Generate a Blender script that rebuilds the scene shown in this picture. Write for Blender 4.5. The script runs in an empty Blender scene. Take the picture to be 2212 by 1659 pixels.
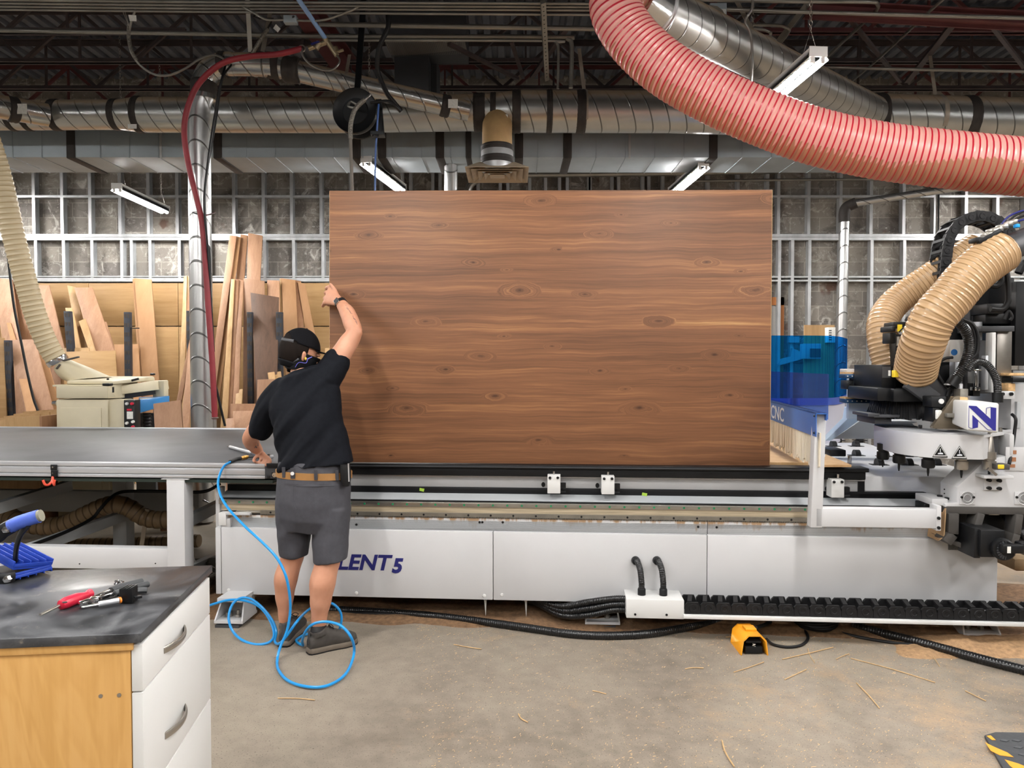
import bpy, bmesh, math, random
from math import sin, cos, tan, pi, radians, sqrt, atan2, floor
from mathutils import Vector as V, Matrix
random.seed(11)
SC = bpy.context.scene
COL = SC.collection
# ------------------------------------------------------------------ camera
FPX = 1600.0; CAMH = 1.42; PITCH = radians(1.5)
cam_d = bpy.data.cameras.new('camera'); cam = bpy.data.objects.new('camera', cam_d); COL.objects.link(cam)
cam_d.sensor_width = 36.0; cam_d.lens = 36.0*FPX/2212.0; cam_d.clip_start = 0.05; cam_d.clip_end = 80
cam.location = (0, 0, CAMH); cam.rotation_euler = (pi/2-PITCH, 0, 0)
SC.camera = cam
# ------------------------------------------------------------------ world, exposure
wd = bpy.data.worlds.new('World'); SC.world = wd; wd.use_nodes = True
wd.node_tree.nodes['Background'].inputs[0].default_value = (1.0, 0.97, 0.94, 1)
wd.node_tree.nodes['Background'].inputs[1].default_value = 0.20
SC.view_settings.view_transform = 'Standard'; SC.view_settings.look = 'None'
SC.view_settings.gamma = 1.0; SC.view_settings.use_curve_mapping = False
SC.view_settings.exposure = 0.0
TUBE_POWER = 300.0      # emission of the fluorescent tubes
SC.cycles.max_bounces = 7; SC.cycles.diffuse_bounces = 3; SC.cycles.glossy_bounces = 3
SC.cycles.transmission_bounces = 5; SC.cycles.transparent_max_bounces = 8
SC.cycles.caustics_reflective = False; SC.cycles.caustics_refractive = False
SC.cycles.sample_clamp_indirect = 4.0

# ------------------------------------------------------------------ measuring helpers
def ray(px, py):
    dx = (px-1106.0)/FPX; dy = (829.5-py)/FPX
    return V((dx, cos(PITCH)+dy*sin(PITCH), -sin(PITCH)+dy*cos(PITCH)))
def P(px, py, d):            # the point of the place seen at this picture point, d metres away from the camera plane
    r = ray(px, py); t = d/r.y
    return V((r.x*t, d, CAMH+r.z*t))
def PZ(px, py, z):           # the same at a known height
    r = ray(px, py); t = (z-CAMH)/r.z
    return V((r.x*t, r.y*t, z))
MROT = -radians(4.0); MO = V((0, 4.0, 0))
MU = V((cos(MROT), sin(MROT), 0)); MV = V((-sin(MROT), cos(MROT), 0))
def ML(px, py, v):           # the same in the machine's own frame, on its plane v
    r = ray(px, py); C = V((0, 0, CAMH))
    t = (v-(C-MO).dot(MV))/r.dot(MV); w = C+r*t-MO
    return V((w.dot(MU), v, w.z))
def MLZ(px, py, z):
    w = PZ(px, py, z)-MO
    return V((w.dot(MU), w.dot(MV), z))
def spl(pts, n=8, closed=False):
    pts = [V(p) for p in pts]; out = []; m = len(pts)
    if m < 3: return pts
    rng = range(m) if closed else range(m-1)
    for i in rng:
        if closed: p0, p1, p2, p3 = pts[i-1], pts[i], pts[(i+1) % m], pts[(i+2) % m]
        else: p0, p1, p2, p3 = pts[max(i-1, 0)], pts[i], pts[i+1], pts[min(i+2, m-1)]
        for k in range(n):
            t = k/n
            out.append(0.5*((2*p1)+(p2-p0)*t+(2*p0-5*p1+4*p2-p3)*t*t+(3*p1-p0-3*p2+p3)*t**3))
    if not closed: out.append(pts[-1])
    return out
def resample(pts, step):
    L = [0]
    for a, b in zip(pts, pts[1:]): L.append(L[-1]+(b-a).length)
    n = max(2, int(L[-1]/step)); out = []; j = 0
    for i in range(n+1):
        s = L[-1]*i/n
        while j < len(L)-2 and L[j+1] < s: j += 1
        d = L[j+1]-L[j]; t = 0 if d < 1e-9 else (s-L[j])/d
        out.append(pts[j].lerp(pts[j+1], min(1, max(0, t))))
    return out

# ------------------------------------------------------------------ mesh builder
class MB:
    def __init__(s): s.v = []; s.f = []; s.at = {}; s.fm = {}
    def add(s, vs, fs):
        o = len(s.v); s.v += [V(p) for p in vs]; s.f += [tuple(o+i for i in f) for f in fs]; return o
    def hexa(s, c):     # 8 corners: bottom loop then top loop
        s.add(c, [(0, 3, 2, 1), (4, 5, 6, 7), (0, 1, 5, 4), (1, 2, 6, 5), (2, 3, 7, 6), (3, 0, 4, 7)]); return s
    def box(s, x0, x1, y0, y1, z0, z1, M=None):
        x0, x1 = min(x0, x1), max(x0, x1); y0, y1 = min(y0, y1), max(y0, y1); z0, z1 = min(z0, z1), max(z0, z1)
        c = [V((x0, y0, z0)), V((x1, y0, z0)), V((x1, y1, z0)), V((x0, y1, z0)), V((x0, y0, z1)), V((x1, y0, z1)), V((x1, y1, z1)), V((x0, y1, z1))]
        if M is not None: c = [M @ p for p in c]
        return s.hexa(c)
    def bar(s, a, b, w, h, up=(0, 0, 1)):   # rectangular bar between two points
        a, b = V(a), V(b); d = (b-a).normalized(); u = V(up)
        if abs(d.dot(u)) > .98: u = V((0, 1, 0))
        x = d.cross(u).normalized()*(w/2); z = x.cross(d).normalized()*(h/2)
        return s.hexa([a-x-z, a+x-z, b+x-z, b-x-z, a-x+z, a+x+z, b+x+z, b-x+z])
    def prism(s, loop, off):
        loop = [V(p) for p in loop]; off = V(off); n = len(loop)
        s.add(loop+[p+off for p in loop], [tuple(range(n))[::-1], tuple(range(n, 2*n))]+[(i, (i+1) % n, n+(i+1) % n, n+i) for i in range(n)]); return s
    def tube(s, pts, r, n=10, caps=True, closed=False, tilt=0.0, pitch=0.0, flat=None, ref=None):
        pts = [V(p) for p in pts]; m = len(pts); T = []
        for i in range(m):
            if closed: t = pts[(i+1) % m]-pts[i-1]
            else: t = pts[min(i+1, m-1)]-pts[max(i-1, 0)]
            T.append(t.normalized() if t.length > 1e-9 else V((0, 0, 1)))
        u = V(ref) if ref is not None else (V((0, 0, 1)) if abs(T[0].z) < .9 else V((0, 1, 0)))
        base = len(s.v); sl = 0
        for i in range(m):
            if i: sl += (pts[i]-pts[i-1]).length
            u = (u-T[i]*u.dot(T[i])).normalized(); w = T[i].cross(u)
            ri = r[i] if isinstance(r, list) else (r(i, sl) if callable(r) else r)
            rx, ry = ri if isinstance(ri, tuple) else (ri, ri)
            for k in range(n):
                a = 2*pi*k/n
                s.v.append(pts[i]+w*(rx*cos(a))+u*(ry*sin(a)))
                s.at[len(s.v)-1] = sl+tilt*pitch*(sin(a))*.5
        for i in range(m if closed else m-1):
            b0 = base+i*n; b1 = base+((i+1) % m)*n
            for k in range(n): s.f.append((b0+k, b0+(k+1) % n, b1+(k+1) % n, b1+k))
        if caps and not closed:
            s.f.append(tuple(base+k for k in range(n))[::-1]); s.f.append(tuple(base+(m-1)*n+k for k in range(n)))
        return s
    def cyl(s, a, b, r, r2=None, n=16): return s.tube([a, b], [r, r if r2 is None else r2], n)
    def lathe(s, prof, o, ax=(0, 0, 1), n=20):   # prof: (radius, height along the axis)
        o = V(o); ax = V(ax).normalized()
        return s.tube_profile([(o+ax*h, r) for r, h in prof], ax, n)
    def tube_profile(s, pr, ax, n):
        u = V((0, 0, 1)) if abs(ax.z) < .9 else V((0, 1, 0)); u = (u-ax*u.dot(ax)).normalized(); w = ax.cross(u); base = len(s.v)
        for c, r in pr:
            for k in range(n):
                a = 2*pi*k/n; s.v.append(c+w*(max(r, 1e-4)*cos(a))+u*(max(r, 1e-4)*sin(a)))
        m = len(pr)
        for i in range(m-1):
            for k in range(n): s.f.append((base+i*n+k, base+i*n+(k+1) % n, base+(i+1)*n+(k+1) % n, base+(i+1)*n+k))
        s.f.append(tuple(base+k for k in range(n))[::-1]); s.f.append(tuple(base+(m-1)*n+k for k in range(n)))
        return s
    def ell(s, c, rx, ry, rz, n=16, m=10, M=None):
        c = V(c); vs = []; fs = []
        for i in range(m+1):
            t = pi*i/m
            for k in range(n):
                a = 2*pi*k/n; p = V((rx*sin(t)*cos(a), ry*sin(t)*sin(a), rz*cos(t)))
                if M is not None: p = M @ p
                vs.append(c+p)
        for i in range(m):
            for k in range(n): fs.append((i*n+k, (i+1)*n+k, (i+1)*n+(k+1) % n, i*n+(k+1) % n))
        s.add(vs, fs); return s
    def etube(s, rings, n=20):   # rings: (centre, half vector right, half vector forward)
        base = len(s.v)
        for c, a, b in rings:
            for k in range(n):
                t = 2*pi*k/n; s.v.append(V(c)+V(a)*cos(t)+V(b)*sin(t))
        m = len(rings)
        for i in range(m-1):
            for k in range(n): s.f.append((base+i*n+k, base+i*n+(k+1) % n, base+(i+1)*n+(k+1) % n, base+(i+1)*n+k))
        s.f.append(tuple(base+k for k in range(n))[::-1]); s.f.append(tuple(base+(m-1)*n+k for k in range(n)))
        return s
    def mesh(s, name, smooth=35, bevel=0.0, bseg=2):
        me = bpy.data.meshes.new(name); me.from_pydata([tuple(p) for p in s.v], [], s.f)
        if s.at:
            A = me.attributes.new('along', 'FLOAT', 'POINT')
            A.data.foreach_set('value', [s.at.get(i, 0.0) for i in range(len(s.v))])
        bm = bmesh.new(); bm.from_mesh(me)
        bmesh.ops.remove_doubles(bm, verts=bm.verts, dist=2e-5) if not s.at else None
        bmesh.ops.recalc_face_normals(bm, faces=bm.faces)
        if bevel > 0:
            es = [e for e in bm.edges if len(e.link_faces) == 2 and e.calc_face_angle(0) > radians(40)]
            bmesh.ops.bevel(bm, geom=es, offset=bevel, segments=bseg, profile=.5, affect='EDGES', clamp_overlap=True)
        if smooth:
            for f in bm.faces: f.smooth = True
            for e in bm.edges: e.smooth = not (len(e.link_faces) == 2 and e.calc_face_angle(0) > radians(smooth))
        bm.to_mesh(me); bm.free(); return me
    def each(s, name, mat, parent=None, local=False, **k):   # every loose piece as an object of its own
        up = list(range(len(s.v)))
        def fd(i):
            while up[i] != i: up[i] = up[up[i]]; i = up[i]
            return i
        for f in s.f:
            for i in f[1:]: up[fd(i)] = fd(f[0])
        gr = {}
        for f in s.f: gr.setdefault(fd(f[0]), []).append(f)
        for fs in gr.values():
            ids = sorted({i for f in fs for i in f}); mp = {i: j for j, i in enumerate(ids)}; m = MB(); m.v = [s.v[i] for i in ids]; m.f = [tuple(mp[i] for i in f) for f in fs]; m.build(name, mat, parent, local, **k)
    def build(s, name, mat, parent=None, local=False, smooth=35, bevel=0.0, bseg=2):
        if not s.v: return None
        if parent is not None and not local:
            Mi = world_of(parent).inverted(); s.v = [Mi @ p for p in s.v]
        org = None
        if parent is None:
            xs = [p.x for p in s.v]; ys = [p.y for p in s.v]; zs = [p.z for p in s.v]
            org = V(((min(xs)+max(xs))/2, (min(ys)+max(ys))/2, min(zs))); s.v = [p-org for p in s.v]
        me = s.mesh(name, smooth, bevel, bseg)
        if mat is not None:
            for m in (mat if isinstance(mat, (list, tuple)) else [mat]): me.materials.append(m)
        o = bpy.data.objects.new(name, me); COL.objects.link(o)
        if parent is not None: o.parent = parent
        else: o.location = org
        return o
def world_of(o):
    M = o.matrix_basis.copy()
    return world_of(o.parent) @ M if o.parent else M
def tag(o, label=None, cat=None, group=None, kind=None):
    if label: o['label'] = label
    if cat: o['category'] = cat
    if group: o['group'] = group
    if kind: o['kind'] = kind
    return o
def thing(name, label, cat, loc=(0, 0, 0), rz=0.0, group=None):
    o = bpy.data.objects.new(name, None); COL.objects.link(o); o.empty_display_size = .1
    o.location = loc; o.rotation_euler = (0, 0, rz)
    return tag(o, label, cat, group)
def lab(o, t): o['label'] = t; return o
def text_mesh(txt, size, name, mat, parent, M, ext=0.0008, bold=0.0, shear=0.0):
    cu = bpy.data.curves.new('t', 'FONT'); cu.body = txt; cu.size = size; cu.extrude = ext; cu.offset = bold; cu.shear = shear
    cu.align_x = 'LEFT'; cu.resolution_u = 3
    t = bpy.data.objects.new('t', cu); COL.objects.link(t)
    dg = bpy.context.evaluated_depsgraph_get(); me = bpy.data.meshes.new_from_object(t.evaluated_get(dg)); bpy.data.objects.remove(t)
    me.transform(M); me.materials.clear(); me.materials.append(mat); me.name = name
    o = bpy.data.objects.new(name, me); COL.objects.link(o); o.parent = parent; return o
def organic(mb, name, mat, parent, voxel=.006, smooth=6, disp=None):
    me = bpy.data.meshes.new('tmp'); Mi = world_of(parent).inverted() if parent else Matrix()
    me.from_pydata([tuple(p) for p in mb.v], [], mb.f)
    bm = bmesh.new(); bm.from_mesh(me); bmesh.ops.remove_doubles(bm, verts=bm.verts, dist=1e-5); bmesh.ops.recalc_face_normals(bm, faces=bm.faces); bm.to_mesh(me); bm.free()
    o = bpy.data.objects.new('tmp', me); COL.objects.link(o)
    r = o.modifiers.new('r', 'REMESH'); r.mode = 'VOXEL'; r.voxel_size = voxel
    if smooth:
        m = o.modifiers.new('s', 'SMOOTH'); m.factor = .5; m.iterations = smooth
    dg = bpy.context.evaluated_depsgraph_get(); me2 = bpy.data.meshes.new_from_object(o.evaluated_get(dg)); bpy.data.objects.remove(o)
    if disp:
        ns = [v.normal.copy() for v in me2.vertices]
        for v, nn in zip(me2.vertices, ns): v.co = v.co+nn*disp(v.co, nn)
    me2.transform(Mi); me2.polygons.foreach_set('use_smooth', [True]*len(me2.polygons)); me2.name = name
    me2.materials.clear()
    for m in (mat if isinstance(mat, (list, tuple)) else [mat]): me2.materials.append(m)
    ob = bpy.data.objects.new(name, me2); COL.objects.link(ob); ob.parent = parent; return ob
def hose_mb(pts, r, pitch, amp, n=20, per=6, tilt=1.0, sharp=1.0, mb=None):
    q = resample(spl(pts, 14), pitch/per); mb = mb or MB()
    mb.tube(q, lambda i, s: r*(1+amp*(2*abs(sin(pi*s/pitch))**sharp-1)), n, True, False, 0, pitch); return mb
def clone(root, group=None, label=None, loc=None, rz=None):
    def cp(o, par):
        c = o.copy(); COL.objects.link(c)
        if par is not None: c.parent = par
        for ch in [x for x in bpy.data.objects if x.parent == o]: cp(ch, c)
        return c
    c = cp(root, None)
    if loc is not None: c.location = loc
    if rz is not None: c.rotation_euler = (0, 0, rz)
    if label: c['label'] = label
    if group: c['group'] = group
    return c

# ------------------------------------------------------------------ materials
class NT:
    def __init__(s, name):
        s.m = bpy.data.materials.new(name); s.m.use_nodes = True; s.t = s.m.node_tree; s.b = s.t.nodes['Principled BSDF']
    def n(s, typ, **k):
        x = s.t.nodes.new('ShaderNode'+typ)
        for a, b in k.items():
            if a[0] == '_': x.inputs[a[1:].replace('_', ' ')].default_value = b
            else: setattr(x, a, b)
        return x
    def l(s, a, b): s.t.links.new(a, b)
    def coord(s, scale=(1, 1, 1), rot=(0, 0, 0), loc=(0, 0, 0), kind='Object'):
        tc = s.n('TexCoord'); mp = s.n('Mapping'); mp.inputs['Scale'].default_value = scale; mp.inputs['Rotation'].default_value = rot; mp.inputs['Location'].default_value = loc
        s.l(tc.outputs[kind], mp.inputs[0]); return mp.outputs[0]
    def noise(s, vec, scale, detail=4, rough=.55, dist=0.0):
        x = s.n('TexNoise', _Scale=scale, _Detail=detail, _Roughness=rough, _Distortion=dist); s.l(vec, x.inputs['Vector']); return x.outputs[0]
    def ramp(s, fac, stops):
        r = s.n('ValToRGB'); e = r.color_ramp.elements
        while len(e) < len(stops): e.new(.5)
        for i, (p, c) in enumerate(stops): e[i].position = p; e[i].color = (c[0], c[1], c[2], 1) if not isinstance(c, float) else (c, c, c, 1)
        s.l(fac, r.inputs[0]); return r.outputs[0]
    def mix(s, fac, a, b, mode='MIX'):
        x = s.n('MixRGB', blend_type=mode)
        for i, q in enumerate((fac, a, b)):
            if isinstance(q, (int, float)): x.inputs[i].default_value = q
            elif isinstance(q, tuple): x.inputs[i].default_value = (q[0], q[1], q[2], 1)
            else: s.l(q, x.inputs[i])
        return x.outputs[0]
    def math(s, op, a, b=None, c=None):
        x = s.n('Math', operation=op)
        for i, q in enumerate((a, b, c)):
            if q is None: continue
            if isinstance(q, (int, float)): x.inputs[i].default_value = q
            else: s.l(q, x.inputs[i])
        return x.outputs[0]
    def bump(s, h, strength=.2, dist=.01):
        b = s.n('Bump', _Strength=strength, _Distance=dist); s.l(h, b.inputs['Height']); s.l(b.outputs[0], s.b.inputs['Normal'])
    def set(s, col=None, rough=None, metal=None, spec=None):
        for k, q in (('Base Color', col), ('Roughness', rough), ('Metallic', metal), ('Specular IOR Level', spec)):
            if q is None: continue
            if isinstance(q, (int, float)): s.b.inputs[k].default_value = q
            elif isinstance(q, tuple): s.b.inputs[k].default_value = (q[0], q[1], q[2], 1)
            else: s.l(q, s.b.inputs[k])
        return s.m
def hx(h):   # picture colour to linear
    c = [int(h[i:i+2], 16)/255 for i in (0, 2, 4)]
    return tuple(x/12.92 if x <= .04045 else ((x+.055)/1.055)**2.4 for x in c)
def mk(name, col, rough=.5, metal=0.0, var=0.0, vs=6.0, stretch=(1, 1, 1), bump=0.0, bs=60.0, spec=.5):
    t = NT(name); c = hx(col) if isinstance(col, str) else col
    if var or bump: vec = t.coord(stretch)
    cc = c
    if var:
        n = t.noise(vec, vs, 5); lo = tuple(x*(1-var) for x in c); hi = tuple(min(1, x*(1+var)) for x in c)
        cc = t.ramp(n, [(.3, lo), (.7, hi)])
    if bump: t.bump(t.noise(vec, bs, 3), bump, .004)
    return t.set(cc, rough, metal, spec)
def mk_wood(name, light, dark, scale=1.0, axis='z', rough=.55, rnd=.25, ring=0.0):
    t = NT(name); st = {'z': (14, 14, 1.1), 'x': (1.1, 14, 14), 'y': (14, 1.1, 14)}[axis]
    oi = t.n('ObjectInfo'); off = t.n('VectorMath', operation='SCALE'); t.l(oi.outputs['Location'], off.inputs[0]); off.inputs['Scale'].default_value = 3.1
    tc = t.n('TexCoord'); ad = t.n('VectorMath', operation='ADD'); t.l(tc.outputs['Object'], ad.inputs[0]); t.l(off.outputs[0], ad.inputs[1])
    mp = t.n('Mapping'); mp.inputs['Scale'].default_value = tuple(x*scale for x in st); t.l(ad.outputs[0], mp.inputs[0])
    n1 = t.noise(mp.outputs[0], 1.0, 6, .6, .6); n2 = t.noise(mp.outputs[0], 7.0, 3, .6)
    f = t.math('ADD', t.math('MULTIPLY', n1, .75), t.math('MULTIPLY', n2, .25))
    c = t.ramp(f, [(.3, hx(dark)), (.68, hx(light))])
    hs = t.n('HueSaturation'); t.l(c, hs.inputs['Color'])
    t.l(t.math('ADD', t.math('MULTIPLY', oi.outputs['Random'], rnd), 1-rnd/2), hs.inputs['Value'])
    return t.set(hs.outputs[0], rough, 0.0, .35)
def emis(name, col, s):
    t = NT(name); t.b.inputs['Emission Color'].default_value = (*col, 1); t.b.inputs['Emission Strength'].default_value = s
    return t.set((.9, .9, .9), .4)

M = {}
M['paint'] = mk('machine_paint', 'C3C3C4', .42, 0, .03, 3)
M['paint2'] = mk('machine_paint_grey', 'A9ACAE', .45, 0, .04, 3)
M['paint_blue_white'] = mk('pale_blue_paint', 'B9CCDD', .45, 0, .05, 4)
M['alu'] = mk('aluminium', 'C4C6CA', .34, .55, .05, 4, (.4, 6, 6))
M['steel'] = mk('steel', 'A9A49C', .3, .9, .15, 9)
M['chrome'] = mk('chrome', 'DCDCDC', .15, 1.0)
M['brass'] = mk('brass', 'B98A3E', .35, .9, .15, 40)
M['black'] = mk('black_plastic', '0F1012', .42, 0, .15, 12, spec=.35)
M['black_metal'] = mk('black_metal', '131416', .4, .2, .25, 8, spec=.35)
M['black_rubber'] = mk('black_rubber', '0E0E10', .55, 0, .2, 20, spec=.35)
M['dark_grey'] = mk('dark_grey_paint', '3C3D40', .5, 0, .1, 6)
M['cast_grey'] = mk('cast_grey', '4A4744', .6, .2, .2, 6)
M['beige_strip'] = mk('oiled_strip', 'B9AB92', .35, .35, .25, 10, (.4, 8, 8))
M['rack'] = mk('rack_steel', '8A867E', .35, .7, .2, 12)
M['green'] = mk('green_plastic', '1E7A50', .4)
M['navy'] = mk('navy_print', '1B1F66', .45)
M['navy2'] = mk('logo_blue', '2B2A80', .4)
M['white'] = mk('white_plastic', 'D2D2D0', .4)
M['white_print'] = mk('white_print', 'E8ECF2', .5)
M['cnc_blue'] = mk('blue_paint', '2E62AE', .38, 0, .04, 4)
M['blue_plastic'] = mk('blue_plastic', '1D3C9C', .4, 0, .05, 10)
M['hose_blue'] = mk('blue_hose', '1E8FD6', .3)
M['red_hose'] = mk('red_rubber', '86222C', .5, 0, .15, 8)
M['red'] = mk('red_plastic', 'C2203A', .35)
M['orange'] = mk('orange_plastic', 'E0812B', .4)
M['redor'] = mk('coral_rubber', 'E0523C', .45)
M['yellow'] = mk('yellow_label', 'E3C62A', .5)
M['amber'] = mk('amber_metal', 'E39A1E', .38, 0, .05, 10)
M['galv'] = mk('galvanised', 'B4B6B7', .38, .5, .18, 9, (1, 1, .5))
M['joist'] = mk('joist_paint', '4A403F', .65, 0, .25, 5)
M['maroon'] = mk('maroon_paint', '5A3030', .6, 0, .2, 5)
M['deck'] = mk('deck_paint', '626873', .7, 0, .2, 4)
M['conduit'] = mk('conduit_steel', '8C8A84', .38, .75, .15, 5)
M['strap'] = mk('strap_steel', '9A9184', .5, .4, .2, 6)
M['boxduct'] = mk('sheet_metal_grey', '98A2A8', .55, .3, .1, 3, bump=.05, bs=6)
M['mastic'] = mk('dark_mastic', '2C2724', .7, 0, .35, 18, (1, 1, .3), bump=.5, bs=40)
M['ochre'] = mk('ochre_sheet', 'B89868', .6, .1, .15, 8)
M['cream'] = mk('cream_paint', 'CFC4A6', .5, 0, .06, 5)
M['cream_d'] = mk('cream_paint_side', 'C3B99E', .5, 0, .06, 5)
M['pl_blue'] = mk('planer_blue', '2F7FBE', .45, 0, .05, 5)
M['rackpost'] = mk('rack_upright_paint', '20242C', .55, 0, .15, 8)
M['belt'] = mk('conveyor_belt', '56575A', .55, 0, .12, 3, (.6, 4, 1))
M['paper'] = mk('paper_label', 'DCDCD6', .6, 0, .12, 60)
M['leather'] = mk('tan_leather', '9A7040', .5, 0, .1, 20)
M['chip'] = mk('sawdust_chips', 'CFA877', .8, 0, .25, 60)
M['sliver'] = mk('wood_sliver', 'C4A274', .7, 0, .2, 30)
M['tan_hose'] = None
# ------------------------------------------------------------------ special materials
def m_floor():
    t = NT('concrete_floor'); v = t.coord()
    n1 = t.noise(v, 1.1, 6, .6); n2 = t.noise(v, 14, 5, .6); n3 = t.noise(v, 160, 2, .6)
    base = t.ramp(t.math('ADD', t.math('MULTIPLY', n1, .6), t.math('MULTIPLY', n2, .4)), [(.3, hx('665D52')), (.52, hx('897F72')), (.72, hx('9D9384'))])
    base = t.mix(t.ramp(n3, [(.30, 1.0), (.38, 0.0)]), base, hx('4A433B'))
    # worn pits, saw dust drifts
    vo = t.n('TexVoronoi', _Scale=9.0); t.l(v, vo.inputs['Vector'])
    wet = t.math('MULTIPLY', t.ramp(vo.outputs[0], [(.035, 1.0), (.05, 0.0)]), t.ramp(t.noise(v, .9, 2), [(.58, 0.0), (.64, 1.0)]))
    base = t.mix(t.math('MULTIPLY', wet, .55), base, hx('38332D'))
    sx = t.n('SeparateXYZ'); t.l(v, sx.inputs[0])
    reg = t.math('MULTIPLY', t.ramp(sx.outputs[0], [(0.0, 0.0), (1.0, 1.0)]), 1.0)
    dst = t.noise(v, 3.2, 8, .7, .4); fine = t.noise(v, 95, 3, .8)
    near = t.n('MapRange', _From_Min=-.9, _From_Max=1.6); t.l(sx.outputs[0], near.inputs[0])
    ny = t.n('MapRange', _From_Min=2.6, _From_Max=4.0); t.l(sx.outputs[1], ny.inputs[0])
    lvl = t.math('ADD', t.math('MULTIPLY', near.outputs[0], .55), t.math('MULTIPLY', ny.outputs[0], .35))
    f = t.math('ADD', t.math('ADD', dst, t.math('MULTIPLY', lvl, .30)), t.math('MULTIPLY', fine, .35))
    mask = t.ramp(f, [(.84, 0.0), (1.0, 1.0)])
    base = t.mix(t.math('MULTIPLY', mask, .75), base, hx('A0896F'))
    t.bump(t.math('ADD', n3, t.math('MULTIPLY', mask, .8)), .25, .004)
    return t.set(base, t.ramp(n2, [(.3, .55), (.7, .78)]), 0, .35)
def m_cmu():
    t = NT('block_wall'); v = t.coord(); sx = t.n('SeparateXYZ'); t.l(v, sx.inputs[0]); cb = t.n('CombineXYZ'); t.l(sx.outputs[0], cb.inputs[0]); t.l(sx.outputs[2], cb.inputs[1])
    b = t.n('TexBrick', _Scale=1.0, _Color1=(*hx('989289'), 1), _Color2=(*hx('7C7772'), 1), _Mortar=(*hx('A8A298'), 1)); b.inputs['Mortar Size'].default_value = .006
    b.inputs['Brick Width'].default_value = .405; b.inputs['Row Height'].default_value = .203; t.l(cb.outputs[0], b.inputs['Vector'])
    n1 = t.noise(v, 3.5, 8, .7, .5); n2 = t.noise(v, 28, 4, .7)
    c = t.mix(t.ramp(n1, [(.36, .75), (.5, 0.0)]), b.outputs[0], hx('5E5955'), 'MIX')
    c = t.mix(t.math('MULTIPLY', t.ramp(t.noise(v, 5, 8, .75, 1.2), [(.54, 0.0), (.64, 1.0)]), .7), c, hx('CFCBC3'))
    c = t.mix(t.ramp(n2, [(.62, 0.0), (.7, .6)]), c, hx('DAD6CE'))
    c = t.mix(t.ramp(t.noise(v, 2.2, 3), [(.68, 0.0), (.73, .7)]), c, hx('5B3A2A'))
    t.bump(t.math('ADD', t.math('MULTIPLY', b.outputs[1], -1.0), t.math('MULTIPLY', n2, .5)), .6, .01)
    return t.set(c, .9, 0, .2)
def dusted(t, col, rough, metal, lo=.25, hi=.6, dust='9A8468'):
    g = t.n('NewGeometry'); sx = t.n('SeparateXYZ'); t.l(g.outputs['Normal'], sx.inputs[0]); v = t.coord()
    f = t.math('ADD', sx.outputs[2], t.math('MULTIPLY', t.math('SUBTRACT', t.noise(v, 9, 4), .5), .35))
    k = t.ramp(f, [(lo, 0.0), (hi, .9)])
    inv = t.math('SUBTRACT', 1.0, k)
    return t.mix(k, col, hx(dust)), t.math('ADD', t.math('MULTIPLY', k, .5), rough), t.math('MULTIPLY', inv, metal)
def m_spiral(name, pitch, col='B4B6B4', rough=.27, width=.045, dust=True):
    t = NT(name); a = t.n('Attribute', attribute_name='along'); fr = t.math('FRACT', t.math('DIVIDE', a.outputs['Fac'], pitch))
    d = t.math('ABSOLUTE', t.math('SUBTRACT', fr, .5)); line = t.ramp(d, [(width*.5, 1.0), (width, 0.0)])
    v = t.coord((1, 1, 1)); n = t.noise(v, 5, 6, .6)
    c = t.mix(n, hx(col), tuple(x*.72 for x in hx(col))); c = t.mix(t.math('MULTIPLY', line, .75), c, hx('3A3834'))
    rr, mm = rough, .92
    if dust: c, rr, mm = dusted(t, c, rough, .92)
    t.bump(t.math('ADD', line, t.math('MULTIPLY', n, .15)), .5, .006)
    return t.set(c, rr, mm)
def m_hose(name, base, stripe, pitch, width, trans=.25, off=0.0, rough=.3, fill=None, alpha=1.0, clear=None):
    t = NT(name); a = t.n('Attribute', attribute_name='along'); fr = t.math('FRACT', t.math('ADD', t.math('DIVIDE', a.outputs['Fac'], pitch), off))
    d = t.math('ABSOLUTE', t.math('SUBTRACT', fr, .5)); line = t.ramp(d, [(width*.6, 1.0), (width, 0.0)])
    v = t.coord(); n = t.noise(v, 4, 5, .6); b = hx(base)
    c = t.ramp(n, [(.3, tuple(x*.88 for x in b)), (.7, b)]); c = t.mix(line, c, hx(stripe))
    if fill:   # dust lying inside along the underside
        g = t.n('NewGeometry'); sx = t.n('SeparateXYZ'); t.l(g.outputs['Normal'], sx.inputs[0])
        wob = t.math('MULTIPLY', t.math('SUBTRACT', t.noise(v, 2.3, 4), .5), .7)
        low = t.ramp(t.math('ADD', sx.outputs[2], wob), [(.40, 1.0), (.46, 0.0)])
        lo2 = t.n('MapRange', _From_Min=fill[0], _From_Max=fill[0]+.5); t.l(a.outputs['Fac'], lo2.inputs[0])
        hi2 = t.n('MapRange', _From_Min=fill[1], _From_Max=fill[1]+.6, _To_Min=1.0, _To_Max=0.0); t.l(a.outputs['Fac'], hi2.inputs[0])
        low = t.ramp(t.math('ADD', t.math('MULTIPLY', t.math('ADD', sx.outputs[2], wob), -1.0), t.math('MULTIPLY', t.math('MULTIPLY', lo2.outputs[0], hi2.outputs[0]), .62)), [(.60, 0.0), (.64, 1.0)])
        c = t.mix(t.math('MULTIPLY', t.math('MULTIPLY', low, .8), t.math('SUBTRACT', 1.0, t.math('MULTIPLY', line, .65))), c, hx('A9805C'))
    t.b.inputs['Transmission Weight'].default_value = 0
    t.set(c, rough, 0, .5)
    if trans:
        tr = t.n('BsdfTranslucent'); t.l(c, tr.inputs[0]); mx = t.n('MixShader'); mx.inputs[0].default_value = trans
        t.l(t.b.outputs[0], mx.inputs[1]); t.l(tr.outputs[0], mx.inputs[2]); t.l(mx.outputs[0], t.t.nodes['Material Output'].inputs[0])
    return t.m
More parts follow.
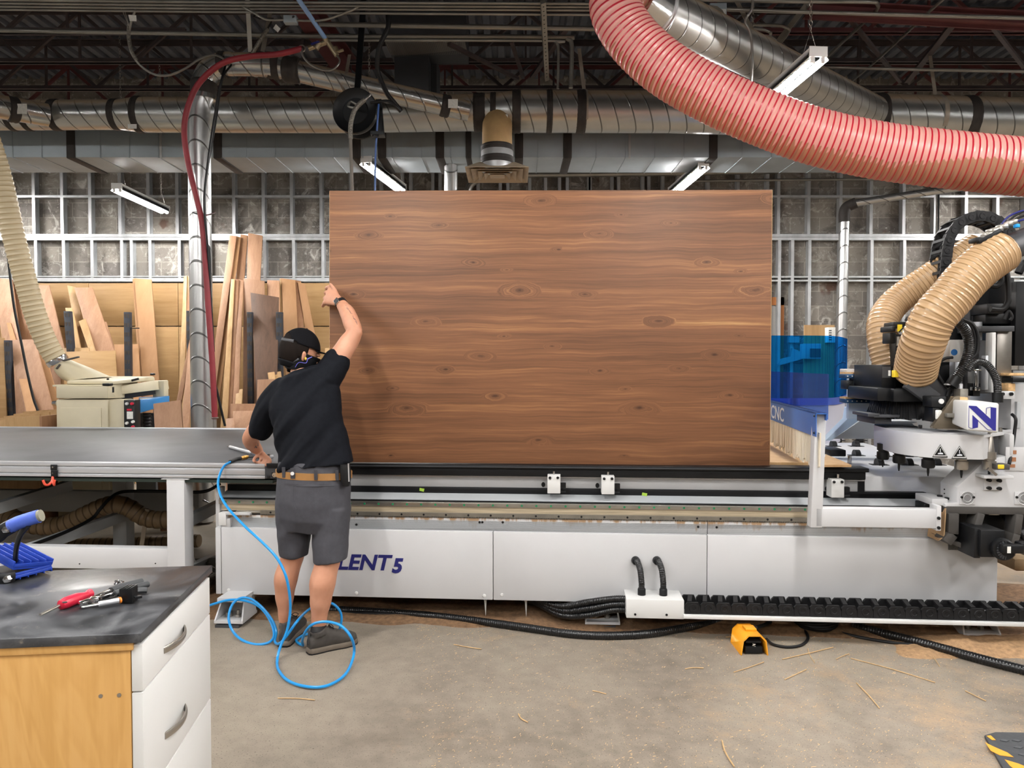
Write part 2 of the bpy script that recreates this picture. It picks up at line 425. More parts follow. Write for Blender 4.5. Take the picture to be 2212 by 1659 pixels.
def m_acrylic(name, col, dens):
    t = NT(name); t.set((.5, .6, .75), .08, 0, .5); tr = t.n('BsdfTransparent'); tr.inputs[0].default_value = (*col, 1)
    mx = t.n('MixShader'); mx.inputs[0].default_value = dens; t.b.inputs['Base Color'].default_value = (col[0]*.5, col[1]*.6, col[2], 1)
    t.l(tr.outputs[0], mx.inputs[1]); t.l(t.b.outputs[0], mx.inputs[2]); t.l(mx.outputs[0], t.t.nodes['Material Output'].inputs[0]); return t.m
def m_walnut():
    t = NT('walnut_laminate'); v = t.coord((1, 1, 1)); sx = t.n('SeparateXYZ'); t.l(v, sx.inputs[0])
    per = 1.308; xr = t.math('MULTIPLY', t.math('FRACT', t.math('DIVIDE', t.math('ADD', sx.outputs[0], 1.235), per)), per)
    w = t.math('MULTIPLY', t.math('SUBTRACT', t.noise(v, 2.6, 3, .5), .5), .045); z = t.math('ADD', sx.outputs[2], w)
    cb = t.n('CombineXYZ'); t.l(xr, cb.inputs[0]); t.l(t.math('MULTIPLY', z, 2.7), cb.inputs[1])
    core = None; halo = None
    for cx, cy, big in ((190, 75, .5), (325, 100, .7), (130, 128, 1.), (512, 228, .5), (548, 282, 1.5), (290, 367, 1.2), (505, 405, .5), (440, 460, 1.1), (345, 497, .8), (200, 550, .5), (240, 603, 1.5), (195, 730, .5), (605, 35, 1.1), (600, 690, 1.1), (636, 435, .7), (655, 170, .6), (90, 290, .9), (420, 205, .9), (130, 500, .8), (480, 570, .9)):
        q = t.n('VectorMath', operation='DISTANCE'); t.l(cb.outputs[0], q.inputs[0]); q.inputs[1].default_value = ((cx-28)*.00206, (757-cy)*.00206*2.7, 0)
        d = t.math('DIVIDE', q.outputs['Value'], big); halo = d if halo is None else t.math('MINIMUM', halo, d)
    nk = t.math('MULTIPLY', t.math('SUBTRACT', t.noise(v, 16, 3), .5), .05); halo = t.math('ADD', halo, nk); wgt = t.ramp(halo, [(.0, 1.0), (.085, 0.0)]); core = t.ramp(halo, [(.0, 1.0), (.024, 0.0)])
    zz_ = t.mix(t.math('MULTIPLY', wgt, .5), z, t.math('MULTIPLY', halo, .5)); cv = t.n('CombineXYZ'); t.l(sx.outputs[0], cv.inputs[0]); t.l(zz_, cv.inputs[2])
    mp = t.n('Mapping'); mp.inputs['Scale'].default_value = (.42, 3, 11); t.l(cv.outputs[0], mp.inputs[0]); n1 = t.noise(mp.outputs[0], 1.0, 7, .64, .3)
    mp2 = t.n('Mapping'); mp2.inputs['Scale'].default_value = (1.5, 3, 95); t.l(cv.outputs[0], mp2.inputs[0]); n2 = t.noise(mp2.outputs[0], 1.0, 5, .65)
    f = t.math('ADD', t.math('MULTIPLY', n1, .58), t.math('MULTIPLY', n2, .42))
    c = t.ramp(f, [(.30, hx('513626')), (.42, hx('66452F')), (.52, hx('795238')), (.61, hx('8F6543')), (.69, hx('B48A5A'))])
    c = t.mix(t.math('MULTIPLY', wgt, .28), c, hx('5A3B29')); c = t.mix(t.math('MULTIPLY', core, .75), c, hx('2E1D14'))
    return t.set(c, .5, 0, .3)
def m_belt():
    t = NT('worn_belt'); v = t.coord((.7, 9, 1), (0, 0, .35)); v2 = t.coord()
    n = t.noise(v2, 1.6, 5); s = t.noise(v, 3.0, 6, .75)
    c = t.ramp(n, [(.3, hx('49494B')), (.7, hx('616264'))]); c = t.mix(t.ramp(s, [(.66, 0.0), (.74, .45)]), c, hx('929393'))
    return t.set(c, .5, 0, .4)
def m_counter():
    t = NT('worn_black_top'); v = t.coord(); n = t.noise(v, 5, 7, .65, 1.2); n2 = t.noise(v, 40, 5, .7)
    c = t.ramp(n, [(.36, hx('1F2022')), (.52, hx('3A3B3E')), (.70, hx('5C5D5F'))]); c = t.mix(t.ramp(n2, [(.63, 0.0), (.74, .45)]), c, hx('968C7C'))
    return t.set(c, t.ramp(n, [(.4, .28), (.65, .5)]), 0, .5)
def m_maple():
    t = NT('maple_ply'); v = t.coord((3.2, 3.2, .55)); n = t.noise(v, 1.4, 4, .5, 1.6); w = t.math('SINE', t.math('MULTIPLY', n, 70.0)); f2 = t.noise(t.coord((60, 60, 4)), 1.0, 3)
    c = t.ramp(t.math('ADD', t.math('MULTIPLY', w, .05), t.math('ADD', t.math('MULTIPLY', n, .5), t.math('MULTIPLY', f2, .35))), [(.2, hx('B58748')), (.45, hx('C79A5C')), (.8, hx('D2A96E'))])
    return t.set(c, .45, 0, .4)
M['floor'] = m_floor(); M['cmu'] = m_cmu(); M['walnut'] = m_walnut(); M['worn_belt'] = m_belt(); M['counter'] = m_counter(); M['maple'] = m_maple()
M['duct'] = m_spiral('spiral_duct_steel', .165, 'C0C2C0', .31); M['duct_s'] = m_spiral('small_spiral_steel', .17, 'BABBB9', .25, .05)
M['duct_v'] = m_spiral('riser_spiral_steel', .21, 'CDCECD', .30, .05, False)
M['duct_silver'] = m_spiral('bright_spiral_steel', .155, 'C8C8C4', .33, .05)
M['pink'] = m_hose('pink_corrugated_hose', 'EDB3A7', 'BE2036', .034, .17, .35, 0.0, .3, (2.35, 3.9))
M['tan'] = m_hose('tan_corrugated_hose', 'CFAE86', '957650', .024, .13, .25, 0.0, .25)
M['cream_h'] = m_hose('cream_corrugated_hose', 'DBCBA8', 'B29C74', .045, .13, .2, 0.0, .4)
M['brown_h'] = m_hose('brown_corrugated_hose', '8B7355', '57452F', .05, .12, .15, 0.0, .4)
M['blk_hose'] = m_hose('black_ribbed_hose', '161719', '060607', .014, .16, 0, 0.0, .3)
M['acryl'] = m_acrylic('blue_acrylic', (.42, .55, .82), .10); M['acryl_c'] = m_acrylic('cyan_acrylic', (.10, .54, .88), .04)
M['ply_y'] = mk_wood('birch_ply', 'BC9A70', 'A07E54', 1, 'z'); M['ply_x'] = mk_wood('birch_ply_wide', 'AE8C60', '947248', .8, 'x')
M['ply_p'] = mk_wood('pink_ply', 'AD876A', '906A50', 1, 'z'); M['mdf'] = mk_wood('mdf', 'A67E58', '956E4B', .4, 'z', .7)
M['oak'] = mk_wood('brown_veneer', '644B3B', '4C392D', 1.3, 'z'); M['ply_r'] = mk_wood('reddish_ply', '9C7555', '7E583F', 1.2, 'z')
M['dull_brass'] = mk('dull_brass', '9C8E74', .35, .8, .15, 30)
M['chipboard'] = mk('chipboard_edge', 'C4A67E', .8, 0, .3, 70)

# ------------------------------------------------------------------ setting
WY = 10.3; DECK = 5.35
def struct(o, name=None): o['kind'] = 'structure'; return o
struct(MB().box(-14, 14, -9, WY+.3, -.15, 0).build('floor', M['floor'], smooth=0))
wb = struct(MB().box(-14, 14, WY, WY+.25, 0, DECK+.2).build('wall_back', M['cmu'], smooth=0))
plain = mk('painted_wall', '9A968F', .85, 0, .1, 2)
struct(MB().box(-14.2, -14, -9, WY, 0, DECK+.2).build('wall_left', plain, smooth=0))
struct(MB().box(14, 14.2, -9, WY, 0, DECK+.2).build('wall_right', plain, smooth=0))
struct(MB().box(-14, 14, -9.2, -9, 0, DECK+.2).build('wall_front', plain, smooth=0))
# corrugated deck
mb = MB(); pit = .16; x = -14.0; prof = []
while x < 14:
    prof += [(x, DECK+.045), (x+.05, DECK+.045), (x+.07, DECK), (x+.14, DECK)]; x += pit
vs = [V((a, -9.0, b)) for a, b in prof]+[V((a, WY+.25, b)) for a, b in prof]; n = len(prof)
mb.add(vs, [(i, i+1, n+i+1, n+i) for i in range(n-1)])
ceil = struct(mb.build('ceiling', M['deck'], smooth=0))
# steel framing on the block wall
SY = WY-.11
def wz(py): return P(1106, py, SY).z
def wx(px): return P(px, 787, SY).x
def channel(x, z0, z1, flip=1):
    m = MB(); w = .041
    m.box(x-w/2, x+w/2, SY, SY+.003, z0, z1); s = x-w/2 if flip > 0 else x+w/2
    m.box(s-.0015, s+.0015, SY, SY+.092, z0, z1); m.box(x-w/2, x+w/2, SY+.09, SY+.093, z0, z1); return m
LEFT = [23, 78, 138, 199, 263, 324, 387, 449, 508, 571, 633, 696]; RIGHT = [1679, 1744, 1812, 1878, 1948, 2016, 2082, 2150, 2211]
zT, zM, zB = 4.9, wz(512), wz(606)
for px in LEFT+list(range(760, 1660, 64))+RIGHT:
    struct(channel(wx(px)+random.uniform(-.006, .006), zM+.03, zT).build('stud', M['galv'], wb))
    struct(channel(wx(px+3), (zB if px < 1600 else .02), zM-.03).build('stud', M['galv'], wb))
for px in (287, 1710, 871, 936, 1033, 1097, 1178, 1225, 1274, 1321, 1387, 1430):
    lo, hi = ((zB, zM-.03) if px == 287 else (.02, zM-.03) if px == 1710 else (3.6, zT))
    struct(channel(wx(px), lo, hi).build('stud', M['galv'], wb))
for (a, b, zz, h) in ((-14, 14, zM+.022, .038), (-14, 14, zM-.022, .038), (-14, wx(712), wz(604), .05), (wx(1640), 14, wz(598), .02), (wx(1640), 14, wz(606), .02), (-14, 14, wz(424), .03), (-14, wx(712), wz(597), .015)):
    m = MB(); m.box(a, b, SY-.004, SY+.0, zz-h/2, zz+h/2); m.box(a, b, SY-.004, SY+.094, zz-h/2-.002, zz-h/2); struct(m.build('track', M['galv'], wb))
# door in the far wall, mostly behind the walnut sheet
dx0, dx1 = wx(1560), wx(1696); dzt = wz(641)
d1 = struct(thing('door_1', None, None, (dx0, WY, 0)))
m = MB(); m.box(dx1-.08, dx1, WY-.05, WY+.0, 0, dzt); m.box(dx0, dx1, WY-.05, WY, dzt-.11, dzt); m.box(dx0, dx0+.08, WY-.05, WY, 0, dzt)
struct(m.build('door_frame', mk_wood('orange_timber', 'B97B47', '93592F', 1, 'z'), d1))
struct(MB().box(dx0+.08, dx1-.08, WY-.03, WY, 0, dzt-.11).build('door_leaf', mk('pale_door', 'A9A7A2', .6), d1))
# plywood lining on the lower wall, left
PLY = [(-130, 4), (4, 196), (196, 388), (388, 580), (580, 772)]
for i, (a, b) in enumerate(PLY):
    for j, (za, zb_) in enumerate(((wz(704), wz(612)), (.03, wz(706)))):
        o = MB().box(wx(a)+.003, wx(b)-.003, SY-.022, SY-.005, za, zb_).build('plywood_lining', M['ply_x'], bevel=.001)
        tag(o, '%s birch plywood lining sheet screwed to the wall studs, %s' % (('upper', 'lower')[j], ('at the far left edge', 'behind the cream planer hose', 'behind the planer and steel riser', 'just right of the steel riser', 'behind the man and walnut sheet')[i]), 'plywood sheet', 'plywood sheets lining the wall')
# joists: angle chords with a zigzag of webs
def joist(y, x0, x1, zb, mat, ph=0.0, h=.58, end=False):
    m = MB()
    for s in (-1, 1):
        m.box(x0, x1, y+s*.012, y+s*.05, zb, zb+.006); m.box(x0, x1, y+s*.012, y+s*.018, zb, zb+.05)
        m.box(x0, x1, y+s*.012, y+s*.05, zb+h, zb+h+.006); m.box(x0, x1, y+s*.012, y+s*.018, zb+h-.05, zb+h)
    c = m.build('joist', mat, ceil); struct(c); st = .61; x = x0+ph; up = True; w = MB()
    while x+st < x1:
        a = V((x, y, zb+.03 if up else zb+h-.02)); b = V((x+st, y, zb+h-.02 if up else zb+.03)); w.bar(a, b, .032, .034)
        if up: w.bar(V((x+st, y, zb+.03)), V((x+st, y, zb+h-.02)), .022, .022)
        x += st; up = not up
    wo = w.build('web', mat, c); struct(wo)
for y, x0, x1, zb, mat, ph in ((6.75, -9, 9, 4.72, 'joist', .1), (7.47, -9, -3.25, 4.72, 'joist', .3), (7.47, .9, 9, 4.72, 'maroon', .2), (8.2, -9, 9, 4.72, 'joist', 0), (9.0, -9, 9, 4.72, 'joist', .35), (9.7, -9, 9, 4.72, 'maroon', .2), (5.3, -9, 9, 4.72, 'joist', .2), (4.0, -9, 9, 4.72, 'joist', .5)):
    joist(y, x0, x1, zb, M[mat], ph)
m = MB(); a, b = P(636, -40, 6.35), P(752, 128, 7.6); m.bar(a, b, .17, .012); m.bar(a+V((0, 0, -.10)), b+V((0, 0, -.10)), .012, .20); m.bar(a+V((0, 0, -.2)), b+V((0, 0, -.2)), .17, .012)
struct(m.build('girder', M['maroon'], ceil))
m = MB(); m.bar(P(1740, 8, 6.2), P(2400, 44, 6.1), .14, .012); m.bar(P(1740, 20, 6.2), P(2400, 56, 6.1), .012, .16); m.bar(P(1740, 32, 6.2), P(2400, 68, 6.1), .14, .012)
struct(m.build('girder', M['maroon'], ceil))
for (a, b, w) in (((970, 95, 7.0), (1118, 170, 8.0), .04), ((1105, 90, 7.3), (1130, 168, 8.1), .035), ((1225, 60, 7.2), (1150, 166, 8.1), .05), ((1830, 34, 6.6), (1945, 176, 8.1), .035), ((2130, 40, 6.6), (2212, 145, 7.6), .035), ((2060, 50, 6.6), (1960, 176, 8.1), .06)):
    struct(MB().bar(P(*a), P(*b), w, .03).build('brace', M['joist'], ceil))

# ------------------------------------------------------------------ fluorescent strip lights
tube_m = emis('fluorescent_tube', (1.0, .975, .95), TUBE_POWER)
lamp_white = mk('lamp_white', 'D9D9D6', .4)
def strip_light(name, label, loc, rz, chain=None, L=1.22):
    chain = DECK-loc[2]-.155
    t = thing(name, label, 'light', loc, rz, 'fluorescent strip lights')
    m = MB(); m.box(-.055, .055, -L/2, L/2, .02, .075); m.prism([V((-.055, -L/2, .02)), V((-.075, -L/2, -.005)), V((-.072, -L/2, -.008)), V((-.05, -L/2, .017))], (0, L, 0)); m.prism([V((.055, -L/2, .02)), V((.075, -L/2, -.005)), V((.072, -L/2, -.008)), V((.05, -L/2, .017))], (0, L, 0))
    m.build('housing', lamp_white, t, True)
    for s in (-1, 1):
        e = MB().box(-.062, .062, s*L/2-.006, s*L/2+.006, .012, .08).build('end_cap', lamp_white, t, True, bevel=.003)
        for q in (-.034, .034): MB().box(q-.014, q+.014, s*(L/2-.012)-.010, s*(L/2-.012)+.010, -.022, .02).build('lampholder', lamp_white, t, True, bevel=.003)
        w = MB(); top = V((0, s*L/2*.82, .075+chain)); k = V((0, s*L/2*.82, .075+.16))
        w.tube([V((-.05, s*L/2*.82, .075)), k, V((.05, s*L/2*.82, .075))], .0022, 5)
        zz = k.z; i = 0
        while zz < top.z:
            ring = [V((.011*cos(a)*(i % 2), top.y+.011*cos(a)*((i+1) % 2), zz+.02*sin(a)+.015)) for a in [2*pi*j/8 for j in range(8)]]
            w.tube(ring, .0026, 4, closed=True); zz += .032; i += 1
        w.build('chain', M['steel'], t, True)
    for q in (-.034, .034): MB().cyl((q, -L/2+.02, -.008), (q, L/2-.02, -.008), .0165, n=12).build('tube', tube_m, t, True)
    return t
LZ = P(1700, 128, 5.0).z
c0 = P(1687, 148, 5.45); strip_light('strip_light', 'fluorescent strip light hanging in front of the bright silver duct, above the pink hose', (c0.x+.02, 5.55, LZ-.02), radians(4), .5)
c1 = P(308, 436, 9.1); strip_light('strip_light', 'fluorescent strip light hanging before the studded block wall left of the steel riser', c1, radians(1), .6)
c2 = P(832, 385, 8.4); strip_light('strip_light', 'fluorescent strip light below the hose reel, left of the two above the walnut sheet', c2, radians(-9), .6)
c3 = P(1484, 392, 8.6); strip_light('strip_light', 'fluorescent strip light right of the square diffuser, dipping behind the walnut sheet', c3, radians(3), .7)
k = 0
for y in (2.2, -0.6, -3.6):
    for x in (-4.6, -1.55, 1.55, 4.6):
        k += 1
        strip_light('strip_light', 'fluorescent strip light hanging over the shop floor out of the picture', (x, y, 3.75), 0, .9)
for x, y in ((-9, 8.0), (9.0, 7.6), (-7.5, 5), (7.6, 4.6), (6.9, 8.9), (-7.3, 8.9), (-6.8, 2.2), (6.8, 2.2)):  # outer unseen fixtures; pair nearest the back wall added to brighten it
    strip_light('strip_light', 'fluorescent strip light hanging over the shop floor out of the picture', (x, y, 3.75), 0, .9)
# ------------------------------------------------------------------ ducts and overhead runs
def pts(l): return [P(*q) for q in l]
def band(root, c, ax, r, w, name='duct_joint', mat='mastic', n=28):
    ax = V(ax).normalized(); m = MB(); c = V(c)
    ring = [(r-.004, -w*.62), (r+.006, -w*.5), (r+.009, -w*.2), (r+.005, 0), (r+.01, w*.25), (r+.006, w*.5), (r-.004, w*.62)]
    m.lathe(ring, c, ax, n); return m.build(name, M[mat], root)
# main horizontal spiral duct
D = 7.3
md = [(-160, 250, D, 31), (255, 248, D, 31), (300, 248, D, 36.5), (720, 249, D, 37), (1040, 243, D, 38), (1062, 242, D, 38), (1118, 241, D, 43.5), (1440, 242, D, 43.5), (1880, 250, D, 45), (2300, 264, D, 47), (2900, 282, D, 47)]
root = thing('spiral_duct', 'large galvanised spiral duct running left to right above the grey box duct', 'duct', P(1106, 284, D))
mb = MB(); pp = []; rr = []
for (a, b) in zip(md, md[1:]):
    n = max(2, int(abs(b[0]-a[0])/22))
    for i in range(n):
        t = i/n; pp.append(P(a[0]+(b[0]-a[0])*t, a[1]+(b[1]-a[1])*t, D)); rr.append((a[3]+(b[3]-a[3])*t)/FPX*D)
pp.append(P(*md[-1][:3])); rr.append(md[-1][3]/FPX*D)
mb.tube(pp, rr, 36, True, tilt=1.0, pitch=.165); mb.build('duct_body', M['duct'], root)
def mdr(px):
    for a, b in zip(md, md[1:]):
        if a[0] <= px <= b[0]:
            t = (px-a[0])/(b[0]-a[0]); return P(px, a[1]+(b[1]-a[1])*t, D), (a[3]+(b[3]-a[3])*t)/FPX*D
for px, w in ((28, .05), (62, .05), (122, .07), (252, .06), (302, .06), (768, .08), (1036, .10), (1066, .05), (1116, .07), (1186, .05), (1254, .08), (1893, .09), (2085, .09)):
    c, r = mdr(px); band(root, c, (1, 0, 0), r, w)
for px in (1262, 2020):   # hanger straps
    c, r = mdr(px); m = MB(); q = [c+V((0, -(r+.004)*sin(a), (r+.004)*cos(a))) for a in [pi*k/14 for k in range(11)]]
    m.tube(q, (.022, .0018), 8, True, ref=(0, 0, 1)); m.bar(c+V((0, 0, r)), c+V((-.05, .02, r+.42)), .036, .003, (0, 1, 0)); m.build('hanger_strap', M['strap'], root)
def plate(root, px0, py0, px1, py1, d, name='paper_label', mat='paper', th=.002):
    a, b, c, e = P(px0, py1, d), P(px1, py1, d), P(px1, py0, d), P(px0, py0, d); m = MB(); m.prism([a, b, c, e], (0, th, 0)); return m.build(name, M[mat], root)
c, r = mdr(1087); plate(root, 1077, 247, 1097, 268, D-r-.006); c, r = mdr(285); plate(root, 276, 268, 295, 278, D-r*.83)
# slanted branch at the left end
root = thing('branch_duct', 'short branch duct entering the main duct at the far left', 'duct', P(20, 262, 7.0))
q = [P(-150, 212, 6.3), P(0, 231, 6.85), P(102, 249, 7.15)]; m = MB(); m.tube(spl(q, 8), [.108]*17, 24, True, tilt=1, pitch=.165); m.build('duct_body', M['duct_s'], root)
band(root, P(28, 237, 6.93), q[2]-q[1], .109, .07); plate(root, 37, 224, 58, 246, 6.86)
# box duct
root = thing('box_duct', 'grey rectangular sheet metal duct hung along the back wall', 'duct', P(900, 350, 7.95))
z0, z1 = P(500, 340, 7.8).z, P(500, 258, 7.8).z; x0, x1 = P(-120, 300, 7.8).x, P(1905, 300, 7.8).x
m = MB(); m.box(x0, x1, 7.8, 8.42, z0, z1); m.build('duct_body', M['boxduct'], root, bevel=.008)
seam = MB(); x = x0+.1
while x < x1-.1: seam.box(x-.004, x+.004, 7.794, 8.425, z0-.005, z1); x += .305
seam.build('seam', M['boxduct'], root)
for px in (153, 470, 770, 825, 950, 1012, 1121, 1226, 1541):
    w = P(px, 300, 7.8).x; h = .045 if px != 1012 else .03; m = MB(); m.box(w-h, w+h, 7.785, 8.43, z0-.014, z1+.006); m.build('duct_joint', M['mastic'], root, bevel=.012)
for px in (347, 1360):
    w = P(px, 300, 7.8).x; MB().box(w-.012, w+.012, 7.792, 7.8, z0-.01, z1).build('seam_clip', M['galv'], root)
# square diffuser on its elbow
root = thing('ceiling_diffuser', 'square louvred air diffuser on a round ochre neck below the main duct', 'vent', P(1073, 372, 7.2))
cn = P(1074, 300, 7.15); dz = P(1073, 361, 7.0).z; m = MB(); m.tube(spl([cn+V((0, .12, .22)), cn+V((0, .02, .10)), cn, V((cn.x, cn.y, dz+.16))], 8), .143, 28); m.build('neck', M['ochre'], root)
zb = V((cn.x, cn.y, dz+.17)); MB().lathe([(.15, -.02), (.154, 0), (.154, .16), (.15, .18)], V((cn.x, cn.y, dz+.02)), (0, 0, 1), 28).build('collar', M['galv'], root)
band(root, (cn.x, cn.y, dz+.215), (0, 0, 1), .148, .05); band(root, (cn.x, cn.y, dz+.10), (0, 0, 1), .152, .06)
def sq(s, z, cx=cn.x, cy=7.27): return [V((cx-s, cy-s, z)), V((cx+s, cy-s, z)), V((cx+s, cy+s, z)), V((cx-s, cy+s, z))]
def frust(root, s0, za, s1, zb_, name):
    m = MB(); a = sq(s0, za); b = sq(s1, zb_); m.add(a+b, [(i, (i+1) % 4, 4+(i+1) % 4, 4+i) for i in range(4)]); o = m.build(name, M['strap_l'], root, smooth=0); s = o.modifiers.new('s', 'SOLIDIFY'); s.thickness = .004; return o
M['strap_l'] = mk('diffuser_paint', 'B5A48C', .5, 0, .12, 9)
frust(root, .30, dz-.005, .17, dz+.075, 'flange'); frust(root, .245, dz-.012, .15, dz+.05, 'louvre'); frust(root, .185, dz-.016, .10, dz+.04, 'louvre'); frust(root, .125, dz-.02, .06, dz+.03, 'louvre')
MB().box(cn.x-.07, cn.x+.07, 7.2, 7.34, dz-.022, dz-.016).build('louvre', M['strap_l'], root)
# small riser stub + conduit elbow seen over the walnut sheet
root = thing('riser_duct', 'short spiral riser below the box duct, behind the walnut sheet top', 'duct', P(974, 520, 8.1))
m = MB(); m.tube([P(974, 345, 8.1)+V((0, 0, -.04*k)) for k in range(26)], .072, 20, tilt=1, pitch=.1); m.build('duct_body', M['duct_v'], root)
# vertical riser with elbow and slanting branch
root = thing('riser_duct', 'tall spiral dust riser standing behind the conveyor table', 'duct', PZ(437, 1015, .0).lerp(V((P(437, 900, 6.6).x, 6.6, 0)), 1))
rv = .096; base = V((P(437, 900, 6.6).x, 6.6, 0.02))
up = [base+V((0, 0, .09*k)) for k in range(int((P(437, 205, 6.6).z)/.09))]
m = MB(); m.tube(up+[P(439, 205, 6.6)], rv, 28, tilt=1.0, pitch=.21); m.build('duct_body', M['duct_v'], root)
el = spl([P(439, 215, 6.6), P(440, 185, 6.6), P(452, 155, 6.6), P(480, 140, 6.62), P(505, 139, 6.63)], 6); m = MB(); m.tube(el, .103, 26); m.build('elbow', M['duct_s'], root)
band(root, P(440, 190, 6.6), (0, 0, 1), .104, .10); band(root, P(482, 140, 6.62), (1, 0, 0), .106, .05)
m = MB(); m.tube(resample([P(500, 139, 6.63), P(555, 140, 6.65)], .1), .1, 26, tilt=1, pitch=.17); m.build('duct_body', M['duct_s'], root)
m = MB(); m.tube(spl([P(548, 140, 6.65), P(585, 142, 6.67), P(615, 147, 6.7), P(645, 156, 6.73)], 6), .104, 26); m.build('elbow', M['duct_s'], root)
for px, py in ((556, 140), (590, 142), (630, 151)): band(root, P(px, py, 6.68), (1, 0, -.1), .106, .11)
m = MB(); m.tube(resample([P(640, 154, 6.73), P(1012, 240, 7.12)], .1), .094, 26, tilt=1, pitch=.17); m.build('duct_body', M['duct_s'], root)
band(root, P(962, 229, 7.06), P(1012, 240, 7.12)-P(640, 154, 6.73), .096, .07); plate(root, 968, 214, 989, 233, 6.95)
m = MB(); c = P(735, 178, 6.83); m.tube([c+V((-.05*sin(a), -.1*cos(a)*1.0, .1*sin(a)-.01)) for a in [-2.2+2.9*k/14 for k in range(15)]], (.02, .0018), 8, ref=(1, 0, 0)); m.bar(P(748, 160, 6.74), P(755, 118, 6.9), .03, .003, (0, 1, 0)); m.build('hanger_strap', M['strap'], root)
MB().tube([P(416+50*k/10, 459+6*sin(pi*k/10), 6.6-.1-.0*k) for k in range(11)], .006, 6).build('pipe_clamp', M['chrome'], root)
m = MB(); m.bar(P(533, -30, 6.5), P(541, 120, 6.6), .038, .003, (0, 1, 0)); m.build('hanger_strap', mk('pale_strap', 'B8B6AE', .5), root)
m = MB(); m.bar(P(583, 30, 6.9), P(566, 118, 6.7), .04, .003, (0, 1, 0)); m.build('hanger_strap', M['strap'], root)
# bright duct going back to the main duct, upper right
root = thing('branch_duct', 'bright silver spiral duct sloping from the pink hose to the main duct', 'duct', P(1650, 200, 6.2))
q = [P(1395, 8, 4.85), P(1882, 243, 7.15)]; m = MB(); m.tube(resample(q, .08), .158, 32, tilt=1, pitch=.155); m.build('duct_body', M['duct_silver'], root)
ax = q[1]-q[0]; m = MB(); m.tube(resample([P(1368, -14, 4.72), P(1410, 14, 4.9)], .03), .165, 30); m.build('cuff', M['chrome'], root)
band(root, P(1416, 18, 4.93), ax, .163, .05, 'cuff_ring', 'galv'); band(root, P(1845, 225, 6.97), ax, .161, .07); plate(root, 1852, 212, 1866, 238, 6.85)
for px, py, d in ((1522, 70, 5.4), (1640, 128, 5.95)):
    c = P(px, py, d); m = MB(); m.bar(c+V((.0, 0, .12)), c+V((-.16, .2, .62)), .035, .003, (0, 1, 0)); u = ax.normalized(); w = u.cross(V((0, 0, 1))).normalized(); k = w.cross(u)
    m.tube([c+(w*cos(a)+k*sin(a))*.162 for a in [2*pi*j/20 for j in range(20)]], (.02, .002), 6, closed=True, ref=u); m.build('hanger_strap', M['strap'], root)
# pink hose
root = thing('suction_hose', 'thick pink corrugated suction hose with red spiral sagging across the upper right', 'hose', P(1700, 250, 4.5))
hp = [P(1395, -25, 4.85), P(1362, -26, 4.70), P(1332, -8, 4.62), P(1334, 32, 4.58), P(1372, 90, 4.55), P(1440, 150, 4.5), P(1535, 205, 4.45), P(1640, 252, 4.4), P(1760, 295, 4.35), P(1900, 326, 4.3), P(2060, 346, 4.22), P(2230, 362, 4.15), P(2420, 372, 4.05), P(2600, 384, 4.0), P(2750, 420, 4.0), P(2830, 500, 4.0)]
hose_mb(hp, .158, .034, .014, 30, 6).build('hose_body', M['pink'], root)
# red rubber hose, valve, blue air pipe
root = thing('air_line', 'pale blue compressed air pipe with brass valves on the girder', 'pipe', P(690, 90, 6.3))
MB().cyl(P(618, -40, 5.75), P(702, 82, 6.3), .019, n=14).build('pipe', mk('pale_blue_pipe', '7FA0CC', .35), root)
m = MB(); m.cyl(P(700, 80, 6.3), P(706, 92, 6.32), .024); m.cyl(P(708, 90, 6.32), P(666, 105, 6.3), .021); m.cyl(P(690, 92, 6.3), P(682, 105, 6.3), .026); m.cyl(P(706, 88, 6.32), P(728, 120, 6.34), .022); m.cyl(P(722, 104, 6.34), P(726, 112, 6.34), .03); m.cyl(P(728, 112, 6.34), P(742, 108, 6.34), .012); m.build('fitting', M['dull_brass'], root)
m = MB(); m.bar(P(672, 96, 6.27), P(690, 90, 6.27), .02, .012); m.build('valve_handle', M['navy'], root)
MB().tube(spl([P(728, 120, 6.34), P(734, 132, 6.3), P(722, 148, 6.28), P(700, 152, 6.28), P(672, 140, 6.27), P(655, 122, 6.28), P(652, 105, 6.3)], 6), .008, 8).build('drain_tube', M['conduit'], root)
root = thing('air_hose', 'dark red rubber air hose curving down beside the steel riser', 'hose', P(462, 905, 6.42))
rp = [P(652, 105, 6.3), P(600, 117, 6.32), P(540, 122, 6.34), P(480, 137, 6.36), P(430, 180, 6.38), P(405, 235, 6.4), P(398, 290, 6.4), P(408, 360, 6.42), P(424, 425, 6.43), P(436, 480, 6.44), P(443, 560, 6.44), P(451, 680, 6.44), P(459, 790, 6.44), P(464, 905, 6.44)]
MB().tube(spl(rp, 8), .0245, 14).build('hose_body', M['red_hose'], root); m = MB()
for k in (0, 13): m.tube([V(rp[k])+V((.027*cos(a), 0, .027*sin(a))) if k == 0 else V(rp[k])+V((.027*cos(a), .027*sin(a), 0.01)) for a in [2*pi*j/14 for j in range(14)]], .006, 6, closed=True)
m.cyl(rp[13], rp[13]+V((0, 0, -.12)), .016); m.each('hose_clamp', M['steel'], root)
def cable(name, label, cat, l, r, mat, n=8, k=8, group=None):
    o = MB().tube(spl([P(*q) for q in l], k), r, n).build(name, M[mat], None); return tag(o, label, cat, group)
cable('power_cable', 'pair of black cables strapped down the right side of the steel riser', 'cable', [(490, 130, 6.55), (482, 160, 6.45), (474, 200, 6.42), (466, 260, 6.42), (452, 340, 6.43), (442, 420, 6.44), (447, 520, 6.46), (453, 560, 6.46), (456, 780, 6.47), (470, 850, 6.5), (486, 920, 6.55)], .011, 'black_rubber')
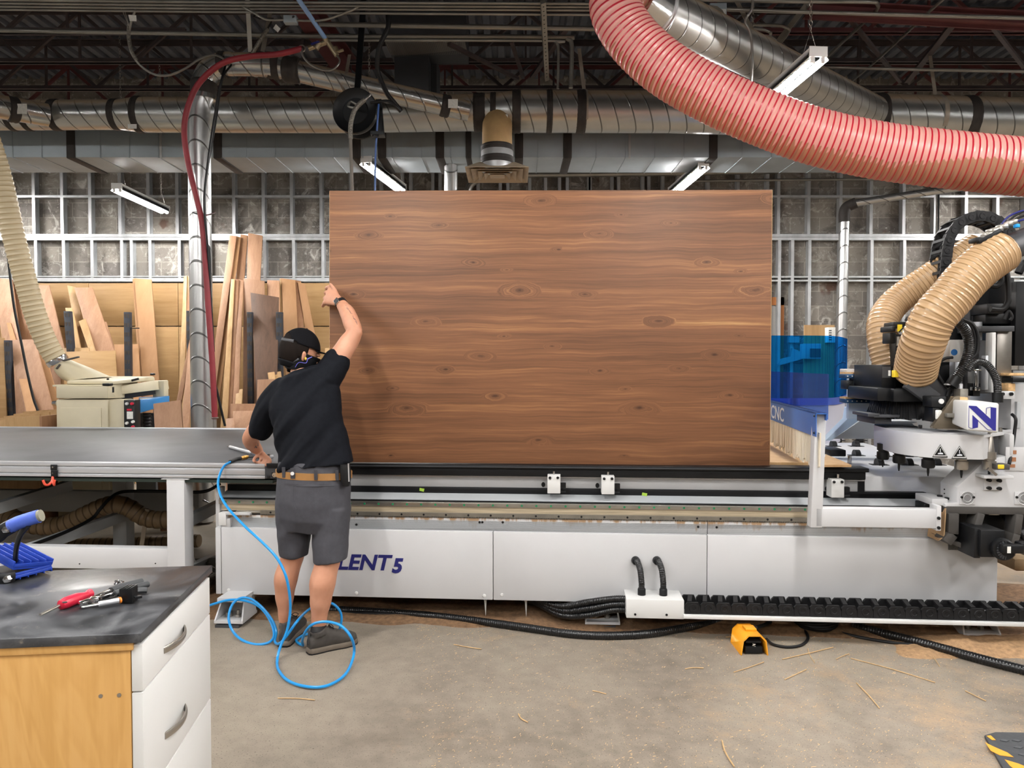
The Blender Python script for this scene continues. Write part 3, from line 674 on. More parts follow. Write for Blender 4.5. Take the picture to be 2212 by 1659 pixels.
cable('power_cable', 'thin black cable hanging just right of the red hose', 'cable', [(500, 140, 6.5), (478, 175, 6.4), (462, 260, 6.4), (449, 350, 6.4), (441, 440, 6.42), (449, 540, 6.43), (462, 760, 6.5)], .009, 'black_rubber')
cable('power_cable', 'grey looped cord dropping from mesh grip at the upper left', 'cable', [(290, -5, 6.2), (294, 15, 6.2), (284, 45, 6.22), (278, 80, 6.25), (284, 110, 6.25), (300, 138, 6.28), (332, 160, 6.32), (366, 162, 6.36), (400, 148, 6.4), (430, 128, 6.45), (460, 119, 6.5), (480, 125, 6.5), (488, 135, 6.5)], .010, 'conduit')
g = MB(); a, b = P(281, 55, 6.22), P(292, 128, 6.26); g.tube(spl([P(279, 52, 6.23), P(278, 80, 6.25), P(284, 110, 6.25), P(295, 130, 6.27)], 5), .016, 8); o = g.build('cable_grip', mk('wire_mesh', '6E6A62', .5, .5, .6, 90), None); tag(o, 'wire mesh cable grip with white tag at the upper left', 'cable grip')
t_ = MB(); t_.prism([P(277, 32, 6.2), P(294, 33, 6.2), P(295, 46, 6.2), P(280, 45, 6.2)], (0, .002, 0)); t_.build('tag', M['paper'], o)
for x, y in ((255, 2), (263, 3)): MB().tube([P(x, y, 6.2), P(280, 58, 6.22)], .003, 5).build('grip_wire', M['steel'], o)
o = MB().tube([P(578, 62, 6.5), P(545, 115, 6.5)], .017, 8).build('cable_grip', bpy.data.materials['wire_mesh'], None); tag(o, 'slanting wire mesh cable grip above the riser elbow', 'cable grip')
t_ = MB(); t_.prism([P(596, 52, 6.48), P(606, 62, 6.48), P(600, 70, 6.48), P(590, 61, 6.48)], (0, .002, 0)); t_.build('tag', M['paper'], o); MB().tube([P(578, 62, 6.5), P(590, 40, 6.5), P(560, 40, 6.5), P(548, 36, 6.5), P(565, 12, 6.5)], .007, 6).build('cord', M['black_rubber'], o)
cable('power_cable', 'thick black cable hanging in an S bend over the slanting branch duct', 'cable', [(838, 30, 6.3), (838, 60, 6.3), (822, 95, 6.3), (815, 130, 6.35), (818, 160, 6.4), (835, 200, 6.45), (852, 222, 6.5), (866, 240, 6.55)], .021, 'black_rubber', 10)
# junction boxes, conduits
o = MB().box(*[f for pr in ((P(612, 50, 6.1).x, P(640, 50, 6.1).x), (6.1, 6.16), (P(620, 48, 6.1).z, P(620, 32, 6.1).z)) for f in pr]).build('junction_box', M['boxduct'], None, bevel=.003); tag(o, 'grey electrical junction box beside the blue air pipe', 'junction box')
MB().cyl(P(634, 37, 6.098), P(634, 37, 6.12), .011).build('knockout', M['black'], o)
o = MB().box(*[f for pr in ((P(1534, 20, 5.6).x, P(1570, 20, 5.6).x), (5.6, 5.66), (P(1550, 34, 5.6).z, P(1550, 6, 5.6).z)) for f in pr]).build('junction_box', M['boxduct'], None, bevel=.003); tag(o, 'grey junction box with white cover above the silver duct', 'junction box')
MB().box(*[f for pr in ((P(1536, 20, 5.59).x, P(1568, 20, 5.59).x), (5.585, 5.6), (P(1550, 34, 5.59).z, P(1550, 20, 5.59).z)) for f in pr]).build('cover', M['paper'], o)
def conduit(label, l, r=.0135, k=1): return cable('conduit', label, 'conduit', l, r, 'conduit', 10, k if k > 1 else 6, 'steel conduits under the roof')
for i, (ya, yb, yc, d, nm) in enumerate(((-2, 6, 8, 6.05, 'topmost'), (5, 13, 15, 6.1, 'second from the top'), (12, 20, 22, 6.15, 'third from the top'), (19, 29, 32, 6.2, 'lowest'))):
    conduit('long steel conduit crossing under the roof, %s of the upper four' % nm, [(-150, ya, d), (440, ya+6, d), (840, yb, d), (1300, yc, d), (1420, yc+2, d)], .0105)
conduit('pair height steel conduit crossing behind the girder and bending down at mid picture', [(-150, 63, 6.75), (440, 73, 6.75), (700, 78, 6.75), (1195, 80, 6.75), (1225, 84, 6.75), (1235, 100, 6.75), (1233, 190, 6.75)], .020)
conduit('thinner steel conduit bending down left of the larger elbow', [(700, 87, 6.75), (1180, 88, 6.75), (1200, 93, 6.75), (1206, 106, 6.75), (1205, 192, 6.75)], .0125)
conduit('steel conduit ending behind the pink hose bend', [(690, 52, 6.5), (830, 55, 6.5), (1340, 63, 6.5)], .0215)
conduit('thin conduit dipping into the junction box by the blue pipe', [(400, 2, 6.15), (500, 5, 6.15), (545, 26, 6.12), (575, 42, 6.12), (612, 43, 6.12), (640, 44, 6.12), (700, 43, 6.12), (760, 22, 6.12), (790, 8, 6.12), (870, 7, 6.12)], .009)
conduit('upper right conduit bending back towards the wall', [(1440, -3, 5.9), (1700, 3, 5.9), (1870, 4, 5.9), (1895, 9, 5.95), (1893, 22, 6.1), (1870, 45, 6.5), (1790, 120, 7.6), (1755, 160, 8.3)], .0155)
conduit('long conduit crossing the upper right corner below the beam', [(1440, 14, 5.9), (1700, 25, 5.95), (2300, 41, 5.9)], .0155)
conduit('long conduit crossing above the main duct at the right', [(1740, 145, 7.1), (2040, 151, 7.1), (2320, 156, 7.1)], .0155)
conduit('slanting twin threaded rod across the upper right', [(2045, -8, 5.6), (2000, 32, 6.1), (1900, 125, 7.3), (1828, 186, 8.2)], .012)
conduit('curved conduit pair bending down behind the silver duct', [(1530, 52, 6.4), (1660, 54, 6.4), (1695, 58, 6.4), (1704, 68, 6.45), (1680, 100, 7.0)], .014)
conduit('curved conduit bending down just before its twin', [(1530, 60, 6.3), (1630, 62, 6.3), (1660, 68, 6.35), (1663, 78, 6.4), (1640, 105, 6.9)], .012)
conduit('long conduit along the block wall above the walnut sheet', [(1010, 412, 10.13), (1018, 398, 10.13), (1040, 385, 10.13), (1080, 377, 10.13), (1200, 376, 10.13), (1500, 372, 10.13), (1760, 366, 10.13), (1990, 366, 10.13)], .047)
conduit('thinner long conduit under it on the block wall', [(1500, 391, 10.165), (1750, 388, 10.165), (2060, 386, 10.165)], .018)
def strut(a, b, label, w=.042):
    a, b = P(*a), P(*b); m = MB(); m.bar(a, b, w, .03, (0, 1, 0)); o = m.build('perforated_channel', M['conduit'], None); tag(o, label, 'channel'); h = MB(); n = int((b-a).length/.05); dd = (b-a)/n
    for i in range(1, n): h.ell(a+dd*i+V((0, -.017, 0)), .011, .003, .017, 8, 5)
    h.each('slot', M['black'], o)
strut((1173, 4, 6.0), (1181, 172, 7.0), 'perforated steel channel standing upright by the conduit elbows'); strut((1745, 8, 5.9), (1655, 122, 7.2), 'perforated steel channel slanting behind the hanging light at the right')
for l, lb in (([(1626, -5, 5.2), (1624, 20, 5.2), (1610, 45, 5.2), (1622, 75, 5.2), (1625, 130, 5.2), (1622, 185, 5.2)], 'grey flexible cord hanging in front of the silver duct'),):
    cable('power_cable', lb, 'cable', l, .010, 'conduit')
# unit heater and its duct up in the roof
root = thing('unit_heater', 'grey heater cabinet with finned grille up among the joists', 'heater', P(925, 100, 7.6))
def wbx(m, px0, py0, px1, py1, d0, d1): a, b = P(px0, py1, d0), P(px1, py0, d0); m.box(a.x, b.x, d0, d1, a.z, b.z); return m
wbx(MB(), 834, 10, 1006, 92, 7.56, 8.1).build('cabinet', M['dark_grey'], root, bevel=.004)
m = MB(); a = [P(832, 92, 7.5), P(1004, 90, 7.5), P(1010, 116, 7.85), P(845, 119, 7.85)]; m.prism(a, (0, 0, .03)); m.build('grille', mk('fin_grille', '8E8B86', .5, .2), root); m = MB()
for k in range(44):
    t = k/43; m.bar(a[0].lerp(a[1], t), a[3].lerp(a[2], t), .006, .014)
m.build('fins', mk('fin_grey', '77746F', .5, .3), root)
wbx(MB(), 852, 118, 926, 205, 7.9, 8.5).build('drop_duct', M['dark_grey'], root, bevel=.004); wbx(MB(), 926, 122, 943, 205, 8.1, 8.5).build('side_panel', M['dark_grey'], root)
# air hose reel
root = thing('hose_reel', 'black round air hose reel hanging in front of the main duct', 'reel', P(775, 290, 6.2))
c = P(770, 243, 6.2); m = MB(); m.lathe([(.02, -.02), (.1, -.025), (.17, -.04), (.185, -.055), (.19, -.04), (.185, 0), (.1, .02), (.1, .08), (.185, .1), (.188, .115), (.02, .12)], c, (.12, 1, 0), 36); m.build('drum', M['black_metal'], root)
m = MB(); m.lathe([(.0, -.032), (.105, -.034), (.112, -.026), (.1, -.02)], c, (.12, 1, 0), 28); m.build('hub_plate', M['black_metal'], root)
MB().tube(spl([P(800, 205, 6.1), P(786, 218, 6.08), P(772, 232, 6.08), P(753, 230, 6.1), P(758, 220, 6.12), P(770, 226, 6.12)], 6), .010, 8).build('feed_hose', M['conduit'], root)
m = MB(); m.tube(spl([P(788, 215, 6.06), P(768, 235, 6.05), P(758, 265, 6.05), P(757, 300, 6.06)], 6), .019, 10); m.build('grip', bpy.data.materials['wire_mesh'], root)
MB().tube(spl([P(757, 285, 6.06), P(758, 330, 6.07), P(761, 415, 6.1), P(763, 480, 6.1)], 6), .014, 10).build('drop_cord', mk('grey_cord', '6E6860', .6), root)
m = MB(); m.tube(spl([P(800, 222, 6.1), P(835, 218, 6.1), P(850, 226, 6.1), P(865, 240, 6.15)], 6), .012, 8); m.build('feed_hose', M['black_rubber'], root)
MB().tube(spl([P(818, 225, 6.1), P(815, 270, 6.1), P(811, 340, 6.12), P(810, 430, 6.12)], 5), .008, 8).build('air_tube', mk('blue_air_tube', '2A4F8C', .4), root)
m = MB(); wbx(m, 800, 283, 828, 290, 6.05, 6.15); m.cyl(P(811, 288, 6.08), P(811, 296, 6.08), .026, n=12); m.build('hose_stop', M['black_metal'], root)
m = MB(); m.bar(P(818, 215, 6.25), P(824, 290, 6.25), .05, .02, (0, 1, 0)); m.bar(P(770, 225, 6.36), V((P(770, 205, 6.4).x, 6.75, 4.74)), .05, .02, (0, 1, 0)); m.build('bracket', M['black_metal'], root)
# small spiral pipe on the right-hand wall
root = thing('riser_duct', 'thin spiral duct with elbow standing before the right part of the block wall', 'duct', V((P(1817, 700, 9.4).x, 9.4, 0)))
b = V((P(1815, 700, 9.4).x, 9.4, .02)); m = MB(); m.tube(resample([b, P(1824, 470, 9.4)], .05), .062, 20, tilt=1, pitch=.13); m.build('duct_body', M['duct_v'], root)
m = MB(); m.tube(spl([P(1824, 480, 9.4), P(1824, 460, 9.4), P(1830, 447, 9.4), P(1850, 438, 9.35)], 6), .068, 18); m.build('elbow', M['mastic'], root)
m = MB(); m.tube(resample([P(1845, 439, 9.35), P(2240, 380, 8.9)], .05), .045, 18, tilt=1, pitch=.16); m.build('duct_body', M['duct_v'], root)
cable('power_cable', 'two black cords hanging down the block wall left of the cable chain', 'cable', [(2029, 330, 10.172), (2028, 385, 10.172), (2027, 480, 10.172), (2024, 600, 10.172), (2023, 760, 10.172), (2022, 990, 10.172)], .012, 'black_rubber', 8)
# ------------------------------------------------------------------ walnut sheet
a, b, c, d = P(712, 998, 4.175), P(1662.5, 1006.5, 4.09), P(1668, 410, 4.17), P(712, 412, 4.25)
m = MB(); m.prism([a, b, c, d], (0, .019, 0)); o = m.build('laminate_sheet', M['walnut'], None, bevel=.0008)
tag(o, 'large walnut laminate sheet standing on edge on the white machine', 'panel')
m = MB(); m.prism([a+V((-.0012, -.0005, 0)), a+V((0, -.0005, 0)), d+V((0, -.0005, 0)), d+V((-.0012, -.0005, 0))], (0, .02, 0)); m.build('edge_strip', M['chipboard'], o)
m = MB(); m.prism([b+V((0, -.0005, 0)), b+V((.002, -.0005, 0)), c+V((.002, -.0005, 0)), c+V((0, -.0005, 0))], (0, .02, 0)); m.build('edge_strip', M['ply_y'], o)

# ------------------------------------------------------------------ the white router
R = thing('cnc_router', 'long white computer controlled router with tool carousel and tan hoses at its right', 'machine', MO, MROT)
def mbx(m, px0, py0, px1, py1, v0, v1):
    a, b = ML(px0, py1, v0), ML(px1, py0, v0); return m.box(a.x, b.x, v0, v1, a.z, b.z)
def zz(py, v, px=1100): return ML(px, py, v).z
def ux(px, v, py=1150): return ML(px, py, v).x
def part(name, mat, *boxes, parent=None, bevel=.003, label=None):
    m = MB()
    for q in boxes: mbx(m, *q)
    o = m.build(name, M[mat] if isinstance(mat, str) else mat, parent or R, True, bevel=bevel)
    if label: o['label'] = label
    return o
def loc2(p): return V(p)
# oil streaked ledge
t = NT('ledge_paint'); v = t.coord((26, 1, 3)); v1 = t.coord(); sx = t.n('SeparateXYZ'); t.l(v1, sx.inputs[0])
zt = zz(1120.5, .03); mr = t.n('MapRange', _From_Min=zt-.085, _From_Max=zt, _To_Min=0.0, _To_Max=1.0); t.l(sx.outputs[2], mr.inputs[0])
f = t.math('ADD', t.math('MULTIPLY', t.noise(v, 1.0, 4, .6), .55), t.math('ADD', t.math('MULTIPLY', t.noise(v1, 1.6, 3), .55), t.math('MULTIPLY', mr.outputs[0], .26)))
M['ledge'] = t.set(t.mix(t.ramp(f, [(.74, 0.0), (.82, .85)]), hx('D6D6D6'), hx('A8804C')), .45, 0)
zb, zp = zz(1297, 0), zz(1149.5, 0)
uL, uR = ux(465, 0), ux(2157, 0); uS = [ux(477, 0), ux(1065, 0), ux(1528, 0), uR]
MB().box(uL+.01, uR-.01, .03, 2.05, zb+.02, zt-.01).build('bed_frame', M['paint2'], R, True, bevel=.004)
for i in range(3): MB().box(uS[i]+.0015, uS[i+1]-.0015, 0, .03, zb, zp).build('cover_panel', M['paint'], R, True, bevel=.004)
MB().box(uL, uS[0]-.001, 0, .9, zb, zp).build('end_cover', M['paint'], R, True, bevel=.003)
MB().box(uL+.01, uR-.02, .03, .06, zp-.005, zt).build('ledge', M['ledge'], R, True, bevel=.002)
for px in (1528,): MB().box(ux(px, .03)-.0012, ux(px, .03)+.0012, .0285, .03, zp, zt).build('seam', M['dark_grey'], R, True)
h = MB()
for px, py in ((479, 1127), (770, 1133), (1036, 1128), (1086, 1128), (1508, 1138), (1548, 1139), (1042, 1128)): q = ML(px, py, .03); h.cyl((q.x, .0295, q.z), (q.x, .027, q.z), .0065, n=10)
h.each('screw', M['black'], R, True)
h = MB()
for px, py in ((494, 1275), (770, 1281), (1046, 1287), (1084, 1285)): q = ML(px, py, 0); h.lathe([(.0, -.006), (.008, -.004), (.0105, .0), (.0105, .002)], q, (0, 1, 0), 14)
h.build('screw_cap', M['white'], R, True)
uE = ux(2030, .05)
zr0, zr1 = zz(1120.5, .022), zz(1110.4, .022); m = MB(); u0 = ux(562, .02); m.box(u0, uE, .022, .05, zr0+.006, zr1); x = u0
while x < uE: m.box(x, x+.0045, .022, .05, zr0, zr0+.007); x += .009
m.build('gear_rack', M['rack'], R, True)
h = MB(); x = u0+.06
while x < uE: h.cyl((x, .0215, (zr0+zr1)/2+.003), (x, .0205, (zr0+zr1)/2+.003), .0058, n=10); x += .1235
h.each('screw', M['black'], R, True)
MB().box(ux(480, .04), uE, .04, .1, zz(1110.4, .04), zz(1096, .04)).build('rail_seat', M['beige_strip'], R, True)
zq0, zq1 = zz(1097.4, .035), zz(1087, .035); ul = ux(472, .03); MB().box(ul, uE, .035, .065, zq0, zq1).build('guide_rail', M['steel'], R, True, bevel=.002)
x = ul+.04
while x < uE-.1: MB().cyl((x, .036, (zq0+zq1)/2), (x, .033, (zq0+zq1)/2), .0062, n=12).build('rail_plug', M['green'], R, True); x += .0795
MB().box(ul, uE, .05, .1, zz(1087, .05), zz(1083.5, .05)).build('shadow_gap', M['black'], R, True)  # the gap's shadow is drawn as a solid black strip
m = MB(); p0, p1, p2 = zz(1084, .06), zz(1072, .13), zz(1066, .16); u1 = ux(480, .1)
m.prism([V((u1, .06, p0)), V((u1, .09, (p0*2+p1)/3+.004)), V((u1, .13, p1+.001)), V((u1, .17, p2)), V((u1, .17, p2-.1)), V((u1, .06, p2-.1))], (uE-u1+.05, 0, 0)); m.build('sloped_cover', M['paint2'], R, True)
MB().box(ux(492, .16), ux(2000, .16), .16, .2, zz(1067.5, .16), zz(1053.5, .16)).build('lower_channel', M['black_metal'], R, True, bevel=.002)
MB().box(ux(492, .17), ux(1853, .17), .17, .22, zz(1054, .17), zz(1029, .17)).build('table_side', M['paint'], R, True, bevel=.002)
MB().box(ux(492, .17), ux(1866, .155), .155, .18, zz(1031.5, .155), zz(1029, .155)).build('table_lip', M['alu'], R, True)
zk = zz(998, .10); zk2 = zz(1013, .10); zk3 = zz(1028, .12)
zsh = P(1187, 1002, 4.13).z-.003; MB().box(ux(600, .1), ux(1876, .1), .10, .22, zk2, min(zk, zsh)).build('edge_rail', M['black_metal'], R, True, bevel=.003)
MB().box(ux(600, .1), ux(1868, .12), .115, .22, zk3, zk2).build('edge_rail', M['black_metal'], R, True, bevel=.003)
MB().box(ux(640, .1), ux(1760, .1), .097, .10, zk2+.008, zk2+.013).build('slot', M['dark_grey'], R, True)
MB().box(ux(640, .2), ux(1820, .2), .22, 1.95, zk-.06, zk-.004).build('spoil_board', M['ply_y'], R, True)
for px in (1196.5, 1313.5, 1810):    # pneumatic stops along the front edge
    dy = 0 if px < 1300 else 2 if px < 1400 else 9
    s = part('stop_cylinder', 'white', (px-14, 1027+dy, px+14, 1066+dy, .06, .14), bevel=.002)
    q = ML(px, 1022+dy, .1); MB().cyl((q.x, .1, zk2-.01), (q.x, .1, zz(1029+dy, .06, px)), .0065, n=12).build('pin', M['chrome'], s, True)
    for k in (-8.5, 8.5): c = ML(px+k, 1032+dy, .06); MB().cyl((c.x, .062, c.z), (c.x, .054, c.z), .0075, n=12).build('bolt', M['black'], s, True)
    m = MB(); mbx(m, px+14, 1044+dy, px+26, 1054+dy, .09, .12); c = ML(px+20, 1062+dy, .1); m.cyl((c.x-.02, .1, c.z), (c.x+.014, .1, c.z), .005); m.build('fitting', M['black'], s, True)
    c = ML(px-23, 1047+dy, .165); m = MB(); m.prism([V((c.x+.011*cos(t), .168, c.z+.013*sin(t)*1.1)) for t in [2*pi*k/14 for k in range(14)]], (0, .004, 0)); m.build('slot', M['black'], R, True)
for px, py in ((911, 1058), (1392, 1068)):
    q = ML(px, py, .155); m = MB(); m.prism([q+V((-.014, 0, -.006)), q+V((.012, -.006, -.010)), q+V((.016, -.004, .006)), q+V((-.012, 0, .010))], (0, .003, 0)); m.build('tape_scrap', mk('green_tape', '9CBF3E', .6), R, True)
# lettering on the front cover: LENT and a lowered 5
q = ML(727, 1229, -.001); hgt = ML(727, 1196, 0).z-q.z; Mt = Matrix.Translation((q.x, -.0012, q.z)) @ Matrix.Rotation(pi/2, 4, 'X')
text_mesh('LENT', hgt*1.38, 'lettering', M['navy'], R, Mt @ Matrix.Diagonal((1.06, 1, 1, 1)), bold=.0035, shear=.22)
q = ML(846, 1236, -.001); text_mesh('5', (ML(846, 1205, 0).z-q.z)*1.36, 'lettering', M['navy'], R, Matrix.Translation((q.x, -.0012, q.z)) @ Matrix.Rotation(pi/2, 4, 'X'), bold=.005, shear=.22)
# end bracket at the left, feet
part('corner_block', 'white', (472, 1108, 488, 1135, .0, .08)); part('corner_arm', 'paint', (486, 1108, 540, 1113, .0, .03), (480, 1120, 497, 1141, .01, .05))
part('end_post', 'paint', (466, 1054, 474, 1143, .05, .12)); m = MB(); mbx(m, 508, 1104, 562, 1109, .02, .05); m.build('notch', M['rack'], R, True, bevel=.006)
def foot(px, py, w=62):
    q = MLZ(px, py, 0); v = q.y; s = w/FPX*3.95; g = 'foot'
    m = MB(); m.prism([V((q.x-s*.45, v+.01, zb+.02)), V((q.x+s*.55, v+.01, zb+.02)), V((q.x+s*.62, v+.26, zb+.02)), V((q.x-s*.4, v+.26, zb+.02))], (0, 0, -.02)); f = m.build(g, M['paint'], R, True)
    m = MB(); m.box(q.x-s*.55, q.x+s*.6, v, v+.19, .022, .036); m.prism([V((q.x-s*.55, v+.0, .036)), V((q.x-s*.55, v+.18, .036)), V((q.x-s*.45, v+.18, zb)), V((q.x-s*.45, v+.06, zb))], (.008, 0, 0)); m.prism([V((q.x+s*.6, v+.0, .036)), V((q.x+s*.6, v+.18, .036)), V((q.x+s*.5, v+.18, zb)), V((q.x+s*.5, v+.06, zb))], (-.008, 0, 0)); m.box(q.x-s*.45, q.x+s*.5, v+.17, v+.18, .036, zb); m.build('foot_bracket', M['paint'], f, True)
    MB().box(q.x-s*.5, q.x+s*.45, v-.005, v+.12, .0, .014).build('foot_pad', M['dark_grey'], f, True)
    m = MB(); m.cyl((q.x+s*.2, v+.07, .014), (q.x+s*.2, v+.07, .075), .009); m.cyl((q.x+s*.2, v+.07, .036), (q.x+s*.2, v+.07, .052), .017, n=6); m.cyl((q.x-s*.2, v+.08, .036), (q.x-s*.2, v+.08, .06), .02, n=12); m.each('bolt', M['steel'], f, True)
foot(492, 1356, 56); foot(1300, 1358, 66); foot(2120, 1384, 66)
for px in (1048, 1136): q = ux(px, .05); m = MB(); m.prism([V((q-.03, .05, zb+.02)), V((q+.03, .05, zb+.02)), V((q+.006, .05, zb-.02)), V((q+.002, .05, .03)), V((q-.006, .05, zb-.02))], (0, .03, 0)); m.build('cable_bracket', M['white'], R, True)
# distribution box, ribbed hoses, cable chain on its tray
jb = part('junction_box', 'white', (1353, 1297, 1478, 1335, -.17, -.0), bevel=.003)
h = MB()
for px, py in ((1372, 1327), (1440, 1328)): q = ML(px, py, -.17); h.cyl((q.x, -.17, q.z), (q.x, -.174, q.z), .006, n=10)
h.each('screw', M['black'], jb, True)
zt2 = ML(1400, 1297, -.17).z
for px in (1378, 1424):
    u = ux(px, -.02, 1210); zt3 = ML(px, 1212, -.02).z; l = [V((u-.012, .0, zt3)), V((u-.006, -.035, zt3+.004)), V((u+.006, -.075, zt3-.03)), V((u+.012, -.09, zt3-.09)), V((u+.013, -.09, zt2+.05)), V((u+.013, -.09, zt2))]
    hose_mb(l, .0155, .009, .07, 14, 4).build('ribbed_hose', M['blk_hose'], R, True); m = MB(); m.lathe([(.019, 0), (.023, .004), (.023, .022), (.019, .03)], l[0], (.1, -1, 0), 14); m.lathe([(.021, 0), (.021, .034), (.018, .04)], V((u+.013, -.09, zt2)), (0, 0, 1), 14); m.each('gland', M['black'], R, True)
for k in range(5):
    s = [V(ML(1355, 1296+6*k, -.10)), V(ML(1325, 1296+6*k, -.09)), V(ML(1270, 1303+7*k, -.06)), V(ML(1215, 1312+5*k, .0)), V(ML(1165, 1300+2*k, .1)), V(ML(1120, 1290, .25))]
    hose_mb([p+V((0, .028*(k % 2), .006)) for p in s], .0165, .010, .06, 12, 4).build('ribbed_hose', M['blk_hose'], R, True)
zt4, zt5 = ML(1600, 1336, -.19).z, ML(1600, 1330, -.19).z-.004
ua, ub = ux(1476, -.17, 1320), ux(2300, -.17, 1320)
zta = ML(1480, 1337, -.19).z
MB().box(ua, ub, -.19, -.02, zta, zta+.018).build('chain_tray', M['white'], R, True, bevel=.002)
ch = MB().box(ua, ub, -.09, -.06, zta+.018, zta+.03).build('cable_chain', M['black'], R, True); u = ua+.01; pz = .078
while u < ub:
    m = MB()
    for vv in (-.17, -.045):
        m.prism([V((u, vv, zta+.02)), V((u+pz*.98, vv, zta+.02)), V((u+pz*.98, vv, zta+.05)), V((u+pz*.85, vv, zta+.078)), V((u+.012, vv, zta+.078)), V((u, vv, zta+.065))], (0, .014, 0))
    c = V((u+pz*.55, -.17, zta+.049)); m.lathe([(.010, -.001), (.012, -.0035), (.022, -.0035), (.024, 0.0)], c, (0, 1, 0), 14)
    m.prism([V((u+.012, -.156, zta+.082)), V((u+.034, -.156, zta+.082)), V((u+.056, -.045, zta+.082)), V((u+.034, -.045, zta+.082))], (0, 0, -.010))
    m.build('link', M['black_rubber'], ch, True); u += pz
# white post and arm carrying the guard
va = -.20
part('guard_arm', 'paint', (1762, 1101, 2026, 1138, va, va+.06), bevel=.004)
m = MB(); a, b = ML(1763, 1140, va), ML(1774, 893, va); m.hexa([a+V((-.028, 0, 0)), a+V((.03, 0, 0)), a+V((.03, .06, 0)), a+V((-.028, .06, 0)), b+V((-.026, 0, 0)), b+V((.026, 0, 0)), b+V((.026, .06, 0)), b+V((-.026, .06, 0))]); m.build('guard_post', M['paint'], R, True, bevel=.004)
part('arm_flange', 'paint', (2023, 1093, 2034, 1147, va-.006, va+.07)); h = MB()
for py in (1119, 1143-3): q = ML(2027, py, va-.006); h.cyl((q.x, va-.006, q.z), (q.x, va-.014, q.z), .008, n=10)
h.each('bolt', M['black'], R, True)
Mi = Matrix.Translation(MO) @ Matrix.Rotation(MROT, 4, 'Z'); Mi = Mi.inverted()
def LW(p): return Mi @ V(p)
nb = LW(P(1763, 893, 3.66)); fb = LW(P(1640, 852, 5.25)); fb.z = nb.z; dv = (fb-nb); dv.z = 0; du = dv.normalized(); sd = V((du.y, -du.x, 0))*.052
zlo = LW(P(1763, 944, 3.66)).z
m = MB(); m.prism([nb, nb+sd, nb+sd+V((0, 0, -.03)), nb+V((0, 0, -.03))], dv); 
m = MB(); w = V((0, 0, zlo-nb.z)); m.hexa([nb+w, nb+w+sd*.06, fb+w+sd*.06, fb+w, nb, nb+sd*.06, fb+sd*.06, fb]); m.hexa([nb+V((0, 0, -.004)), nb+sd+V((0, 0, -.004)), fb+sd+V((0, 0, -.004)), fb+V((0, 0, -.004)), nb, nb+sd, fb+sd, fb]); m.hexa([nb+sd*.94+V((0, 0, -.035)), nb+sd+V((0, 0, -.035)), fb+sd+V((0, 0, -.035)), fb+sd*.94+V((0, 0, -.035)), nb+sd*.94, nb+sd, fb+sd, fb+sd*.94])
band_ = m.build('guard_band', M['cnc_blue'], R, True)
h = MB()
for f_ in (.12, .85): q = nb+du*.03+w*f_; h.ell(q-sd*.02, .006, .006, .006, 8, 6)
h.each('screw', M['black'], band_, True)
zt6 = LW(P(1786, 808, 3.66)).z; s0 = nb+sd*1.02; s1 = fb+sd*1.02
m = MB(); m.hexa([V((s0.x, s0.y, nb.z-.03)), V((s0.x, s0.y, nb.z-.03))+sd*.08, V((s1.x, s1.y, nb.z-.03))+sd*.08, V((s1.x, s1.y, nb.z-.03)), V((s0.x, s0.y, zt6)), V((s0.x, s0.y, zt6))+sd*.08, V((s1.x, s1.y, zt6))+sd*.08, V((s1.x, s1.y, zt6))]); m.build('guard_screen', M['acryl'], R, True, smooth=0)
# text on the band, reading towards the near end
rot = Matrix(((du.x*-1, 0, -du.y, 0), (du.y*-1, 0, du.x, 0), (0, 1, 0, 0), (0, 0, 0, 1)))
tx = MB(); q = nb+du*1.17+w*.86-sd*.012
Rm = Matrix((( -du.x, 0, -sd.normalized().x, q.x), (-du.y, 0, -sd.normalized().y, q.y), (0, 1, 0, q.z), (0, 0, 0, 1)))
text_mesh('CNC', .118, 'lettering', M['white_print'], R, Rm @ Matrix.Diagonal((1.6, 1, 1, 1)), bold=.001)
# bristle curtain under the band
m = MB(); n = 64; random.seed(5); zq = zk+.012
for i in range(n):
    t0 = i/n; t1 = (i+1.25)/n; p, q = nb.lerp(fb, t0), nb.lerp(fb, t1); j = random.uniform(-.02, .02); k = random.uniform(-.006, .03); o = sd*.35
    a, b = V((p.x, p.y, zlo+.02))+o, V((q.x, q.y, zlo+.02))+o; e = du*random.uniform(-.02, .02)
    bt = [a+e+sd*j*20*.2+V((0, 0, zq+k-a.z)), b+e*1.2+sd*j*20*.2+V((0, 0, zq+k*.6-b.z))]
    m.hexa([bt[0], bt[1], bt[1]+sd*.12, bt[0]+sd*.12, a, b, b+sd*.12, a+sd*.12])
t = NT('cream_bristle'); v = t.coord((90, 90, 2)); M['bristle'] = t.set(t.ramp(t.noise(v, 1.0, 3), [(.3, hx('C9BCA2')), (.7, hx('EDE5D4'))]), .8)
m.build('bristle_curtain', M['bristle'], R, True, smooth=0)
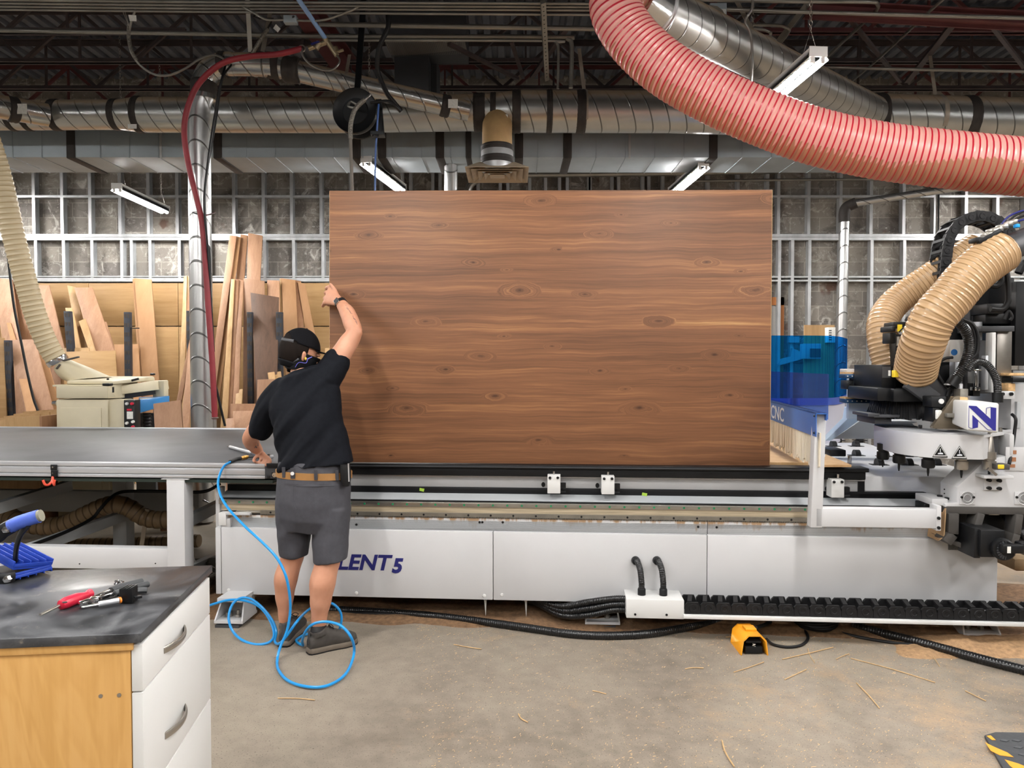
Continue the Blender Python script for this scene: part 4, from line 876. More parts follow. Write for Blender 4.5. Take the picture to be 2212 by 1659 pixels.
# rear guard: cyan screen on a pale skirt
cy = [LW(P(1560, 800, 5.75)), LW(P(1700, 800, 5.72)), LW(P(1770, 800, 5.75)), LW(P(1800, 800, 5.82)), LW(P(1818, 800, 6.05)), LW(P(1830, 800, 6.45))]
cy = spl(cy, 6)
def wall(m, line, z0, z1, th, tp=0.0):
    n = len(line); top = []
    for i, p in enumerate(line):
        d_ = (line[min(i+1, n-1)]-line[max(i-1, 0)]); d_.z = 0; nn = V((d_.y, -d_.x, 0)).normalized(); top.append((p, nn))
    for (p, nn), (q, nq) in zip(top, top[1:]):
        m.hexa([V((p.x, p.y, z0))+nn*tp, V((q.x, q.y, z0))+nq*tp, V((q.x, q.y, z0))+nq*(tp-th), V((p.x, p.y, z0))+nn*(tp-th), V((p.x, p.y, z1)), V((q.x, q.y, z1)), V((q.x, q.y, z1))-nq*th, V((p.x, p.y, z1))-nn*th])
    return m
z5 = LW(P(1740, 860, 5.75)).z; wall(MB(), cy, z5, LW(P(1740, 725, 5.75)).z, .006).build('rear_screen', M['acryl_c'], R, True, smooth=60)
wall(MB(), cy, z5-.055, z5, .012, .014).build('rear_rim', mk('deep_blue_rim', '1C43A0', .4), R, True, smooth=60); wall(MB(), cy, .80, z5-.055, .012, .01).build('rear_skirt', mk('lilac_white_skirt', 'C9CAD8', .5), R, True, smooth=60)
# gantry beam end with its two rails
part('gantry_beam', 'paint_blue_white', (1833, 800, 2020, 905, .62, .66), bevel=.004)
part('beam_cap', 'paint', (1830, 797, 1920, 806, .56, .68)); 
for y in (808, 862):
    r_ = part('beam_rail', mk('rail_blue', '2A4C70', .35, .4) if y == 808 else bpy.data.materials['rail_blue'], (1826, y, 1925, y+9, .52, .62)); h = MB()
    for k in range(9): q = ML(1831+10*k, y+4.5, .519); h.cyl((q.x, .52, q.z), (q.x, .517, q.z), .004, n=8)
    h.each('rail_screw', M['white'], r_, True); part('rail_top', 'chip', (1826, y-4, 1925, y, .53, .62), parent=r_, bevel=0)
part('limit_switch', 'black', (1829, 822, 1844, 841, .5, .6)); q = ML(1837, 832, .5); MB().cyl((q.x, .5, q.z), (q.x, .485, q.z), .014).build('knob', M['black'], R, True)
m = MB(); m.prism([ML(1783, 952, .75), ML(1796, 952, .75), ML(1856, 908, .75), ML(1850, 880, .75), ML(1834, 880, .75), ML(1830, 905, .75)], (0, .08, 0)); m.build('beam_flange', M['paint_blue_white'], R, True, bevel=.003)
m = MB(); a = [ML(1800, 948, .95), ML(1864, 905, .95), ML(1880, 884, .95), ML(1910, 876, .95), ML(2010, 876, .95), ML(2010, 948, .95)]; m.prism(a, (0, .12, 0)); m.build('gantry_leg', M['paint2'], R, True, bevel=.003)
# white roller table behind the front edge
zr = .805; u0 = ux(1868, .2, 1040); MB().box(u0, u0+.70, .2, 2.0, .28, zr).build('roller_table', M['paint'], R, True, bevel=.004)
m = MB(); m.box(u0-.2, u0+.02, .5, 2.0, .28, zr-.006); m.build('roller_table', M['paint'], R, True, bevel=.004)
for px, py in ((1810, 951), (1857, 951), (1800, 964), (1849, 964), (1850, 984), (1899, 1004), (1962, 1004), (2022, 1004), (1962, 986), (1911, 986)):
    q = MLZ(px, py, zr); m = MB(); m.tube([q+V((-.017, 0, 0)), q+V((.017, 0, 0))], .040, 22); m.box(q.x-.05, q.x+.05, q.y-.03, q.y+.03, zr-.002, zr+.003); m.build('roller', M['black'], R, True)
part('stop_block', 'black', (1794, 972, 1828, 986, .75, .95), bevel=.006); q = MLZ(1835, 1002, zr); MB().cyl(q, q+V((0, 0, .05)), .012).build('dowel_pin', M['chrome'], R, True)
m = MB(); m.prism([MLZ(1783, 985, zk-.004), MLZ(1839, 1009, zk-.004), MLZ(1780, 1009, zk-.004)], (0, 0, .012)); m.build('board_corner', M['ply_y'], R, True)
part('lower_channel', 'black_metal', (1853, 1030, 1868, 1066, .165, .2), (1855, 1069, 2020, 1090, .16, .3), bevel=0)
# carriage side plate and cast frame
V0 = -.14
m = MB(); m.prism([ML(*q, V0) for q in ((2042, 1096), (2042, 1088), (2068, 1086), (2068, 1052), (2126, 996), (2170, 986), (2330, 986), (2330, 1100))], (0, .17, 0)); m.build('carriage_plate', M['paint'], R, True, bevel=.003)
part('carriage_foot', 'paint', (2013, 1078, 2048, 1092, V0+.02, V0+.2)); h = MB()
for px, py in ((2030, 1075), (2046, 1080)): q = ML(px, py, V0+.09); h.cyl(q, q+V((0, 0, .014)), .013, n=10); h.cyl(q-V((0, 0, .01)), q+V((0, 0, .002)), .018, n=12)
for px, py in ((2040, 1057), (2040, 1066)): q = ML(px, py, V0+.1); h.ell(q, .004, .004, .004, 6, 4)
h.each('bolt', M['black'], R, True)
part('side_column', 'paint', (2182, 830, 2330, 990, .1, .5)); part('side_column', 'paint2', (2188, 800, 2330, 832, .15, .5), (2196, 868, 2206, 925, .08, .12))
for px0, px1 in ((2073, 2107), (2192, 2232)):
    o = part('cover_plate', 'paint', (px0, 1063, px1, 1090, V0-.006, V0), bevel=.002); q = ML((px0+px1)/2, 1076, V0-.006); m = MB(); m.lathe([(.034, 0), (.034, -.0015), (.032, -.002), (.030, 0), (.020, 0), (.020, -.0015), (.018, -.002), (.017, 0)], q, (0, 1, 0), 24); m.build('ring', M['paint'], o, True); h = MB()
    for p_ in (px0+4, px1-4): q = ML(p_, 1074, V0-.006); h.cyl(q, q+V((0, -.005, 0)), .006, n=10)
    h.each('screw', M['black'], o, True)
o = part('tool_bracket', 'paint', (2126, 1033, 2164, 1059, V0-.01, V0), (2126, 1028, 2190, 1034, V0-.08, V0), bevel=.002); h = MB()
for px, py in ((2136, 1037), (2158, 1038), (2136, 1054), (2158, 1055)): q = ML(px, py, V0-.01); h.cyl(q, q+V((0, -.012, 0)), .009, n=10); h.ell(q, .014, .003, .008, 10, 6)
h.each('bolt', M['black'], o, True)
part('switch_plate', 'paint', (2172, 966, 2214, 1017, V0-.004, V0+.0), bevel=.001); part('warning_label', mk('brown_sticker', '9A6A4A', .5), (2185, 973, 2196, 981, V0-.006, V0-.003), (2183, 988, 2195, 997, V0-.006, V0-.003), (2182, 1003, 2193, 1010, V0-.006, V0-.003), bevel=0)
o = part('sensor', 'cast_grey', (2152, 1003, 2182, 1015, V0-.10, V0-.04)); part('sensor_face', 'yellow', (2156, 1004, 2170, 1013, V0-.103, V0-.09), parent=o)
DG = M['cast_grey']
part('frame_back', 'black', (2048, 1104, 2260, 1188, .0, .05), bevel=0)
part('carriage_frame', 'cast_grey', (2042, 1096, 2330, 1110, V0, V0+.1)); m = MB()
for q in (((2051, 1106), (2050, 1150), (2036, 1168), .05), ((2110, 1106), (2094, 1160), (2086, 1182), .035), ((2192, 1108), (2186, 1150), (2180, 1170), .035)):
    a, b, c = [ML(*p, V0+.03) for p in q[:3]]; m.bar(a, b, q[3], .09, (0, 1, 0)); m.bar(b, c, q[3], .09, (0, 1, 0))
m.prism([ML(2036, 1162, V0), ML(2044, 1168, V0), ML(2080, 1186, V0), ML(2230, 1190, V0), ML(2230, 1180, V0), ML(2088, 1176, V0)], (0, .12, 0)); m.build('frame_rib', DG, R, True, bevel=.003)
m = MB(); m.prism([ML(2012, 1085, V0+.16), ML(2042, 1098, V0), ML(2038, 1160, V0), ML(2025, 1168, V0), ML(2003, 1158, V0+.16), ML(2012, 1130, V0+.16)], (.006, 0, 0)); m.build('frame_side', mk('dusty_casting', 'A98A66', .8, 0, .2, 10), R, True)
h = MB()
for px, py in ((2047, 1151), (2060, 1152), (2044, 1163), (2058, 1163)): q = ML(px, py, -.02); h.cyl(q, q+V((0, -.02, 0)), .009, n=10)
h.each('bolt', M['black'], R, True)
part('linear_bearing', 'chip', (1990, 1096, 2008, 1107, -.0, .06)); part('rail_wiper', 'black', (1996, 1088, 2013, 1103, -.05, .05), bevel=.005)
o = part('sensor', 'steel', (2136, 1107, 2160, 1113, V0+.03, V0+.06)); MB().tube(spl([ML(2136, 1110, V0+.05), ML(2124, 1107, V0+.06), ML(2112, 1112, V0+.08)], 5), .004, 6).build('lead', M['dark_grey'], o, True)
# servo motor
sm = part('servo_motor', 'black', (2118, 1146, 2172, 1204, V0-.14, V0+.02), bevel=.006); part('flange', 'black', (2104, 1142, 2119, 1206, V0-.12, V0+.03), parent=sm, bevel=.004)
q = ML(2163, 1184, V0-.14); m = MB(); m.lathe([(.049, 0), (.052, -.006), (.052, -.035), (.046, -.045), (.0, -.045)], q, (.25, 1, 0), 30); m.build('end_cap', M['black'], sm, True); m = MB()
for k in range(22): t = 2*pi*k/22; c = q+V((0, -.043, 0)); m.bar(c+V((.028*cos(t), 0, .028*sin(t))), c+V((.045*cos(t), 0, .045*sin(t))), .003, .008)
m.build('fan_fins', M['dark_grey'], sm, True); part('connector', 'black', (2166, 1178, 2214, 1196, V0-.22, V0-.18), (2206, 1174, 2240, 1190, V0-.2, V0-.14), parent=sm, bevel=.008); plate_ = part('label', 'paper', (2176, 1181, 2184, 1195, V0-.222, V0-.22), parent=sm, bevel=0)
hose_mb([ML(2170, 1105, .0), ML(2186, 1128, -.06), ML(2205, 1150, -.12), ML(2245, 1175, -.16)], .026, .02, .05, 14, 4).build('ribbed_hose', M['blk_hose'], R, True)
part('dust_bag', mk('dusty_canvas', '8A7355', .85, 0, .2, 12), (2190, 1206, 2240, 1236, .25, .5), bevel=.03); 
# crescent tool carousel
zc1 = LW(P(2050, 938, 3.64)).z; zc0 = LW(P(2050, 990, 3.64)).z
out = [MLZ(*q, zc1) for q in ((1888, 918), (1905, 923), (1930, 929), (1965, 933.5), (2010, 937), (2060, 939), (2110, 940), (2126, 940))]
out = spl(out, 4); inn = [MLZ(*q, zc1) for q in ((2190, 924), (2100, 928), (2040, 928), (1990, 925), (1983, 921), (1975, 919), (1970, 915), (1982, 912), (1960, 908), (1945, 905.5), (1925, 906), (1905, 909), (1892, 913))]
R2 = MLZ(2188, 932, zc1); m = MB(); m.prism(out+inn, (0, 0, zc0-zc1)); cr = m.build('tool_carousel', M['paint'], R, True, smooth=50)
m = MB(); m.prism([out[-1]+V((0, 0, -.0005)), R2, inn[0], inn[0]+V((-.1, .04, 0))], (0, 0, -.012)); m.build('carousel_roof', M['paint'], cr, True)
m = MB(); a = MLZ(2178, 936, zc1); m.box(a.x, a.x+.028, a.y-.01, a.y+.10, zc0+.002, zc1-.002); m.build('carousel_end', M['paint'], cr, True, bevel=.012)
m = MB(); a = MLZ(2128, 940, zc1); m.box(a.x-.004, a.x+.13, a.y+.12, a.y+.13, zc0+.01, zc1-.01); m.build('pocket', M['dark_grey'], cr, True)
def sticker(px, py, s):
    q = ML(px, py, 0); q = LW(P(px, py, 3.62)); q.y = LW(P(px, 938, 3.6)).y
    # the nearest point of the carousel front at this place
    best = min(((p-V((q.x, p.y, p.z))).length, p) for p in [out[i].lerp(out[i+1], k/10) for i in range(len(out)-1) for k in range(10)])[1]
    x = best.x; y = min(p.y for p in [out[i].lerp(out[i+1], k/10) for i in range(len(out)-1) for k in range(10)] if abs(p.x-x) < s/FPX*3.7)-.003; r = s/FPX*3.6; z = LW(P(px, py, 3.6)).z
    def tri(k): return [V((x-r*k, y, z-r*.86*k+.004*(1-k))), V((x+r*k, y, z-r*.86*k+.004*(1-k))), V((x, y, z+r*.86*k+.004*(1-k)-.004*(1-k)*2))]
    o = None
    for k, mt, off, nm in ((1.0, 'black', .0, 'warning_sticker'), (.88, 'white', -.0006, 'white_border'), (.74, 'black', -.0012, 'black_field')):
        m = MB(); m.prism([p+V((0, off, 0)) for p in tri(k)], (0, .0005, 0)); o2 = m.build(nm, M[mt], cr if o is None else cr, True, smooth=0); o = o or o2
    m = MB(); yy = y-.0018; b = z-r*.45; m.prism([V((x-r*.3, yy, b)), V((x+r*.34, yy, b)), V((x+r*.36, yy, b+r*.14)), V((x+r*.1, yy, b+r*.22)), V((x-r*.3, yy, b+r*.14))], (0, .0004, 0)); m.prism([V((x-r*.04, yy, b+r*.28)), V((x+r*.04, yy, b+r*.28)), V((x+r*.04, yy, b+r*.75)), V((x-r*.04, yy, b+r*.75))], (0, .0004, 0)); m.build('hand_symbol', M['white_print'], cr, True, smooth=0)
sticker(2032, 975, 16.5); sticker(2067, 977, 16.5)
def holder(px, py, mat, dark, d, up=False, r=.030):
    q = LW(P(px, py, d)); q.z = zc0; m = MB(); mt = M[mat]
    m.lathe([(.0, .03), (r, .03), (r, -.006), (r*.8, -.008), (r*.8, -.014), (r*1.02, -.016), (r*1.05, -.05), (r*.9, -.058), (r*.3, -.058), (0, -.058)], q, (0, 0, 1), 22); o = m.build('tool_holder', mt, cr, True)
    MB().lathe([(.0, -.058), (.006, -.058), (.006, -.08), (.003, -.10), (0, -.10)], q, (0, 0, 1), 10).build('cutter', M['black_metal'], cr, True)
    if up: MB().lathe([(.0, .14), (.008, .14), (.009, .12), (.013, .115), (.022, .03), (.0, .03)], q, (0, 0, 1), 18).build('taper_shank', M['steel'], cr, True)
holder(1907, 985, 'black', 1, 4.05); holder(1942, 990, 'black', 1, 3.9); holder(2005, 1000, 'black', 1, 3.72); holder(2077, 1004, 'steel', 0, 3.66); holder(2137, 1002, 'steel', 0, 3.66, True); holder(2160, 990, 'steel', 0, 3.78, True, .02)
m = MB(); q = ML(2137, 1015, -.3); m.bar(ML(2134, 1012, -.26), ML(2152, 1026, -.26), .012, .012); m.build('cutter', M['steel'], R, True)
# white box with the big N
nbx = MB(); a, b, c, d = ML(2088, 930, -.34), ML(2157, 936, -.34), ML(2159, 871, -.34), ML(2091, 868, -.34)
e = V((.06, .30, .0)); f_ = V((0, 0, .03)); nbx.hexa([a, b, b+e+f_*.6, a+e+f_*.6, d, c, c+e-f_*0, d+e]); NB = nbx.build('tool_changer_head', M['white'], R, True, bevel=.010, bseg=3)
def npx(x, y): # crop coordinates to the face
    px, py = 1840+x/5.925, 680+y/5.925; q = ML(px, py, -.3412); return q
for loop in (((1500, 1162), (1597, 1168), (1777, 1333), (1777, 1180), (1850, 1192), (1845, 1480), (1808, 1476), (1500, 1180)), ((1545, 1285), (1618, 1360), (1615, 1442), (1545, 1458))):
    m = MB(); m.prism([npx(*q) for q in loop], (0, .0006, 0)); m.build('logo', M['navy2'], NB, True, smooth=0)
m = MB()
for l in (((1500, 1162), (1495, 1440), (1547, 1458)), ((1545, 1285), (1740, 1472), (1845, 1480)), ((1777, 1180), (1722, 1195), (1720, 1275))):
    for p, q in zip(l, l[1:]): m.bar(npx(*p), npx(*q), .0022, .0008, (0, 1, 0))
m.build('logo_outline', M['navy2'], NB, True, smooth=0)
q = c.lerp(c+e, .42)+V((.002, 0, -.04)); m = MB(); m.prism([q, q+V((.012, .06, 0)), q+V((.012, .06, -.075)), q+V((0, 0, -.08))], (.002, 0, 0)); m.build('side_window', M['black'], NB, True)
part('bracket', 'paint', (2160, 845, 2192, 862, -.02, .02)); h = MB()
for px in (2164, 2183): q = ML(px, 851, -.02); h.cyl(q, q+V((0, -.012, 0)), .009, n=10)
h.each('bolt', M['black'], R, True); MB().tube(spl([ML(2186, 895, -.05), ML(2194, 905, -.08), ML(2192, 930, -.08), ML(2188, 960, -.1), ML(2180, 1002, -.16)], 6), .008, 8).build('cable', M['black_rubber'], R, True)
# spindle head, brush skirt and brackets
part('spindle_block', 'black_metal', (1904, 788, 1936, 840, .12, .5), (1934, 788, 2050, 842, .2, .6)); plate2 = part('rating_plate', 'dark_grey', (1906, 792, 1924, 816, .118, .12), bevel=0); part('rating_label', 'paper', (1919, 800, 1924, 812, .116, .118), bevel=0); part('hose_socket', 'yellow', (1931, 800, 1942, 815, .02, .05))
part('hood_slab', 'black_metal', (1895, 838, 1935, 866, .08, .5), (1930, 840, 2016, 868, .04, .5), bevel=.005)
m = MB(); c = ML(1958, 868, .26); n = 90
for i in range(n):
    t = 2*pi*i/n; r0, r1 = .17, .195+random.uniform(-.006, .006); a0 = V((c.x+r0*cos(t), c.y+r0*sin(t)*.95, c.z+.01)); a1 = V((c.x+r1*cos(t), c.y+r1*sin(t)*.95, c.z-.085+random.uniform(-.006, .006))); m.bar(a0, a1, .016, .010, (0, 1, 0))
m.build('brush_skirt', M['black_rubber'], R, True, smooth=0)
part('lower_plate', 'dark_grey', (1875, 893, 1900, 900, .1, .3), (1888, 896, 1962, 902, .1, .4), (1890, 902, 1926, 916, .15, .4), bevel=.002)
m = MB(); m.bar(ML(1962, 824, .02), ML(2018, 864, .02), .075, .05, (0, 1, 0)); m.prism([ML(1985, 814, .03), ML(2028, 812, .03), ML(2046, 838, .03), ML(2046, 858, .03), ML(2010, 858, .03)], (0, .2, 0)); m.build('hood_arm', M['dark_grey'], R, True, bevel=.003)
o = part('regulator', 'black', (2012, 856, 2045, 880, -.1, .0), (2014, 880, 2030, 912, -.09, .0), bevel=.006); q = ML(2033, 867, -.1); MB().lathe([(.0, -.006), (.012, -.006), (.0135, -.002), (.0135, 0)], q, (0, 1, 0), 20).build('gauge', M['white'], o, True); part('bowl', 'paper', (2023, 886, 2036, 906, -.11, -.09), parent=o, bevel=.006)
m = MB(); m.prism([ML(2014, 923, -.12), ML(2022, 912, -.12), ML(2060, 858, -.12), ML(2074, 855, -.12), ML(2074, 927, -.12), ML(2018, 926, -.12)], (0, .03, 0)); m.build('web_plate', mk('bronze_plate', '6B6152', .4, .5, .15, 8), R, True, bevel=.002); part('bearing', 'rack', (2046, 893, 2070, 902, -.15, -.12)); part('clogged_block', 'chip', (2073, 858, 2092, 880, -.1, 0), (2072, 905, 2090, 925, -.1, 0), bevel=.006); part('slide_body', 'rack', (2073, 840, 2092, 928, -.05, .1))
part('grease_nipple', 'black', (1987, 918, 1993, 926, -.2, -.18)); 
part('column_plate', 'steel', (2152, 704, 2187, 850, .1, .16)); part('column_plate', 'white', (2141, 718, 2152, 848, .02, .08)); part('column_plate', 'dark_grey', (2113, 735, 2142, 850, .12, .2)); part('slide_bar', 'alu', (2090, 695, 2123, 850, .16, .22), (2062, 776, 2080, 852, .14, .2), (2128, 768, 2136, 842, .02, .06)); ob = part('spindle_cover', 'white', (2051, 734, 2083, 782, .05, .14), bevel=.004); q = ML(2061, 761, .05); m = MB(); m.lathe([(.0, -.002), (.0165, -.002), (.0165, 0)], q, (0, 1, 0), 20); e_ = m.build('badge', mk('badge_blue', '2D6FB5', .35), ob, True)
part('piston', 'chrome', (2107, 800, 2115, 836, .05, .07), (2104, 797, 2121, 801, .03, .09), (2106, 836, 2118, 844, .03, .08)); part('piston_clamp', 'black', (2102, 828, 2118, 856, .06, .12)); part('ledge_shelf', 'paint', (2046, 829, 2080, 832, -.02, .08), (2073, 831, 2080, 856, -.02, .02), bevel=.001)
part('black_column', 'black_metal', (2100, 600, 2192, 705, .35, .7), (2192, 607, 2330, 790, .1, .5), (2030, 700, 2100, 845, .3, .6), bevel=.006); m = MB()
for k in range(7): mbx(m, 2094+5*k, 664, 2097+5*k, 700, .26, .34)
m.build('motor_fins', M['dark_grey'], R, True); part('motor', 'black', (2132, 655, 2170, 678, .1, .3), (2128, 676, 2190, 700, .14, .34), bevel=.008); part('back_plate', 'paint2', (2176, 640, 2194, 700, .3, .34), (2160, 592, 2178, 612, .36, .4)); part('beam_lower', 'dark_grey', (2120, 704, 2192, 716, .06, .3)); part('brush_strip', 'black', (2188, 816, 2222, 826, .0, .1)); part('dust_ledge', 'chip', (2180, 806, 2225, 812, .02, .14), (2178, 828, 2194, 846, .02, .1), bevel=.004)
for l, r in (([(2128, 612), (2150, 618), (2162, 607), (2160, 590)], .016), ([(2140, 667), (2165, 668), (2176, 655), (2178, 640), (2176, 600), (2170, 575)], .015), ([(2078, 690), (2100, 700), (2112, 725), (2110, 760), (2098, 775)], .010), ([(2068, 690), (2094, 700), (2106, 730), (2104, 765)], .006), ([(2058, 772), (2040, 775), (2024, 790), (2026, 810), (2045, 838)], .008), ([(2046, 856), (2050, 845), (2058, 842), (2060, 870)], .008), ([(2053, 857), (2060, 848), (2066, 850), (2066, 872)], .006), ([(2170, 690), (2178, 672), (2186, 684), (2182, 692)], .008), ([(2200, 590), (2212, 570), (2235, 560)], .02)):
    MB().tube(spl([ML(*q, .02 if r != .02 else .2) for q in l], 6), r, 10).build('cable', M['black_rubber'], R, True)
o = part('cable_holder', 'black', (1930, 695, 1978, 708, .22, .35), (1922, 718, 1936, 742, .2, .3), (1926, 704, 1936, 716, .15, .3), (1934, 722, 1975, 790, .28, .5), bevel=.006); part('warning_label', 'yellow', (1939, 701, 1949, 716, .215, .22), parent=o, bevel=0); h = MB()
for px in (1941, 1955): q = ML(px, 727, .2); h.cyl(q, q+V((0, 0, -.05)), .012)
h.each('gland', M['steel'], R, True); MB().tube(spl([ML(1957, 693, .4), ML(1966, 683, .4), ML(1985, 685, .4)], 5), .010, 8).build('cable', M['black_rubber'], R, True); MB().tube(spl([ML(1942, 718, .18), ML(1952, 708, .17), ML(1966, 706, .17)], 5), .004, 8).build('cable', M['black_rubber'], R, True)
# suction pipe and the two tan hoses
pa, pb = ML(2158, 545, -.12), ML(2500, 400, .25); MB().tube([pa, pa.lerp(pb, .5), pb], .066, 26).build('suction_pipe', M['dark_grey'], R, True)
f1 = [ML(2166, 542, -.12), ML(2148, 553, -.13), ML(2117, 576, -.14), ML(2085, 606, -.15), ML(2056, 641, -.15), ML(2018, 684, -.14), ML(1996, 734, -.1), ML(1984, 771, -.02), ML(1977, 806, .06)]
hose_mb(f1, .104, .024, .022, 26, 6).build('suction_hose', M['tan'], R, True)
f2 = [ML(2112, 532, .5), ML(2059, 567, .5), ML(2009, 600, .52), ML(1958, 634, .55), ML(1926, 662, .55), ML(1908, 692, .5), ML(1906, 722, .46), ML(1911, 755, .44), ML(1922, 795, .42)]
hose_mb(f2, .084, .024, .03, 24, 6).build('suction_hose', M["tan"], R, True)
q = ML(1976, 806, .06); m = MB(); m.lathe([(.098, -.014), (.102, -.01), (.102, .01), (.098, .014)], q, (.12, 0, 1), 28); m.lathe([(.09, -.024), (.095, -.02), (.095, -.012), (.09, -.01)], q, (.12, 0, 1), 28); m.build('hose_clamp', M['alu'], R, True); m = MB(); m.bar(ML(1985, 807, -.05), ML(2015, 802, -.02), .02, .014); m.build('clamp_lever', M['alu'], R, True)
m = MB(); ax_ = (f1[1]-f1[0]).normalized(); m.lathe([(.099, -.01), (.103, -.006), (.103, .008), (.099, .014)], f1[0]+ax_*.02, ax_, 28); m.build('hose_clamp', M['tan'], R, True)
hose_mb([ML(*q, .0) for q in ((2068, 696), (2080, 708), (2091, 730), (2093, 754), (2086, 780), (2075, 803), (2058, 828))], .0235, .010, .06, 14, 4).build('ribbed_hose', M['blk_hose'], R, True); hose_mb([ML(*q, -.06) for q in ((2090, 800), (2100, 787), (2113, 781), (2132, 788), (2147, 808), (2154, 829), (2155, 858))], .018, .009, .06, 14, 4).build('ribbed_hose', M['blk_hose'], R, True)
m = MB(); m.cyl(ML(2155, 848, -.06), ML(2155, 869, -.06), .025); m.cyl(ML(2066, 816, .0), ML(2054, 834, .0), .03); m.each('gland', M['black'], R, True)
# arched cable chain above
ap = spl([ML(*q, .35) for q in ((2042, 600), (2045, 561), (2049, 530), (2057, 503), (2072, 483), (2094, 470), (2119, 465), (2145, 470), (2170, 486), (2190, 510))], 8); ap = resample(ap, .058)
cc = MB().tube([p+V((0, .07, 0)) for p in ap], .012, 8).build('arched_cable_chain', M['black_rubber'], R, True)
for p, q in zip(ap, ap[1:]):
    m = MB(); d_ = (q-p).normalized(); e_ = V((0, 1, 0)).cross(d_).normalized()
    for yv in (0, .13): m.prism([p-d_*.006-e_*.030+V((0, yv, 0)), q+d_*.004-e_*.026+V((0, yv, 0)), q+d_*.004+e_*.026+V((0, yv, 0)), p-d_*.006+e_*.030+V((0, yv, 0))], (0, .012, 0))
    c = p.lerp(q, .5); m.lathe([(.008, -.002), (.01, -.004), (.017, -.004), (.019, 0)], c, (0, 1, 0), 12)
    for s in (-1, 1): m.bar(c+e_*.026*s, c+e_*.026*s+V((0, .13, 0)), .016, .006, e_)
    m.build('link', M['black_rubber'], cc, True)
pn = MB()
for px, py, s in ((1945, 520, 8), (1955, 514, 9), (2128, 514, 8), (2140, 505, 9), (2150, 497, 8), (2162, 493, 7), (2172, 488, 8), (2183, 482, 7), (2193, 478, 6)):
    if px > 2000: mbx(pn, px-s, py-5, px+s, py+6, -.16, -.10)
pn.build('valve_block', M['steel'], R, True, bevel=.004)
m = MB(); mbx(m, 2108, 512, 2142, 522, -.17, -.1); m.bar(ML(2112, 524, -.16), ML(2160, 498, -.16), .03, .02); m.build('valve_bracket', M['black'], R, True, bevel=.003)
for l, mt in (([(2168, 490), (2190, 468), (2215, 455), (2240, 450)], 'black_rubber'), ([(2180, 486), (2200, 470), (2230, 462)], 'black_rubber'), ([(2162, 488), (2176, 470), (2200, 458), (2230, 452)], 'navy'), ([(2190, 480), (2205, 476), (2230, 470)], 'navy')): MB().tube(spl([ML(*q, -.12) for q in l], 6), .005, 8).build('tubing', M[mt], R, True)
part('elbow_fitting', 'hose_blue', (2196, 483, 2204, 491, -.2, -.17))
# ------------------------------------------------------------------ outfeed belt table at the left
T = thing('belt_conveyor', 'long grey belt conveyor table with aluminium edge joined to the left end of the router', 'conveyor', MO, MROT)
vf = -.05; zt0 = ML(300, 1001.5, vf).z; zb0 = ML(300, 1033, vf).z; ue = ux(572, vf, 1015); us = ux(-140, vf, 1015)-2.6; vb = MLZ(300, 926, zt0).y
def tp(name, mat, *boxes, parent=None, bevel=.003, label=None):
    m = MB()
    for q in boxes: mbx(m, *q)
    return m.build(name, M[mat] if isinstance(mat, str) else mat, parent or T, True, bevel=bevel)
MB().box(us, ue+.07, vf+.03, vb-.03, zt0-.05, zt0+.002).build('belt', M['worn_belt'], T, True, bevel=.002)
h_ = zt0-zb0; m = MB()
for f0, f1, o_ in ((0, .26, 0), (.26, .32, .008), (.32, .74, .002), (.74, .80, .008), (.80, 1.0, 0)): m.box(us, ue, vf+o_, vf+.035, zt0+.004-h_*f1, zt0+.004-h_*f0)
m.build('side_profile', M['alu'], T, True, bevel=.0015)
MB().box(us, ue+.04, vb-.035, vb, zt0-.08, zt0+.012).build('side_profile', M['alu'], T, True, bevel=.002)
eb = MB(); mbx(eb, 572, 1001, 604, 1034, vf+.002, vf+.03); eb.box(ue, ue+.12, vf+.03, vb-.03, zb0+.01, zt0-.045); E = eb.build('end_bracket', M['dark_grey'], T, True, bevel=.004)
q = ML(594, 1025.5, vf+.002); m = MB(); m.lathe([(.0, -.008), (.0, -.008), (.005, -.008), (.007, -.010), (.0125, -.010), (.0135, -.004), (.0135, .0)], q, (0, 1, 0), 20); m.build('tension_bolt', M['chrome'], E, True); tp('slot', 'black', (586, 1020, 602, 1031, vf-.002, vf+.004), (575, 1001, 600, 1011, vf-.004, vf+.004), (577, 1027, 583, 1034, vf-.001, vf+.004), parent=E, bevel=.002)
MB().box(us, ue+.04, vf+.01, vb-.05, zb0-.022, zb0-.004).build('under_pan', mk('dark_green_pan', '1E2A24', .5), T, True)
MB().box(ux(-60, vf), ux(572, vf), vf+.04, vb-.04, zb0, zt0-.045).build('slider_bed', M['dark_grey'], T, True)
# frame
xl, xr = ux(360, vf, 1100), ux(404, vf+.0, 1100)
m = MB(); m.box(xl, xr-.015, vf+.0, vf+.10, .02, zb0-.002); m.box(xl-.03, xr+.012, vf-.003, vf+.12, zb0-.006, zb0+.0); m.build('leg', M['paint'], T, True, bevel=.006)
MB().box(xl-2.4, xl-2.3, vf, vf+.1, .02, zb0).build('leg', M['paint'], T, True, bevel=.006)
MB().box(us, xl, vf+.02, vf+.09, ML(200, 1229, vf+.02).z, ML(200, 1183, vf+.02).z).build('lower_rail', M['paint'], T, True, bevel=.004)
for px, py in ((172, 1218), (336, 1217)): q = ML(px, py, vf+.02); MB().cyl(q, q+V((0, -.002, 0)), .004, n=8).build('hole', M['black'], T, True)
MB().box(us, ux(430, 1.3), 1.3, 1.36, ML(300, 1108, 1.3).z, ML(300, 1062, 1.3).z).build('cross_rail', M['paint2'], T, True, bevel=.003)
